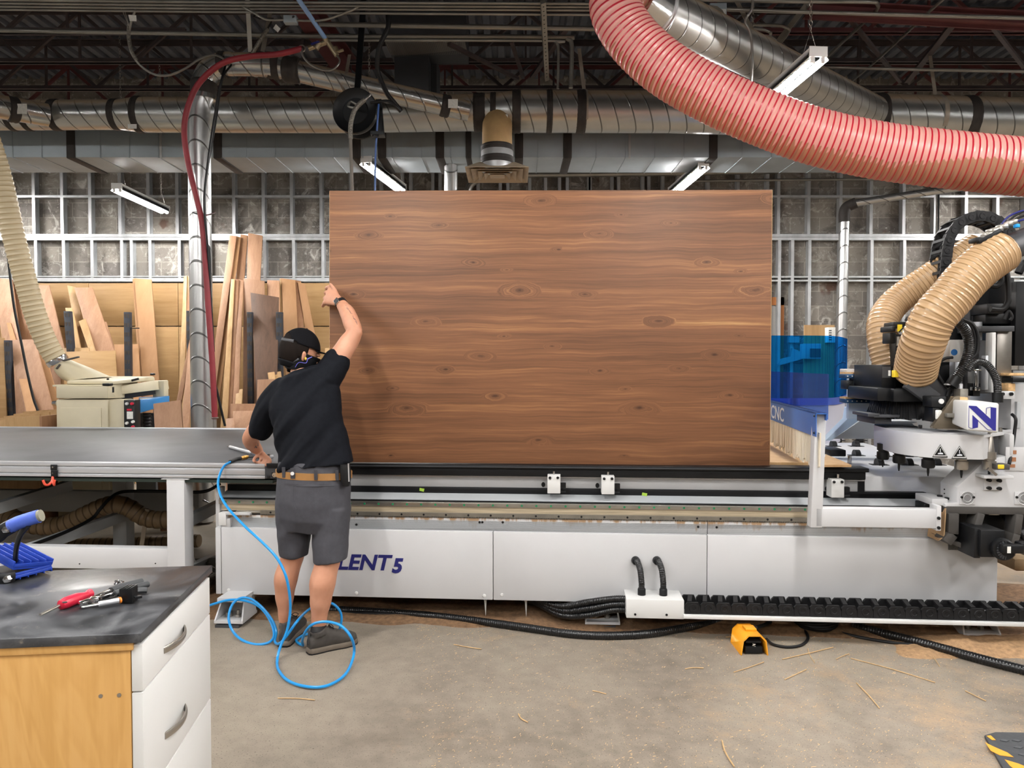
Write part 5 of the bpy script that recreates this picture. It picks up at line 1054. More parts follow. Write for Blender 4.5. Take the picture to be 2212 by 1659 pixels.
xb = ux(243, 1.0, 1100); m = MB(); m.box(xb, xb+.10, 1.0, 1.1, .06, zb0); m.build('leg', M['paint2'], T, True, bevel=.003); MB().cyl((xb+.05, 1.05, 0), (xb+.05, 1.05, .06), .012).build('levelling_foot', M['steel'], T, True)
for a, b in ((ML(60, 1188, .2), ML(272, 1112, 1.0)), (ML(-40, 1108, .15), ML(150, 1048, .9)), (ML(400, 1128, .25), ML(480, 1088, .9)), (ML(380, 1246, .2), ML(480, 1200, .9))): MB().bar(a, b, .05, .07).build('brace', M['paint2'], T, True, bevel=.003)
MB().tube(spl([ML(62, 1180, .17), ML(140, 1150, .4), ML(196, 1122, .6), ML(216, 1100, .65), ML(236, 1078, .7), ML(262, 1063, .8), ML(310, 1061, .8), ML(370, 1062, .8), ML(440, 1062, .8), ML(475, 1045, .8)], 8), .011, 10).build('cable', M['black_rubber'], T, True)
h1 = [ML(-80, 1095, .9), ML(0, 1106, .8), ML(40, 1125, .75), ML(90, 1137, .75), ML(140, 1132, .75), ML(185, 1112, .75), ML(222, 1095, .75), ML(252, 1089, .75), ML(280, 1098, .78), ML(305, 1114, .8), ML(330, 1122, .8), ML(365, 1122, .8), ML(420, 1112, .85)]
o = hose_mb([Mi.inverted() @ V(p) for p in h1], .058, .05, .05, 20, 6).build('dust_hose', M['brown_h'], None); tag(o, 'brown corrugated dust hose slung in waves under the conveyor table', 'hose')
o = hose_mb([Mi.inverted() @ ML(*q) for q in ((110, 1180, 1.5), (220, 1176, 1.5), (330, 1172, 1.5), (430, 1168, 1.5))], .05, .05, .05, 18, 5).build('dust_hose', M['brown_h'], None); tag(o, 'second brown corrugated hose lying on the floor far under the conveyor', 'hose')
MB().bar(ML(306, 1180, .75), ML(318, 1100, .78), .03, .004, (0, 1, 0)).build('hose_strap', mk('tan_strap', '8E7F6C', .6), T, True)
# double coral hook on the front profile
hk = tp('hook', 'black', (108.5, 1004, 121, 1016, vf-.012, vf), (109.5, 1016, 121, 1031, vf-.018, vf), bevel=.003); h = MB()
for py in (1009, 1022): q = ML(114.5, py, vf-.014); h.cyl(q+V((0, .004, 0)), q+V((0, -.004, 0)), .005, n=10)
h.each('screw', M['chrome'], hk, True)
for s in (-1, 1): MB().tube(spl([ML(114, 1030, vf-.015), ML(113+s*1, 1040, vf-.03), ML(111+s*6, 1047, vf-.045), ML(107+s*10, 1046, vf-.06), ML(105.5+s*12.5, 1037, vf-.065)], 6), .0065, 10).build('prong', M['redor'], hk, True)
# parts on the floor between conveyor and router
o = MB(); c = PZ(432, 1172, 0); o.lathe([(.075, 0), (.078, .006), (.075, .03), (.072, .075), (.05, .125), (.046, .175), (.042, .175), (.046, .12)], V((-2.02, 4.62, .06)), (-.15, -.1, 1), 24); o = o.build('duct_reducer', M['galv'], None); tag(o, 'galvanised duct reducer standing among hoses between conveyor and router', 'duct fitting')
m = MB(); c = V((-1.98, 4.5, 0.05))
for k in range(7): m.tube([c+V(((.10+.012*k)*cos(t)*1.2+random.uniform(-.01, .01), (.14+.02*k)*sin(t), .02+.016*k+.012*sin(3*t+k))) for t in [2*pi*j/26 for j in range(26)]], .013, 8, closed=True)
o = m.build('coiled_hose', mk('dusty_black_hose', '3C362E', .7), None); tag(o, 'coil of dusty black hose on the floor by the router left end', 'hose')
# ------------------------------------------------------------------ boards leaning on the wall
def board(label, TL, TR, BR, BL, mat, dt=9.95, db=9.45, th=.019, edge=None, grp=None, name='board', zend=.012):
    """front face given by its four corners; it runs on down its own slope to the floor"""
    tl, tr = P(*TL, dt), P(*TR, dt); bl, br = P(*BL, db), P(*BR, db)
    def ext(t, b):
        k = (t.z-zend)/(t.z-b.z) if t.z-b.z > .02 else 1; return t+(b-t)*max(1, k)
    bl, br = ext(tl, bl), ext(tr, br)
    w = (tr-tl).normalized(); nrm = w.cross((bl-tl)).normalized()
    if nrm.y < 0: nrm = -nrm
    m = MB(); m.prism([tl, tr, br, bl], nrm*th); o = m.build(name, M[mat], None, bevel=.0012); tag(o, label, 'board', grp or 'boards leaning on the plywood wall')
    return o
B = board
B('tan sheet leaning left at the far left edge of the picture', (-14, 600), (26, 603), (66, 900), (28, 900), 'ply_p', 9.9, 9.35)
B('narrow pinkish board in the shadow behind the cream hose, left side', (27, 611), (44, 609), (98, 895), (70, 895), 'ply_r', 9.95, 9.5)
B('wide pale ply board behind the upper part of the cream hose', (56, 616), (106, 616), (151, 800), (100, 800), 'ply_p', 10.0, 9.65)
B('short narrow board standing left of the hanging black cable, taller of two', (17, 675), (33, 675), (46, 733), (31, 733), 'ply_p', 9.7, 9.5)
B('short narrow board standing left of the hanging black cable, lower of two', (14, 697), (23, 697), (34, 733), (22, 733), 'mdf', 9.6, 9.45)
B('wide pinkish board crossed by the black cable, left of the planer', (18, 734), (75, 733), (124, 918), (60, 918), 'ply_p', 9.3, 8.9)
B('tan board half hidden behind the wide pinkish one left of the planer', (70, 728), (87, 730), (142, 918), (118, 918), 'mdf', 9.45, 9.1)
B('grey green board at the very left behind the wooden trays', (-18, 730), (8, 730), (14, 900), (-14, 900), 'ply_x', 9.2, 9.1)
B('slim yellowish board behind the widest leaning ply in the left group', (145, 616), (163, 620), (190, 750), (170, 750), 'ply_y', 10.0, 9.7)
B('widest leaning ply board with a knot near its top, left group', (160, 621), (199, 621), (248, 762), (202, 762), 'ply_p', 9.9, 9.6)
B('short pale board left of the widest leaning ply', (141, 665), (156, 665), (174, 750), (156, 750), 'ply_y', 9.8, 9.65)
B('thin board with light front edge left of the widest ply foot', (170, 694), (184, 688), (204, 757), (192, 757), 'ply_y', 9.75, 9.55)
B('ply board stepping out right of the widest leaning ply', (206, 695), (229, 695), (262, 800), (232, 800), 'ply_p', 9.98, 9.75)
B('low ply sheet behind the planer chute, pale top edge', (128, 752), (192, 751), (196, 800), (130, 800), 'ply_y', 9.55, 9.45)
B('low wide ply sheet standing right behind the planer', (136, 760), (249, 757), (252, 815), (138, 815), 'ply_x', 9.4, 9.3)
B('low tan board standing left of the tall tan board', (247, 744), (298, 743), (302, 812), (250, 812), 'mdf', 9.5, 9.35)
B('tall tan board standing alone right of the first black upright', (290, 601), (327, 604), (343, 815), (307, 812), 'mdf', 9.85, 9.4)
B('tan board right behind the tall tan board, its edge showing left', (286, 603), (292, 601), (309, 812), (300, 812), 'mdf', 9.9, 9.45)
B('slim light board left of the steel riser', (397, 597), (404, 595), (399, 815), (387, 815), 'ply_y', 9.9, 9.5)
B('light board half hidden by the steel riser', (404, 597), (424, 597), (416, 815), (399, 815), 'ply_y', 9.92, 9.52)
B('tallest slim board just left of the riser top', (413, 503), (421, 503), (414, 640), (405, 640), 'ply_r', 10.0, 9.8)
B('tall board leaning left behind the red hose, frontmost layer', (496, 508), (511, 510), (478, 750), (463, 750), 'ply_p', 9.9, 9.6)
B('tall board leaning left behind the red hose, second layer', (511, 510), (520, 513), (489, 750), (478, 750), 'mdf', 9.93, 9.63)
B('tall brown board leaning left behind the red hose, rear layer', (520, 506), (535, 509), (517, 730), (496, 730), 'ply_r', 9.97, 9.72)
B('tall knotty board right of the tall leaning stack', (536, 503), (567, 509), (560, 640), (532, 640), 'ply_p', 9.98, 9.8)
B('half height board with pale edge in the left leaning stack', (499, 603), (507, 603), (490, 924), (476, 924), 'ply_y', 9.7, 9.15)
B('half height board, middle of the left leaning stack', (507, 603), (516, 604), (501, 924), (490, 924), 'ply_r', 9.72, 9.17)
B('half height brown board, right one of the left leaning stack', (516, 604), (526, 606), (514, 890), (502, 890), 'ply_p', 9.74, 9.2)
B('half height board with light front edge and shaded face, left of the dark walnut board', (526, 601), (571, 607), (576, 871), (525, 871), 'ply_p', 9.75, 9.4)
B('dark walnut faced chipboard leaning left of the man', (541, 632), (602, 642), (596, 925), (559, 925), 'oak', 9.5, 9.05)
B('brown board peeping over the dark walnut board', (577, 605), (603, 606), (605, 700), (580, 700), 'ply_p', 9.8, 9.65)
B('thick tan board above the man cap', (608, 601), (638, 605), (643, 720), (613, 722), 'mdf', 9.85, 9.6)
B('tan board just left of the thick one above the man cap', (604, 602), (609, 601), (613, 722), (608, 722), 'ply_y', 9.87, 9.62)
B('slim board right of the thick tan board above the man cap', (638, 605), (650, 607), (657, 725), (643, 725), 'ply_r', 9.88, 9.65)
B('rightmost leaning board, just left of the raised hand', (643, 609), (659, 613), (686, 750), (666, 750), 'mdf', 9.85, 9.6)
B('low pinkish board left of the man shoulder', (556, 820), (606, 818), (606, 930), (553, 930), 'ply_p', 9.0, 8.9)
B('low square board left of the man elbow, upper one', (498, 872), (551, 872), (551, 930), (498, 930), 'ply_r', 8.9, 8.8)
B('low square board in front of the other by the man elbow', (503, 888), (551, 887), (551, 930), (503, 930), 'ply_p', 8.8, 8.7)
B('lowest offcut beside the red hose clamp', (488, 904), (506, 903), (506, 930), (488, 930), 'ply_p', 8.7, 8.6)
B('slim offcut between the left stack and the shaded board', (510, 842), (524, 840), (522, 873), (508, 873), 'ply_y', 9.3, 9.2)
B('small block behind the man neck, left of two', (578, 805), (592, 803), (594, 818), (580, 818), 'ply_y', 9.2, 9.18); B('small block behind the man neck, right of two', (592, 804), (606, 802), (608, 818), (594, 818), 'ply_x', 9.25, 9.2)
B('square pinkish board right of the blue planer table', (331, 872), (390, 864), (394, 926), (334, 926), 'ply_p', 6.52, 6.46)
B('slim board leaning right beside the riser, low front layer', (412, 723), (417, 720), (392, 866), (381, 866), 'ply_r', 9.5, 9.2)
B('wider board leaning right beside the riser, low rear layer', (408, 750), (420, 748), (408, 924), (390, 924), 'ply_p', 9.4, 9.0)
B('small light board by the man face', (702, 752), (716, 751), (716, 790), (702, 790), 'ply_y', 9.2, 9.15)
# black perforated rack uprights
def upright(label, px0, px1, py0, d, lean=0):
    a, b = P(px0, py0, d), P(px1, py0, d); m = MB(); x0, x1 = a.x, b.x; z = a.z; w = x1-x0; cx = (x0+x1)/2
    def pt(x, zz_): return V((x+lean*(z-zz_), d, zz_))
    m.hexa([pt(x0, 0), pt(x1, 0), pt(x1, 0)+V((0, .06, 0)), pt(x0, 0)+V((0, .06, 0)), pt(x0, z), pt(x1, z), pt(x1, z)+V((0, .06, 0)), pt(x0, z)+V((0, .06, 0))])
    o = m.build('rack_upright', M['rackpost'], None, bevel=.003); tag(o, label, 'rack upright', 'black perforated uprights'); h = MB(); zz_ = z-.05; i = 0
    while zz_ > z-1.4 and zz_ > .1:
        for s in (-.24, .24): c = pt(cx+s*w, zz_)+V((0, -.002, 0)); h.prism([c+V((-.014, 0, .025)), c+V((.014, 0, .025)), c+V((.007, 0, -.025)), c+V((-.004, 0, -.025))], (0, .002, 0))
        zz_ -= .115
    h.each('slot', mk('slot_shadow', '3E342A', .7) if 'slot_shadow' not in bpy.data.materials else bpy.data.materials['slot_shadow'], o)
upright('black perforated upright standing right of the short pale board', 267, 280, 674, 9.3); upright('leaning black upright half hidden behind the pale boards', 137, 151, 672, 9.5, .06); upright('black upright just left of the steel riser', 402, 414, 671, 9.5); upright('black upright left of the dark walnut board', 533, 544, 674, 9.35); upright('black upright above the man cap left side', 596, 609, 674, 9.35); upright('black upright at the far left behind the hanging cable', 8, 20, 735, 9.15, .03)
m = MB(); a, b = P(280, 709, 9.3), P(300, 709, 9.4); m.bar(a, b, .03, .012); o = m.build('support_arm', M['black_metal'], None); tag(o, 'black support arm behind the tall tan board', 'bracket')
cable('hanging_cable', 'dark cable hanging in front of the left boards beside the cream hose', 'cable', [(12, 480, 8.6), (18, 560, 8.6), (30, 660, 8.6), (46, 740, 8.6), (58, 800, 8.6), (72, 860, 8.6), (84, 897, 8.6), (92, 960, 8.6)], .014, 'black_rubber', 8)
# plywood trays at the lower left
tr = thing('plywood_tray', 'pale plywood organiser trays at the left edge behind the conveyor', 'tray', (P(40, 930, 6.5).x, 6.5, .0))
zt_ = P(50, 897, 6.5).z; m = MB(); a = P(93, 897, 6.5); m.prism([V((a.x-.5, 6.45, .02)), V((a.x, 6.45, .02)), V((a.x, 6.45, zt_)), V((a.x-.28, 6.45, zt_-.02)), V((a.x-.36, 6.45, zt_-.05)), V((a.x-.5, 6.45, zt_-.06))], (0, .02, 0)); m.build('side_board', M['ply_y'], tr)
for k in range(4): MB().bar((a.x-.46, 6.55+.13*k, zt_-.05+.012*k), (a.x-.02, 6.50+.13*k, zt_-.005+.008*k), .02, .035).build('divider', M['ply_y'], tr)
MB().box(a.x-.5, a.x, 6.5, 7.0, .02, zt_-.09).build('tray_body', M['ply_x'], tr); MB().box(a.x, a.x+.02, 6.45, 6.95, .02, zt_-.005).build('end_board', M['ply_r'], tr)

# ------------------------------------------------------------------ thickness planer
pl = thing('thickness_planer', 'cream thickness planer with blue table and corrugated dust hose behind the conveyor', 'machine', (P(240, 900, 6.9).x, 6.9, 0))
d0 = 6.55
def Q(px, py, d=d0): return P(px, py, d)
def pbox(name, mat, px0, py0, px1, py1, da, db, parent=pl, bevel=.01, zlo=None):
    m = MB(); a, b = P(px0, py1, da), P(px1, py0, da); m.box(a.x, b.x, da, db, a.z if zlo is None else zlo, b.z); return m.build(name, M[mat], parent, bevel=bevel)
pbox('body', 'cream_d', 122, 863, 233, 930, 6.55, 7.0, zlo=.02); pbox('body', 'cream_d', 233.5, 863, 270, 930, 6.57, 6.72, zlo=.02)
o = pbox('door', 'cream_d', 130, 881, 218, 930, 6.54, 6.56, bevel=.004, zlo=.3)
pbox('head', 'cream_d', 121, 834, 233, 861, 6.53, 6.8); m = MB(); m.prism([P(233, 861, 6.53), P(262, 860, 6.75), P(262, 826, 6.75), P(233, 834, 6.53)], (0, .3, 0)); m.build('head_side', M['cream'], pl, bevel=.004)
m = MB(); m.prism([P(262, 852, 6.75), P(334, 843, 7.0), P(331, 822, 7.0), P(262, 833, 6.75)], (0, .3, 0)); m.build('front_flap', M['cream'], pl, bevel=.006)
pbox('rear_housing', 'cream_d', 330, 822, 354, 905, 7.1, 7.2)
zl = P(200, 822, 6.55).z; m = MB(); a, b, c, d = P(144, 823, 6.6), P(243, 823, 6.6), P(335, 815, 7.15), P(230, 811, 7.4); m.prism([a, b, c, d], (0, 0, .02)); lz = MB(); lz.hexa([P(144, 830, 6.6), P(243, 831, 6.6), P(336, 822, 7.1), P(170, 822, 7.4), P(145, 822, 6.6), P(242, 823, 6.6), P(334, 813, 7.1), P(172, 812, 7.4)]); lz.build('lid', M['cream'], pl, bevel=.012)
m = MB(); m.box(P(122, 834, 6.6).x, P(230, 834, 6.6).x, 6.54, 7.25, P(200, 835, 6.6).z, P(200, 831, 6.6).z); m.build('top_plate', M['cream'], pl, bevel=.004)
m = MB(); m.box(P(226, 832, 6.58).x, P(242, 832, 6.58).x, 6.54, 6.6, P(230, 833, 6.58).z, P(230, 828, 6.58).z); m.bar(P(284, 822, 6.78), P(300, 818, 6.8), .03, .02); m.build('latch', M['black'], pl, bevel=.004); MB().cyl(P(233, 822, 6.7), P(233, 817, 6.7), .01).build('knob', M['black'], pl)
pbox('emblem', 'black', 234, 836, 244, 848, 6.6, 6.62, bevel=0); m = MB(); q0 = P(239, 843, 6.595)
for x in (-.013, 0, .013): m.bar(q0+V((x, 0, -.012)), q0+V((x*.7, 0, .014)), .004, .002, (0, 1, 0))
m.build('emblem_mark', M['paper'], pl)
# dust chute and hose
sp = P(132, 788, 6.75); ch = MB(); r0 = [sp+V((.07*cos(t)*.6+.0, .06*sin(t), .07*cos(t)*-.9+.0)) for t in [2*pi*k/16 for k in range(16)]]
e0, e1 = P(152, 817, 6.7), P(232, 811, 7.0)
ch.etube([(sp, V((.045, 0, .062)), V((0, .078, 0))), (P(141, 795, 6.78), V((.055, 0, .070)), V((0, .09, 0))), (P(163, 806, 6.85), V((.10, 0, .060)), V((0, .15, 0))), (P(194, 819, 6.95), V((.165, 0, .02)), V((0, .24, 0)))], 28); ch.build('chute', M['cream'], pl)
hose_mb([P(-60, 200, 6.3), P(-25, 300, 6.4), P(0, 380, 6.48), P(14, 440, 6.5), P(32, 520, 6.55), P(56, 610, 6.6), P(80, 690, 6.65), P(103, 745, 6.7), P(124, 779, 6.74)], .088, .045, .035, 22, 6).build('dust_hose', M['cream_h'], pl)
m = MB(); ax = (P(132, 788, 6.75)-P(110, 758, 6.71)).normalized(); m.lathe([(.088, -.04), (.093, -.035), (.093, .0), (.088, .01)], P(126, 782, 6.74), ax, 24); m.build('hose_clamp', M['chrome'], pl); m = MB(); m.bar(P(138, 779, 6.7), P(170, 771, 6.6), .02, .014); m.bar(P(122, 797, 6.68), P(130, 787, 6.68), .02, .012); m.build('blast_gate', M['cast_grey'], pl, bevel=.003)
cp = pbox('control_panel', 'black', 268, 864, 291, 930, 6.5, 6.6, bevel=.004, zlo=.5)
for px, py, mt in ((275, 872, 'white'), (286, 872, 'red'), (275, 914, 'paper'), (288, 911, 'paper'), (288, 922, 'red')): q = P(px, py, 6.5); MB().lathe([(.0, -.02), (.012, -.018), (.014, 0)], q, (0, 1, 0), 14).build('button', M[mt], cp)
pbox('label', 'paper', 274, 889, 287, 905, 6.497, 6.5, cp, 0); pbox('label', 'red', 274, 883, 284, 887, 6.497, 6.5, cp, 0)
m = MB(); m.hexa([P(299, 893, 6.62), P(330, 884, 6.75), P(366, 874, 7.1), P(320, 874, 7.3), P(299, 864, 6.62), P(330, 862, 6.75), P(366, 855, 7.1), P(300, 858, 7.3)]); m.build('feed_table', M['pl_blue'], pl, bevel=.004)
MB().box(P(300, 865, 6.7).x, P(345, 855, 7.05).x, 6.72, 7.1, P(320, 861, 6.75).z-.004, P(320, 861, 6.75).z+.002).build('table_top', M['cream'], pl)
q = P(312, 930, 6.8); hose_mb([V((q.x, 6.85, .6)), V((q.x, 6.85, .75)), V((q.x, 6.85, P(312, 892, 6.85).z))], .035, .03, .12, 16, 5).build('screw_bellows', M['black_rubber'], pl)
m = MB(); a, b = P(262, 856, 6.8), P(334, 846, 7.05); m.bar(a, b, .03, .05, (0, 0, 1)); m.build('feed_opening', M['black'], pl); q = P(118, 871, 6.6); MB().lathe([(.0, -.02), (.02, -.015), (.022, .02), (.01, .03)], q, (1, 0, 0), 14).build('hand_knob', M['chrome'], pl); pbox('depth_knob', 'black', 323, 806, 331, 811, 7.0, 7.05); pbox('lower_shadow_plate', 'dark_grey', 292, 893, 335, 930, 7.0, 7.1, zlo=.02)  # lower dark plate is added as the shade under the feed table

# ------------------------------------------------------------------ things seen behind the right-hand guards
o = MB(); a, b = P(1737, 770, 8.8), P(1803, 702, 8.8); o.box(a.x, b.x, 8.8, 8.82, 0, b.z); o = o.build('plywood_sheet', M['ply_y'], None); tag(o, 'upright plywood panel behind the cyan screen carrying a control box', 'panel')
o = MB(); a, b = P(1742, 775, 8.6), P(1778, 742, 8.6); o.box(a.x, b.x, 8.65, 8.803, a.z, b.z); o = o.build('control_box', M['boxduct'], None, bevel=.006); tag(o, 'grey control box with mesh window seen through the cyan screen', 'control box'); m = MB(); a, b = P(1750, 772, 8.64), P(1773, 753, 8.64); m.box(a.x, b.x, 8.64, 8.65, a.z, b.z); m.build('window', M['chrome'], o)
o = MB(); a, b = P(1789, 740, 8.7), P(1805, 707, 8.7); o.box(a.x, b.x, 8.7, 8.8, a.z, b.z); o = o.build('dispenser', M['paper'], None, bevel=.004); tag(o, 'white wall dispenser with dark slots above the cyan screen', 'dispenser'); m = MB()
for k in range(5): q = P(1791, 714+5*k, 8.695); m.box(q.x, q.x+.03, 8.695, 8.7, q.z-.005, q.z+.005)
m.each('slot', M['black'], o)
o = MB().prism([P(1681, 790, 10.13), P(1735, 775, 10.13), P(1730, 760, 10.13), P(1712, 752, 10.13), P(1708, 770, 10.13), P(1690, 775, 10.13)], (0, .065, 0)).build('folded_bag', M['boxduct'], None); tag(o, 'crumpled grey bag hanging behind the cyan screen', 'bag')
o = MB(); a, b = P(1705, 740, 10.13), P(1727, 727, 10.13); o.box(a.x, b.x, 10.13, 10.2, a.z, b.z); o = o.build('switch_box', M['boxduct'], None); tag(o, 'small switch box left of the plywood panel behind the cyan screen', 'switch')

# ------------------------------------------------------------------ drawer cabinet in the foreground
dn, df = 1.53, 2.0; ztop = P(200, 1365, dn).z; xn = P(283, 1366, dn).x
cang = radians(6.9); C0 = V((xn, dn, 0))
K = thing('drawer_cabinet', 'maple plywood cabinet with white drawers and worn black top in the left foreground', 'cabinet', C0, cang)
Wd = P(455, 1228, 2.035).y-dn
m = MB(); m.box(-1.5, .055-.045, -.005, Wd+.0, ztop-.018, ztop); top = MB().box(-1.5, .024, -.012, Wd+.01, ztop-.02, ztop).build('countertop', M['counter'], K, True, bevel=.002)
MB().box(-1.5, -.002, .0, Wd-.005, .1, ztop-.021).build('carcass', M['maple'], K, True, bevel=.001)
MB().box(-1.5, .005, -.006, .004, ztop-.037, ztop-.02).build('top_rail', M['maple'], K, True, bevel=.001)
h = MB()
for px, py in ((215, 1379), (254, 1379), (221, 1500), (259, 1500)): q = P(px, py, dn); l = world_of(K).inverted() @ q; h.lathe([(.0, -.001), (.0042, -.001), (.0042, .001)], (l.x, -.0006, l.z), (0, 1, 0), 12)
h.each('screw', M['steel'], K, True)
zd = [ztop-.026, P(290, 1496, dn).z, P(450, 1557, 2.03).z-.06, .1]
zd[2] = zd[1]-.235; zd[3] = zd[2]-.24
for i in range(3):
    D_ = MB().box(.0, .022, .0, Wd-.012, zd[i+1]+.0016, zd[i]-.0016).build('drawer', M['white'], K, True, bevel=.0015)
    if i < 2:
        zc = P((380, 385)[i], (1367, 1541)[i], 1.77).z; yc = Wd*(.40, .40)[i]; hb = []
        for k in range(15): t = -1+2*k/14; hb.append(V((.021+.018*(1-t*t), yc+.074*t, zc-.0)))
        mm = MB(); mm.tube(hb, lambda i_, s_: (.0032, .0085), 10, ref=(0, 0, 1)); mm.build('handle', M['steel_h'] if 'steel_h' in M else M.setdefault('steel_h', mk('brushed_handle', 'B9B4AC', .28, .95)), D_, True)
MB().box(-1.46, -.03, .04, Wd-.06, 0, .1).build('plinth', M['black'], K, True)

# tools on the black top
TZ = ztop+.001
def TP(px, py, h=.008): return PZ(px, py, TZ+h)
o = thing('screwdriver', 'red handled screwdriver lying on the black top', 'screwdriver', TP(150, 1300, 0))
a, b, c = TP(87, 1328, .006), TP(128, 1308, .010), TP(198, 1281, .012); MB().tube([a, b], .0032, 10).build('shaft', M['steel'], o); ax = (c-b).normalized(); L = (c-b).length; MB().lathe([(.004, 0), (.011, .004), (.0135, .015), (.0135, L*.55), (.0095, L*.72), (.0075, L*.86), (.0105, L*.9), (.0115, L*.96), (.008, L)], b, ax, 16).build('handle', M['red'], o); q = TP(140, 1301, .024); MB().ell(q, .006, .004, .002, 10, 6).build('dimple', M['black'], o)
o = thing('pliers', 'pliers with black dipped handles lying behind the screwdriver', 'pliers', TP(230, 1290, 0))
m = MB(); m.bar(TP(174, 1307, .008), TP(200, 1296, .010), .016, .014); m.bar(TP(196, 1297, .010), TP(240, 1277, .014), .012, .012); m.bar(TP(200, 1301, .010), TP(246, 1284, .012), .011, .012); m.lathe([(.0, .008), (.011, .008), (.011, -.004)], TP(206, 1297, .012), (0, 0, 1), 14); m.build('jaws', M['chrome'], o, bevel=.002)
for l in ([(240, 1276, .015), (262, 1267, .016), (306, 1256, .014)], [(248, 1283, .014), (280, 1272, .016), (318, 1262, .013)]): MB().tube(spl([TP(*q) for q in l], 5), lambda i_, s_: (.009, .008), 12).build('handle', M['dark_h'] if 'dark_h' in M else M.setdefault('dark_h', mk('dipped_handle', '3A3C3E', .5)), o)
o = thing('nippers', 'black handled nippers lying just right of the pliers', 'nippers', TP(280, 1285, 0)); MB().tube(spl([TP(200, 1306, .006), TP(240, 1290, .008), TP(270, 1281, .01)], 4), .0045, 8).build('jaw', M['steel'], o)
for l in ([(266, 1286, .01), (296, 1276, .011), (318, 1275, .009)],): MB().tube(spl([TP(*q) for q in l], 5), lambda i_, s_: (.009, .007), 12).build('handle', M['dark_h'], o)
o = thing('bit_driver', 'steel bit driver with orange ring and black T block, in front of the nippers', 'driver', TP(250, 1306, 0)); MB().tube([TP(176, 1312, .006), TP(216, 1305, .008)], .0030, 8).build('bit', M['chrome'], o); MB().tube([TP(213, 1305, .009), TP(258, 1297, .011)], .0062, 12).build('shaft', M['alu'], o); MB().tube([TP(257, 1297, .011), TP(261, 1296, .011)], .0072, 12).build('ring', M['orange'], o)
m = MB(); q = TP(278, 1300, .0); m.box(q.x-.016, q.x+.014, q.y-.012, q.y+.016, TZ, TZ+.034); 
for k in range(4): m.box(q.x-.012+.007*k, q.x-.008+.007*k, q.y-.013, q.y+.017, TZ+.034, TZ+.036)
m.build('block', M['black_metal'], o, bevel=.003); MB().bar(TP(290, 1291, .014), TP(306, 1288, .014), .012, .006).build('tongue', M['black_metal'], o, bevel=.001)
m = MB(); random.seed(3)
for k in range(16): q = TP(258+random.uniform(-9, 9), 1259+random.uniform(-3.5, 3.5), .003+random.uniform(0, .006)); m.ell(q, .004, .0015, .005, 5, 4, Matrix.Rotation(random.uniform(0, 3), 3, 'X') @ Matrix.Rotation(random.uniform(0, 3), 3, 'Z'))
o = m.build('foil_scrap', M['chrome'], None, smooth=0); tag(o, 'scrap of crumpled foil behind the plier handles', 'foil')
# blue ribbed clamp
cl = thing('clamp', 'blue spring clamp with ribbed jaw plates standing on the black top at the left edge', 'clamp', TP(40, 1245, 0))
def jaw(name, base, w, l, h, mtx):
    m = MB(); m.box(-w, w, -l, l, 0, .006, mtx); 
    for k in range(6): y = -l+2*l*k/5; m.box(-w, w, y-.0016, y+.0016, .006, .006+h, mtx)
    for s in (-1, 1): m.box(s*w-.0016, s*w+.0016, -l, l, .006, .006+h*.6, mtx)
    m.box(-.0016, .0016, -l, l, .006, .006+h*.5, mtx); return m.build(name, M['blue_plastic'], cl, bevel=.0008)
c = TP(32, 1243, 0); c.z = TZ
Mj = Matrix.Translation((c.x-.005, c.y+.01, TZ+.040)) @ Matrix.Rotation(radians(-24), 4, 'Z') @ Matrix.Rotation(radians(13), 4, 'Y') @ Matrix.Rotation(radians(-10), 4, 'X')
jaw('upper_jaw', None, .072, .052, .016, Mj)
Mj2 = Matrix.Translation((c.x-.005, c.y+.005, TZ+.018)) @ Matrix.Rotation(radians(-24), 4, 'Z') @ Matrix.Rotation(radians(-4), 4, 'Y') @ Matrix.Rotation(radians(180), 4, 'X')
jaw('lower_jaw', None, .074, .052, .012, Mj2); MB().box(-.066, .066, -.048, .048, .0, .004, Matrix.Translation((0, 0, .001)) @ Mj2).build('pad', M['black_rubber'], cl)
m = MB(); q0, q1, q2 = P(0, 1176, 1.9), P(33, 1150, 1.86), P(40, 1125, 1.84); m.tube(spl([P(33, 1210, 1.9), P(36, 1180, 1.88), P(46, 1152, 1.86), P(62, 1132, 1.84)], 6), lambda i_, s_: (.006, .011), 10); m.build('lever', M['black'], cl)
m = MB(); m.tube(spl([P(-30, 1165, 1.84), P(-6, 1158, 1.84), P(8, 1146, 1.84), P(26, 1136, 1.84)], 6), lambda i_, s_: (.010, .018), 12); m.build('pivot_arm', M['black'], cl); MB().tube(spl([P(22, 1138, 1.84), P(40, 1129, 1.84), P(64, 1121, 1.84), P(84, 1115, 1.84)], 6), lambda i_, s_: (.013, .017), 14).build('grip', M['grip'] if 'grip' in M else M.setdefault('grip', mk('dusty_blue_grip', '4B66C4', .6, 0, .25, 14)), cl); MB().tube([P(83, 1115, 1.84), P(90, 1113, 1.84)], lambda i_, s_: (.012, .015), 14).build('grip_end', mk('dusty_black_end', '8A8878', .7), cl)
m = MB(); m.lathe([(.0, -.012), (.008, -.010), (.009, 0)], P(16, 1143, 1.83), (0, 1, 0), 6); m.lathe([(.0, -.012), (.008, -.010), (.009, 0)], P(18, 1250, 1.80), (0, 1, 0), 6); m.each('bolt', M['chrome'], cl)
m = MB(); m.tube(spl([P(-20, 1249, 1.83), P(10, 1250, 1.83), P(30, 1246, 1.85)], 4), lambda i_, s_: (.006, .014), 10); m.build('pivot_arm', M['black'], cl)

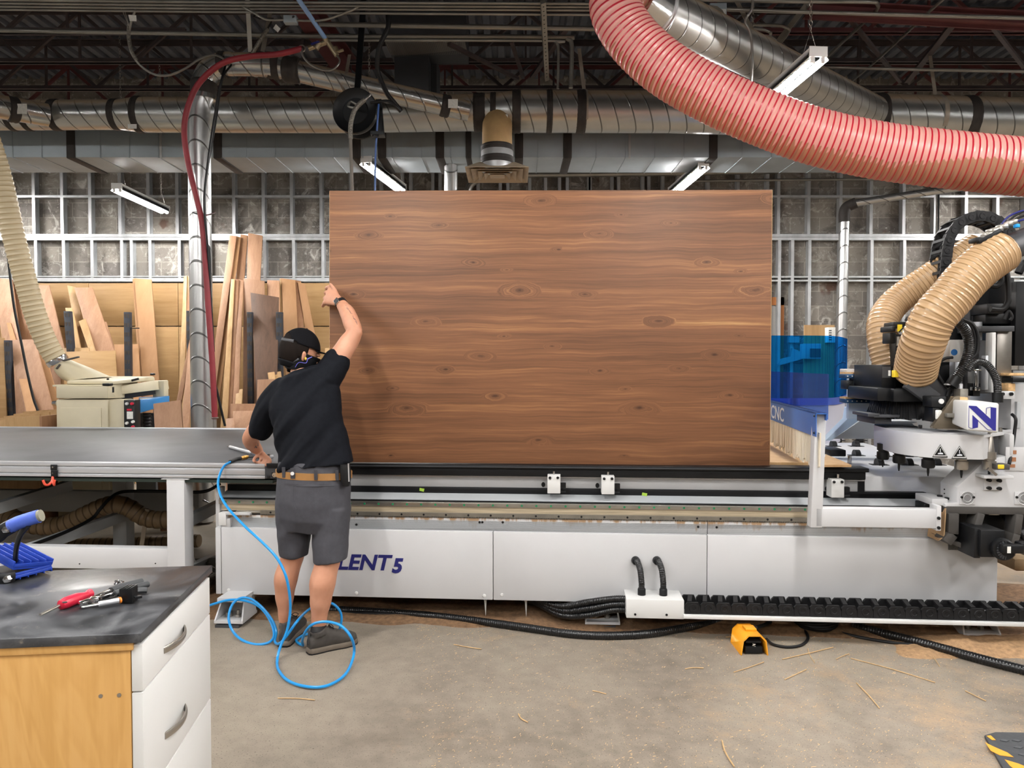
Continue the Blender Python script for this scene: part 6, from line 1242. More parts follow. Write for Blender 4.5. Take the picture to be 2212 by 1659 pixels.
# ------------------------------------------------------------------ floor things
fp = thing('foot_pedal', 'amber guarded foot pedal on the floor before the router', 'pedal', PZ(1622, 1408, 0))
pc = PZ(1622, 1415, 0); s = 1/FPX*3.65; x0, x1 = PZ(1593, 1412, 0).x, PZ(1656, 1419, 0).x; y0 = PZ(1622, 1416, 0).y; ht = (CAMH-(1359-787.6)/FPX*(y0+.04))*.84
xm = (x0+x1)/2+.012; w = (x1-x0)/2*1.05
def hood(y, sc): return [V((xm-w*sc, y, 0)), V((xm-w*sc*.86, y, ht*.68*sc)), V((xm-w*sc*.5, y, ht*.92*sc)), V((xm+w*sc*.5, y, ht*.92*sc)), V((xm+w*sc*.86, y, ht*.68*sc)), V((xm+w*sc, y, 0))]
m = MB(); a, b = hood(y0, 1.0), hood(y0+.17, .98); th = .006; ai = [p+V((th*(1 if p.x < xm else -1), 0, -th if p.z > .02 else 0)) for p in a]; bi = [p+V((th*(1 if p.x < xm else -1), 0, -th if p.z > .02 else 0)) for p in b]
for i in range(5): m.hexa([a[i], a[i+1], b[i+1], b[i], ai[i], ai[i+1], bi[i+1], bi[i]])
m.prism(b, (0, .006, 0)); m.build('guard', M['amber'], fp, bevel=.001); MB().box(xm-.025, xm+.03, y0+.06, y0+.12, ht*.9, ht*1.03).build('guard_top', M['amber'], fp, bevel=.004)
m = MB(); m.box(xm-w*.62, xm+w*.62, y0+.01, y0+.14, .006, .04); m.build('base', M['black_metal'], fp, bevel=.003); m = MB(); m.hexa([V((xm-w*.55, y0+.015, .055)), V((xm+w*.55, y0+.015, .055)), V((xm+w*.55, y0+.12, .075)), V((xm-w*.55, y0+.12, .075)), V((xm-w*.55, y0+.015, .065)), V((xm+w*.55, y0+.015, .065)), V((xm+w*.55, y0+.12, .085)), V((xm-w*.55, y0+.12, .085))]); m.build('pedal', M['black_rubber'], fp, bevel=.002); hs = MB(); [hs.tube([V((xm+.009*cos(t*1.0), y0+.013, .03+.0016*t)) for t in range(16)], .002, 5)]; hs.build('spring', M['steel'], fp)
def fcable(name, label, l, r, mat='black_rubber', rib=None):
    pts_ = [PZ(px, py, z) for px, py, z in l]
    o = (hose_mb(pts_, r, rib, .06, 14, 4) if rib else MB().tube(spl(pts_, 8), r, 10)).build(name, M[mat], None); return tag(o, label, 'cable')
fcable('power_cable', 'long black ribbed cable lying on the floor under the middle of the router', [(700, 1316, .03), (790, 1320, .02), (900, 1327, .02), (1020, 1340, .02), (1130, 1355, .02), (1230, 1369, .02), (1310, 1373, .02), (1400, 1369, .02), (1480, 1356, .02), (1560, 1345, .02), (1650, 1340, .02)], .020, 'blk_hose', .012)
fcable('power_cable', 'second black cable beside the long ribbed one behind the man shoes', [(640, 1312, .02), (720, 1322, .015), (820, 1326, .015), (960, 1332, .015), (1080, 1346, .015), (1160, 1358, .015)], .014)
fcable('power_cable', 'thick black corrugated conduit running to the lower right picture edge', [(1840, 1350, .03), (1890, 1364, .022), (1960, 1381, .022), (2040, 1402, .022), (2120, 1424, .022), (2230, 1452, .022), (2330, 1480, .022)], .022, 'blk_hose', .013)
fcable('power_cable', 'thin black cable curving right to the thick corrugated conduit', [(1745, 1346, .02), (1790, 1360, .010), (1850, 1375, .008), (1920, 1387, .008), (1990, 1394, .008), (2070, 1399, .008)], .008)
fcable('pedal_cable', 'black cable looping from the foot pedal back under the router', [(1655, 1380, .02), (1670, 1392, .008), (1700, 1398, .007), (1730, 1394, .007), (1745, 1380, .007), (1740, 1365, .01), (1725, 1352, .02)], .0075)
fcable('power_cable', 'short black cable rising behind the foot pedal', [(1632, 1356, .08), (1645, 1352, .06), (1668, 1344, .03), (1700, 1338, .03)], .010)
m = MB(); c = PZ(1762, 1352, .02)
for k in range(5): m.tube([c+V(((.10+.006*k)*cos(t), (.07+.006*k)*sin(t), .014*k+.006*sin(2*t+k))) for t in [2*pi*j/24 for j in range(24)]], .009, 8, closed=True)
o = m.build('coiled_cable', M['black_rubber'], None); tag(o, 'coil of black cable on the floor right of the foot pedal', 'cable')
# striped mat
mt_ = thing('floor_mat', 'black rubber mat with yellow stripes at the lower right corner', 'mat', PZ(2200, 1640, 0))
a, b, c, d, e = PZ(2126, 1594, 0), PZ(2150, 1587, 0), PZ(2420, 1592, 0), PZ(2420, 1800, 0), PZ(2180, 1690, 0); out_ = [a, b, c, d, e]
m = MB(); m.prism(out_, (0, 0, .012)); mat_o = m.build('mat_body', mk('mat_rubber', '3B3D40', .7, 0, .15, 30, bump=.3, bs=60), mt_, bevel=.004)
m = MB(); u = V((1, .0, 0)); v_ = V((0, -1, 0))
for i in range(9):
    for j in range(6):
        p = PZ(2170, 1600, .0125)+V((.045*i+.018*(j % 2), -.05*j, 0)); 
        if p.x > PZ(2150, 1600, 0).x: m.prism([p+V((-.018, 0, 0)), p+V((0, -.010, 0)), p+V((.018, 0, 0)), p+V((0, .010, 0))], (0, 0, .002))
m.build('tread', mk('mat_tread', '45474A', .7), mt_)
for q in (((2131, 1590), (2140, 1589), (2151, 1599), (2143, 1599)), ((2128, 1604), (2146, 1613), (2176, 1626), (2190, 1636), (2160, 1632), (2140, 1622)), ((2170, 1641), (2200, 1650), (2230, 1662), (2240, 1680), (2200, 1668), (2182, 1655))):
    m = MB(); m.prism([PZ(*p, .0123) for p in q], (0, 0, .0012)); m.build('stripe', mk('mat_yellow', 'D9962A', .6) if 'mat_yellow' not in bpy.data.materials else bpy.data.materials['mat_yellow'], mt_)
# sawdust and splinters
random.seed(21); m = MB()
def inside(p): return True
for k in range(6500):
    px = random.uniform(900, 2330); py = 1350+ (random.random()**1.6)*320
    if random.random() < .25 and px < 1300: continue
    p = PZ(px, py, .001); s_ = random.uniform(.0008, .0021); t = random.uniform(0, pi); l = s_*random.uniform(1, 3.2); u = V((cos(t)*l, sin(t)*l, random.uniform(0, .001))); w_ = V((-sin(t)*s_*.5, cos(t)*s_*.5, 0)); b0 = len(m.v)
    m.v += [p-u-w_, p+u-w_, p+u+w_+V((0, 0, .001)), p-u+w_+V((0, 0, .001))]; m.f.append((b0, b0+1, b0+2, b0+3))
o = m.build('sawdust_chips', mk('pale_chips', 'C9A880', .8, 0, .2, 60), None, smooth=0); tag(o, 'loose pale sawdust chips strewn over the concrete floor', 'sawdust', kind='stuff')
import mathutils.noise as mn
m = MB(); nx, ny = 150, 14; b0 = 0
for j in range(ny+1):
    for i in range(nx+1):
        u = uL-.3+(uR-uL+1.3)*i/nx; v_ = -.12+1.1*j/ny; e_ = min(1, j/3)*min(1, (ny-j)/3); r_ = i/nx; hgt_ = e_*(.030+.05*r_+.05*max(0, mn.noise((u*2.2, v_*3, 1.3)))+.03*mn.noise((u*5, v_*5, 0)))-.016; p = MO+MU*u+MV*v_; m.v.append(V((p.x, p.y, hgt_)))
for j in range(ny):
    for i in range(nx): a = j*(nx+1)+i; q_ = (a, a+1, a+nx+2, a+nx+1); m.f.append(q_) if max(m.v[z].z for z in q_) > 0 else None
o = m.build('sawdust_drift', mk('brown_sawdust', '75593F', .9, 0, .35, 40, bump=.6, bs=120), None); tag(o, 'brown drift of sawdust lying under the router', 'sawdust', kind='stuff')  # sawdust brown, deepened for the shade under the router
m = MB(); b0 = 0; nx, ny = 60, 14
for j in range(ny+1):
    for i in range(nx+1):
        px = 1880+(2420-1880)*i/nx; py = 1352+(1432-1352)*j/ny; p = PZ(px, py, 0); e_ = sin(pi*j/ny)*min(1, i/12); hgt_ = e_*(.05+.035*mn.noise((p.x*5, p.y*5, 2))+.012*mn.noise((p.x*19, p.y*19, 4)))-.018; m.v.append(V((p.x, p.y, hgt_)))
for j in range(ny):
    for i in range(nx): a = j*(nx+1)+i; q_ = (a, a+1, a+nx+2, a+nx+1); m.f.append(q_) if max(m.v[z].z for z in q_) > 0 else None
o = m.build('sawdust_drift', mk('tan_sawdust', '9C7C5A', .9, 0, .3, 45, bump=.6, bs=130), None); tag(o, 'tan sawdust heap around the right foot of the router', 'sawdust', kind='stuff')
SL = [(1690, 1424, 1800, 1398), (1695, 1468, 1742, 1446), (1838, 1422, 2020, 1474), (1585, 1452, 1650, 1430), (1850, 1475, 1900, 1530), (1568, 1376, 1600, 1374), (1655, 1366, 1815, 1358), (2085, 1492, 2130, 1514), (1806, 1424, 1834, 1412), (1120, 1542, 1140, 1560), (1280, 1492, 1310, 1499), (980, 1392, 1040, 1402), (1745, 1400, 1760, 1432), (1560, 1600, 1586, 1656), (1480, 1445, 1520, 1443), (2140, 1380, 2180, 1384), (1990, 1395, 2030, 1440), (600, 1508, 680, 1512), (1180, 1300, 1265, 1296)]
for i, (x0_, y0_, x1_, y1_) in enumerate(SL[:-1]):
    a, b = PZ(x0_, y0_, .003), PZ(x1_, y1_, .004); mid = a.lerp(b, .5)+V((random.uniform(-.01, .01), random.uniform(-.01, .01), .001))
    o = MB().tube(spl([a, mid, b], 4), random.uniform(.0016, .0028), 5).build('wood_sliver', M['sliver'], None); tag(o, 'thin wood sliver lying on the dusty floor', 'sliver', 'wood slivers on the floor')

m = MB(); m.prism([P(2159, 1255, 4.75), P(2176, 1240, 4.75), P(2300, 1300, 4.75), P(2300, 1340, 4.75), P(2240, 1330, 4.75)], (0, .02, 0)); o = m.build('offcut', mk('grey_cardboard', '4E443A', .8, 0, .15, 12), None); o.location.z = 0; tag(o, 'grey brown offcut leaning on the floor beyond the right end of the router', 'offcut')
# ------------------------------------------------------------------ the man
import mathutils.noise as mn
W_ = thing('person', 'person in black t-shirt, cap and grey shorts holding the walnut sheet edge, back to us', 'person', (PZ(650, 1400, 0).x, 3.68, 0))
skin = NT('skin'); v = skin.coord(); nz = skin.noise(v, 9, 4); M['skin'] = skin.set(skin.ramp(nz, [(.3, hx('B57F63')), (.7, hx('C99479'))]), .5, 0, .4)
skin.b.inputs['Subsurface Weight'].default_value = .06; skin.b.inputs['Subsurface Radius'].default_value = (.02, .008, .004)
sh = NT('black_cotton'); v = sh.coord(); M['shirt'] = sh.set(sh.ramp(sh.noise(v, 60, 3), [(.3, (.0045, .005, .0075)), (.7, (.0065, .0075, .0105))]), .8, 0, .10)
M['shorts'] = mk('grey_twill', '3A3A40', .75, 0, .1, 50, bump=.1, bs=220); M['hair'] = mk('dark_brown_hair', '17110E', .8, 0, .3, 60, (1, 1, .2), spec=.1); M['cap'] = mk('black_cap_cloth', '0D0D10', .85, 0, .1, 80, spec=.1); M['mask'] = mk('black_mask_cloth', '0C0C0F', .75, spec=.15)
M['shoe'] = mk('charcoal_suede', '3C3834', .85, 0, .15, 40); M['sole'] = mk('brown_grey_sole', '6A6055', .75, 0, .1, 30)
def limb(m, l, n=18, k=5):
    p = spl([V(q[0]) for q in l], k); r = []
    rs = [q[1] for q in l]
    for i in range(len(p)):
        t = i/k; j = min(int(t), len(rs)-2); f = t-j; f = f*f*(3-2*f); r.append(rs[j]+(rs[j+1]-rs[j])*f)
    m.tube(p, r, n); m.ell(p[0], r[0]*.98, r[0]*.98, r[0]*.98, 14, 8); m.ell(p[-1], r[-1]*.98, r[-1]*.98, r[-1]*.98, 14, 8)
def ring(l, r, d, th, grow=0.0):
    a, b = P(l[0], l[1], d), P(r[0], r[1], d); c = (a+b)/2; h = (b-a)/2; return (c, h*(1+grow/h.length), V((0, th+grow, 0)))
# --- head frame
Hc = P(648, 763, 3.87); az = radians(51); Fh = V((sin(az)*.95, cos(az)*.95, -.31)).normalized(); Rh = Fh.cross(V((0, 0, 1))).normalized(); Rh = (Rh+V((0, 0, -.10))).normalized(); Uh = Rh.cross(Fh).normalized()
HM = Matrix((Rh, Fh, Uh)).transposed()
def H(x, y, z): return Hc+HM @ V((x, y, z))
b = MB()
b.ell(H(0, -.008, .012), .074, .095, .105, 24, 16, HM); b.ell(H(0, .030, -.045), .056, .062, .075, 20, 12, HM); b.ell(H(0, .055, -.085), .030, .03, .026, 14, 8, HM)
b.tube([H(0, .088, .012), H(0, .104, -.015), H(0, .108, -.03), H(0, .092, -.038)], [.008, .011, .014, .010], 10)
for s in (-1, 1):
    b.ell(H(s*.032, .083, .020), .022, .012, .010, 12, 8, HM); b.ell(H(s*.040, .07, -.02), .022, .02, .018, 12, 8, HM)
    b.ell(H(s*.078, -.006, -.012), .008, .017, .030, 12, 10, HM @ Matrix.Rotation(s*.25, 3, 'Z')); b.tube([H(s*.084, -.018, .012), H(s*.088, -.020, -.004), H(s*.084, -.010, -.034)], .006, 8)
b.ell(H(0, .088, -.062), .022, .008, .006, 12, 8, HM)
nb_ = P(652, 812, 3.84); limb(b, [(H(0, -.01, -.03), .054), (P(650, 792, 3.865), .054), (nb_, .058), (P(655, 835, 3.82), .08)])
# --- trunk under the clothes
TR = [((622, 812), (676, 796), 3.85, .05), ((600, 832), (704, 790), 3.85, .075), ((582, 858), (722, 806), 3.84, .10), ((585, 888), (731, 850), 3.82, .115), ((593, 917), (736, 888), 3.80, .115), ((603, 948), (744, 932), 3.78, .113), ((606, 982), (750, 974), 3.765, .112), ((604, 1015), (754, 1010), 3.75, .118)]
b.etube([ring(a, c, d, t, -.014) for a, c, d, t in TR]+[ring((604, 1060), (752, 1068), 3.74, .115, -.014), ring((606, 1105), (748, 1118), 3.735, .11, -.014)], 22)
# --- arms
sR, eR, wR = P(706, 806, 3.84), P(765, 718, 3.93), P(735, 653, 4.06)
limb(b, [(sR, .052), (P(727, 779, 3.87), .055), (P(750, 745, 3.91), .052), (eR, .043), (P(759, 697, 3.96), .045), (P(751, 677, 4.0), .042), (P(741, 662, 4.04), .033), (wR, .028)])
b.ell(P(775, 719, 3.92), .020, .022, .026)
sL, eL, wL = P(598, 862, 3.86), P(541, 944, 3.98), P(558, 973, 4.14)
limb(b, [(sL, .056), (P(579, 887, 3.88), .058), (P(558, 922, 3.93), .048), (eL, .041), (P(543, 955, 4.04), .042), (P(550, 965, 4.09), .035), (wL, .027)])
# --- right hand closed over the sheet edge
def finger(m, l, r0, r1): 
    p = spl(l, 5); n = len(p); m.tube(p, [r0+(r1-r0)*i/(n-1) for i in range(n)], 10); m.ell(p[-1], r1, r1, r1, 10, 6); m.ell(p[0], r0, r0, r0, 10, 6)
ex = P(712, 640, 4.21).x; dE = 4.20
kn = [(711, 620, 4.165), (704.5, 632, 4.165), (702, 644, 4.165), (700.5, 654, 4.16)]
pc_ = [P(*q) for q in kn]
wv = (pc_[0]-pc_[3]); 
b.etube([(wR, wv.normalized()*.027, V((.004, .020, 0))), (P(728, 648, 4.09), wv.normalized()*.034, V((.006, .019, 0))), (P(718, 643, 4.125), wv.normalized()*.045, V((.006, .022, 0))), (P(706, 638, 4.16), wv.normalized()*.050, V((.004, .019, 0)))], 18)
for k, p in enumerate(pc_):
    b.ell(p+V((.005, -.003, 0)), .015, .015, .014, 10, 8)
    L_ = (1.0, 1.08, 1.0, .8)[k]; finger(b, [p+V((.012, -.004, 0)), p, V((ex-.017-.003*(k % 2), dE-.010*0+.015*L_, p.z-.002)), V((ex-.013, dE+.045*L_, p.z-.006)), V((ex+.004, dE+.060*L_, p.z-.008)), V((ex+.020*L_, dE+.055, p.z-.010))], .013 if k < 3 else .0115, .0105 if k < 3 else .009)
finger(b, [P(697.5, 656, 4.17)+V((.004, 0, 0)), P(696, 661, 4.18), P(699, 662, 4.2)], .008, .0065)
finger(b, [P(729, 640, 4.10), P(724, 628, 4.125), P(718, 619, 4.135), P(713.5, 613.5, 4.14)], .013, .0085)
# --- left hand round the air gun
gz = zt0; gp = lambda px, py, h=.020: (lambda q: V((q.x, q.y, q.z)))(PZ(px, py, gz+h))
hc = PZ(569, 984, gz+.045); wd = V((.55, -.35, 0)).normalized()
b.etube([(wL, V((.022, -.012, 0)), V((.008, .016, .004))), (wL.lerp(hc, .5), V((.030, -.016, 0)), V((.008, .014, .006))), (hc, V((.036, -.018, -.006)), V((.006, .012, .010))), (hc+V((.012, -.008, -.014)), V((.034, -.018, -.006)), V((.004, .010, .008)))], 16)
for k in range(4):
    o_ = V((.036, -.018, -.006))*(-.85+.57*k); p = hc+o_+V((.008, -.004, -.010)); L_ = (.85, 1.0, 1.05, .95)[k]
    finger(b, [p, p+V((.012*L_, -.018*L_, -.012)), p+V((.006, -.030*L_, -.026)), p+V((-.010, -.026, -.034)), p+V((-.02, -.012, -.033))], .0095, .0075)
finger(b, [hc+V((-.030, .012, .002)), hc+V((-.045, .000, -.012)), hc+V((-.048, -.016, -.024)), hc+V((-.040, -.030, -.030))], .011, .008)
# --- legs
limb(b, [(P(640, 1085, 3.745), .085), (P(636, 1150, 3.75), .072), (P(633, 1195, 3.755), .058), (P(627, 1218, 3.755), .056), (P(618, 1248, 3.75), .060), (P(615, 1285, 3.755), .048), (P(615, 1320, 3.76), .034), (P(615, 1345, 3.765), .0285), (P(617, 1368, 3.78), .032)])
limb(b, [(P(714, 1090, 3.73), .088), (P(713, 1155, 3.70), .076), (P(710, 1205, 3.68), .061), (P(704, 1228, 3.67), .061), (P(697, 1258, 3.655), .065), (P(693, 1295, 3.655), .054), (P(690, 1330, 3.66), .040), (P(689, 1352, 3.665), .036), (P(692, 1378, 3.68), .037)])
body = organic(b, 'body', M['skin'], W_, .0048, 5)
# --- hair, cap, mask
def patch(name, mat, sx, sy, sz, keep, c=(0, -.008, .012), th=.006, n=56, mm=40):
    t = MB(); t.ell((0, 0, 0), sx, sy, sz, n, mm); V_ = t.v; F_ = [f for f in t.f if keep(sum((V_[i] for i in f), V((0, 0, 0)))/4)]
    q = MB(); q.v = [H(p.x+c[0], p.y+c[1], p.z+c[2]) for p in V_]; q.f = F_; o = q.build(name, M[mat], W_, smooth=60); bm = bmesh.new(); bm.from_mesh(o.data); bmesh.ops.delete(bm, geom=[v_ for v_ in bm.verts if not v_.link_faces], context='VERTS'); bm.to_mesh(o.data); bm.free()
    s = o.modifiers.new('s', 'SOLIDIFY'); s.thickness = th; s.offset = 1; return o
patch('hair', 'hair', .077, .098, .108, lambda p: p.y < .012 and -.078-.25*min(0, p.y+.03) < p.z+.03*(0 if p.y < -.03 else 1) and p.z < .07 and not (abs(p.x) > .062 and p.z < -.03 and p.y > -.02), th=.007)
capo = patch('cap', 'cap', .083, .104, .116, lambda p: p.z > .028-.12*p.y*(.4 if p.y > 0 else .55) and not (p.y < -.075 and p.z < .066-12*p.x*p.x), th=.004)
m = MB(); q = [H(-.060, -.078, .045), H(-.03, -.103, .040), H(0, -.110, .039), H(.03, -.103, .040), H(.060, -.078, .045)]; m.tube(spl(q, 5), lambda i, s: (.003, .0085), 8, ref=Uh); m.build('cap_strap', M['dark_grey'], capo)
m = MB(); rows = []
for j in range(9):
    a = -1.05+2.1*j/8; p0 = H(.082*sin(a), .094*cos(a)*.96, .034); p1 = H(.078*sin(a)*.95, .094*cos(a)+.098*cos(a)**.8, .052-.018*abs(sin(a))**2); rows.append((p0, p1))
vs = []; 
for p0, p1 in rows: vs += [p0, p0.lerp(p1, .5)+Uh*.004, p1]
m.add(vs, [(3*j+i, 3*j+i+1, 3*j+3+i+1, 3*j+3+i) for j in range(8) for i in range(2)]); br = m.build('cap_brim', M['cap'], capo); s_ = br.modifiers.new('s', 'SOLIDIFY'); s_.thickness = .004; MB().ell(H(0, -.008, .131), .006, .006, .004, 10, 6).build('cap_button', M['cap'], capo)
patch('face_mask', 'mask', .081, .110, .118, lambda p: (-.112 < p.z < .004+.35*min(0, p.y-.03) and p.y > -.02) or (-.092 < p.z < -.058 and p.y <= -.02), c=(0, -.002, .004), th=.004)
m = MB(); m.tube(spl([P(626, 785, 3.80), P(634, 780, 3.792), P(645, 775, 3.787)], 5), lambda i, s: (.002, .006), 8, ref=Uh); m.build('mask_strap', M['dark_grey'], W_)
MB().ell(H(.090, .0, -.022), .006, .008, .008, 10, 8).build('ear_plug', mk('yellow_foam', 'E0C24A', .8), W_); MB().tube(spl([H(.09, -.002, -.026), P(674, 771, 3.80), P(665, 776, 3.783), P(661, 784, 3.782), P(646, 783, 3.784), P(639, 791, 3.79), P(637, 797, 3.80)], 6), .0016, 6).build('ear_plug_cord', mk('violet_cord', '6A66C8', .5), W_)
m = MB(); rr = []
for px, py, hw in ((655, 770, .070), (653, 777, .074), (650, 788, .074), (648, 798, .070)): rr.append((P(px, py, 3.865), V((hw, 0, -.012)), V((.01, hw*1.02, 0))))
m.etube(rr, 32); m.build('neck_gaiter', M['mask'], W_)
# --- t-shirt
s = MB(); SR = [ring(a, c, d, t, .004) for a, c, d, t in TR[1:]]; SR[-1] = ring((601, 1014), (763, 997), 3.75, .135); SR.insert(0, ring((617, 810), (679, 792), 3.852, .074)); SR[1] = ring((596, 829), (708, 784), 3.85, .100); SR[-2] = ring((603, 982), (756, 972), 3.765, .128)
s.etube(SR, 26)
limb(s, [(P(614, 848, 3.85), .082), (P(590, 872, 3.87), .076), (P(572, 903, 3.91), .074), (P(562, 925, 3.93), .067)]); limb(s, [(P(700, 822, 3.84), .080), (P(713, 803, 3.855), .070), (P(724, 787, 3.873), .065), (P(727, 782, 3.876), .067)])
e1 = V((.62, .2, .76)).normalized(); e2 = V((-.76, .2, .62)).normalized()
TXR = P(712, 800, 3.85).x
def fold(p, n):
    z = (p.z-.85)/.6; a = .024*(1.1-.5*min(1, max(0, z)))*(1-.75*min(1, max(0, (p.x-TXR)/.10)))
    k = mn.noise(V((p.dot(e1)*3.2, p.y*3, p.dot(e2)*15))); k2 = mn.noise(V((p.dot(e1)*7, p.y*5, p.dot(e2)*30+7)))
    return a*(k+.4*k2)+.004
tee = organic(s, 't_shirt', M['shirt'], W_, .006, 7, fold)
# --- shorts, belt, pouch
s = MB(); s.etube([ring((603, 994), (754, 996), 3.748, .112), ring((601, 1010), (756, 1013), 3.745, .118), ring((599, 1040), (757, 1046), 3.74, .128), ring((597, 1080), (757, 1090), 3.735, .134), ring((597, 1112), (757, 1124), 3.735, .130), ring((602, 1140), (752, 1150), 3.735, .105)], 28)
def legt(c): s.etube([(P(x, y, d), V((h, 0, -.01*k)), V((0, t, 0))) for x, y, d, h, t, k in c], 22)
sc_ = 3.74/FPX
legt([(634, 1090, 3.742, 37*sc_, .105, 0), (634, 1130, 3.745, 36.5*sc_, .095, 0), (636, 1165, 3.75, 34.5*sc_, .085, 0), (635, 1200, 3.755, 30.5*sc_, .080, 0)]); legt([(716, 1095, 3.73, 40*sc_, .108, 0), (716, 1135, 3.715, 39.5*sc_, .098, 0), (714, 1175, 3.70, 39*sc_, .090, -1), (714, 1212, 3.685, 36.5*sc_, .086, -1)])
def fold2(p, n): return (0 if p.z > PW else 1)*(.0045*mn.noise(V((p.x*9+p.z*4, p.y*5, p.z*12-p.x*9)))+.0025*mn.noise(V((p.x*22, p.y*8, p.z*18))))
PW = P(680, 1040, 3.74).z
sho = organic(s, 'shorts', M['shorts'], W_, .006, 6, fold2)
def surf(ob, px, py, lift=.002):   # point on a garment seen at this picture point
    Mi_ = (world_of(ob)).inverted(); o_ = Mi_ @ V((0, 0, CAMH)); d_ = (Mi_.to_3x3() @ ray(px, py)).normalized(); ok, loc, nn, _ = ob.ray_cast(o_, d_)
    return (world_of(ob) @ loc)+(world_of(ob).to_3x3() @ nn)*lift if ok else P(px, py, 3.7)
def bandring(zc, h, out, name, mat, par):
    m = MB(); a = ring((601, zc), (756, zc+5), 3.745, .118); rr = []
    for oz, g in ((-h/2, -.01), (-h/2, out), (h/2, out), (h/2, -.01)): rr.append((a[0]+V((0, 0, oz)), a[1]*(1+g/a[1].length), V((0, .118+g, 0))))
    m.etube(rr, 36); return m.build(name, M[mat], par)
bandring(1020, .034, .010, 'belt', 'leather', W_)
for px, py in ((634, 1022), (683, 1025), (615, 1020), (728, 1026)):
    c = P(px, py+2, 3.745); q = surf(sho, px, py+10, .004); m = MB(); m.bar(q+V((0, -.008, .048)), q+V((0, -.002, -.004)), .016 if px != 634 else .022, .005, (0, 1, 0)); lp = m.build('belt_loop', M['shorts'], sho)
    if px == 634: MB().lathe([(.0, -.003), (.009, -.003), (.009, 0)], q+V((0, -.011, .022)), (0, 1, 0), 16).build('loop_badge', M['white'], lp)
m = MB(); m.tube(spl([surf(sho, x, y, .001) for x, y in ((640, 1050), (670, 1051), (700, 1050), (722, 1050))], 4), .0022, 6); m.build('pocket_seam', M['shorts'], sho)
m = MB(); m.tube(spl([surf(sho, x, y, .0) for x, y in ((632, 1036), (633, 1060), (634, 1085), (640, 1100))], 4), .002, 6); m.build('back_seam', M['shorts'], sho)
pq = P(743, 1028, 3.63); m = MB(); m.etube([(pq+V((0, .03, .052)), V((.024, 0, 0)), V((0, .022, 0))), (pq+V((0, .03, .03)), V((.027, 0, 0)), V((0, .025, 0))), (pq+V((.002, .03, -.02)), V((.026, 0, 0)), V((0, .023, 0))), (pq+V((.003, .03, -.055)), V((.018, 0, 0)), V((0, .016, 0)))], 18); po = m.build('pouch', M['black_rubber'], W_); m = MB(); m.bar(pq+V((.02, .01, .06)), pq+V((.022, .012, -.03)), .006, .004, (0, 1, 0)); m.build('key_clip', M['alu'], po)
# --- watch, tattoo
ax = (P(741, 662, 4.04)-wR).normalized(); wc = wR.lerp(P(741, 662, 4.04), .25); m = MB(); m.lathe([(.027, -.011), (.0335, -.010), (.0335, .010), (.027, .011)], wc, ax, 28); wt = m.build('watch', M['black_rubber'], W_)
fn = V((-.35, -.9, .1)); fn = (fn-ax*fn.dot(ax)).normalized(); sx_ = ax.cross(fn).normalized(); c = wc+fn*.034; m = MB(); m.hexa([c+ax*a_*.016+sx_*b_*.015+fn*d_ for d_ in (-.004, .005) for a_, b_ in ((-1, -1), (1, -1), (1, 1), (-1, 1))]); m.build('watch_case', M['chrome'], wt, bevel=.002); m = MB(); m.hexa([c+ax*a_*.0135+sx_*b_*.0125+fn*d_ for d_ in (.004, .0062) for a_, b_ in ((-1, -1), (1, -1), (1, 1), (-1, 1))]); m.build('watch_screen', M['black'], wt)
m = MB()
for l in (((748, 659), (752, 666), (755, 668)), ((749, 665), (753, 669), (757, 672), (758, 676)), ((756, 671), (758, 676), (762, 678)), ((763, 682), (765, 688), (768, 691)), ((764, 687), (769, 690), (772, 697)), ((768, 693), (771, 697), (773, 701))): m.tube([surf(body, x-1, y, .0) for x, y in l], .0011, 5)
m.build('tattoo', mk('tattoo_ink', '4A4650', .6), W_)
m = MB(); m.prism([surf(body, x, y, .0006) for x, y in ((549, 968), (552, 963), (557, 956), (558, 962), (555, 968))], (0, .0004, 0)); m.build('tattoo', bpy.data.materials['tattoo_ink'], W_)
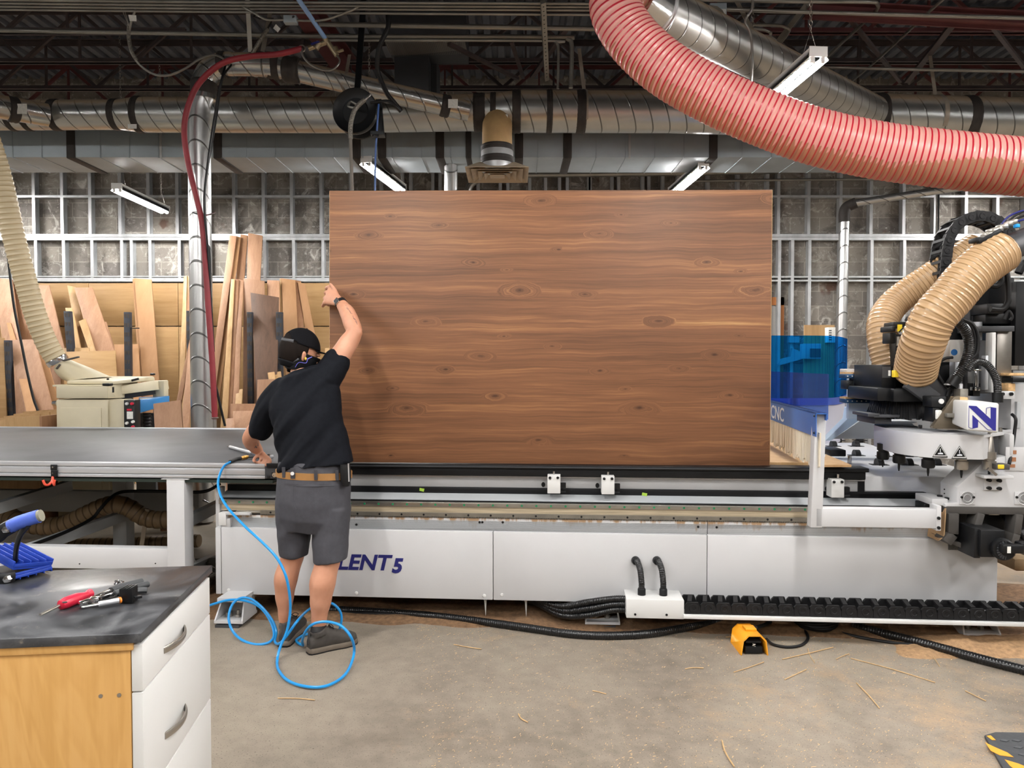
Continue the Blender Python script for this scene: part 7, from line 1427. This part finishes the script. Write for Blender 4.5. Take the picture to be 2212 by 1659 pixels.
# --- shoes and socks
def shoe(heel, toe, hz, nm):
    heel, toe = V(heel), V(toe); u = (toe-heel); L = u.length; u.normalize(); w = V((-u.y, u.x, 0)) if True else None; w = V((u.y, -u.x, 0))
    hw = [(0, .020), (.04, .032), (.15, .037), (.35, .036), (.55, .042), (.70, .049), (.85, .045), (.95, .030), (1.0, .012)]
    def lp(k, gro=0): return [heel+u*(t*L)+w*(h*k+gro) for t, h in hw]
    out_ = lp(1)+lp(-1)[::-1]; m = MB(); m.prism([p+V((0, 0, .004)) for p in out_], (0, 0, .026)); so = m.build('sole', M['sole'], W_, bevel=.006)
    m = MB(); out2 = [p-u*.0 for p in lp(.96)+lp(-.96)[::-1]]; m.prism(out2, (0, 0, .008)); m.build('outsole', M['black_rubber'], so)
    s = MB(); rr = []
    for t, hh, ww in ((.02, .060, .026), (.10, .082, .034), (.22, .094, .037), (.36, .098, .038), (.48, .088, .040), (.60, .072, .044), (.75, .056, .046), (.88, .045, .040), (.97, .032, .022)):
        rr.append((heel+u*(t*L)+V((0, 0, .022+hh/2-.010)), w*ww, V((0, 0, hh/2+.008))))
    s.etube(rr, 20); ac = heel+u*(.22*L)+V((0, 0, .085)); s.tube([ac, ac+V((0, 0, .022))+u*(-.005)], [.044, .040], 18)
    up = organic(s, 'shoe', M['shoe'], W_, .004, 4); so.parent = up
    m = MB()
    for k in range(5): t = .44+.065*k; z_ = .118-.016*k; c = heel+u*(t*L)+V((0, 0, z_-.004)); m.tube([c-w*.024-V((0, 0, .010)), c+V((0, 0, .004)), c+w*.024+u*.012-V((0, 0, .010))], .0024, 6)
    c = heel+u*(.42*L)+V((0, 0, .120)); m.tube(spl([c, c+w*.02+V((0, 0, .012)), c+w*.034+u*.01, c+w*.02+u*.004-V((0, 0, .008)), c], 4), .002, 6); m.build('laces', M['black_rubber'], up)
    m = MB(); m.bar(heel+u*.006+V((0, 0, .05)), heel+u*.010+V((0, 0, .115)), .016, .006, u); m.build('heel_tab', M['dark_grey'], up)
    return ac
a1 = shoe(PZ(612, 1399, 0), PZ(652, 1350, 0), 0, 'left'); a2 = shoe(PZ(664, 1413, 0), PZ(771, 1387, 0), 0, 'right')
MB().tube([a1+V((0, 0, -.01)), P(616, 1350, 3.77)+V((0, 0, 0.0))], [.037, .034], 18).build('sock', M['black_rubber'], W_); MB().tube([a2+V((0, 0, -.01)), a2.lerp(P(689, 1356, 3.667), 1.0)], [.043, .0405], 18).build('sock', M['black_rubber'], W_)
# ------------------------------------------------------------------ air gun and its blue hose
G = thing('air_gun', 'silver air blow gun held flat on the grey conveyor belt', 'air gun', PZ(560, 985, zt0))
def gq(px, py, h=.018): return PZ(px, py, gz+h)
MB().tube([gq(492, 964.5, .014), gq(498, 966, .014)], .005, 10).build('nozzle', M['chrome'], G); MB().tube([gq(497, 965.5, .014), gq(548, 979.5, .018)], .0105, 14).build('tube', M['alu'], G)
MB().tube(spl([gq(546, 979, .02), gq(556, 985, .02), gq(572, 987, .018), gq(580, 986.5, .018)], 4), .0135, 12).build('grip', mk('dark_violet_grip', '2A2636', .4), G); m = MB(); m.lathe([(.012, 0), (.016, .002), (.016, .016), (.012, .018)], gq(578, 986.5, .018), (1, .02, 0), 16); m.build('collar', M['chrome'], G); MB().tube([gq(582, 986.5, .018), gq(590, 986, .018)], .010, 12).build('adapter', M['alu'], G)
m = MB(); cA, cB = gq(538, 986, .016), gq(520, 990, .015); m.tube([cA, cA.lerp(cB, .3), cA.lerp(cB, .32), cA.lerp(cB, .7), cA.lerp(cB, .72), cB], [.0085, .0085, .012, .012, .010, .010], 14); m.build('coupling', M['brass'], G); MB().tube([gq(536, 986.5, .016), gq(556, 985, .02)], .007, 10).build('plug', M['dark_grey'], G)
hb = [gq(519, 990, .015), gq(508, 992.5, .014), gq(497, 998, .014), P(485, 1006, 4.05), P(476, 1022, 3.98), P(471, 1045, 3.93), P(478, 1074, 3.86), P(497, 1103, 3.78), P(530, 1138, 3.68), P(565, 1170, 3.6), P(597, 1204, 3.55), P(616, 1240, 3.53), P(625, 1280, 3.54), P(627, 1320, 3.56), P(620, 1362, 3.56), P(606, 1396, 3.54), P(599, 1424, 3.50), PZ(602, 1448, .012), PZ(625, 1472, .012), PZ(668, 1484, .012), PZ(710, 1480, .012), PZ(748, 1454, .012), P(765, 1410, 3.50), P(758, 1376, 3.46), P(735, 1351, 3.48), P(703, 1343, 3.50), P(675, 1349, 3.52), P(659, 1366, 3.56), P(653, 1385, 3.62), PZ(640, 1392, .012), PZ(612, 1397, .012)][:]
hb = hb[:-2]+[P(654, 1394, 3.66), PZ(640, 1383, .012), PZ(662, 1370, .012), PZ(695, 1366, .012), P(728, 1364, 3.86), P(737, 1345, 3.84), P(735, 1322, 3.84), P(718, 1304, 3.84), P(694, 1304, 3.84), P(668, 1316, 3.82), P(642, 1342, 3.62), P(622, 1370, 3.60), P(604, 1390, 3.62), PZ(594, 1386, .012)]
hb += [P(597, 1364, 3.80), P(588, 1340, 3.82), P(566, 1312, 3.84), P(542, 1294, 3.86), P(520, 1292, 3.86), P(502, 1306, 3.84), P(494, 1334, 3.80), P(502, 1362, 3.78), P(522, 1382, 3.76), P(552, 1392, 3.72), P(580, 1388, 3.72), P(592, 1372, 3.78), P(584, 1342, 3.86), P(562, 1312, 3.9), P(530, 1298, 3.92), P(496, 1296, 3.95), P(458, 1306, 3.98), P(420, 1320, 4.0), P(360, 1340, 4.05)]
o = MB().tube(spl(hb, 7), .0066, 10).build('air_hose', M['hose_blue'], None); tag(o, 'bright blue air hose looping round the man feet from the air gun', 'hose'); MB().tube(spl([p+V((0, 0, .0)) for p in (gq(520, 990, .015), gq(508, 992.5, .014), gq(497, 998, .014))], 6), .0105, 12).build('sleeve', M['black_rubber'], o)
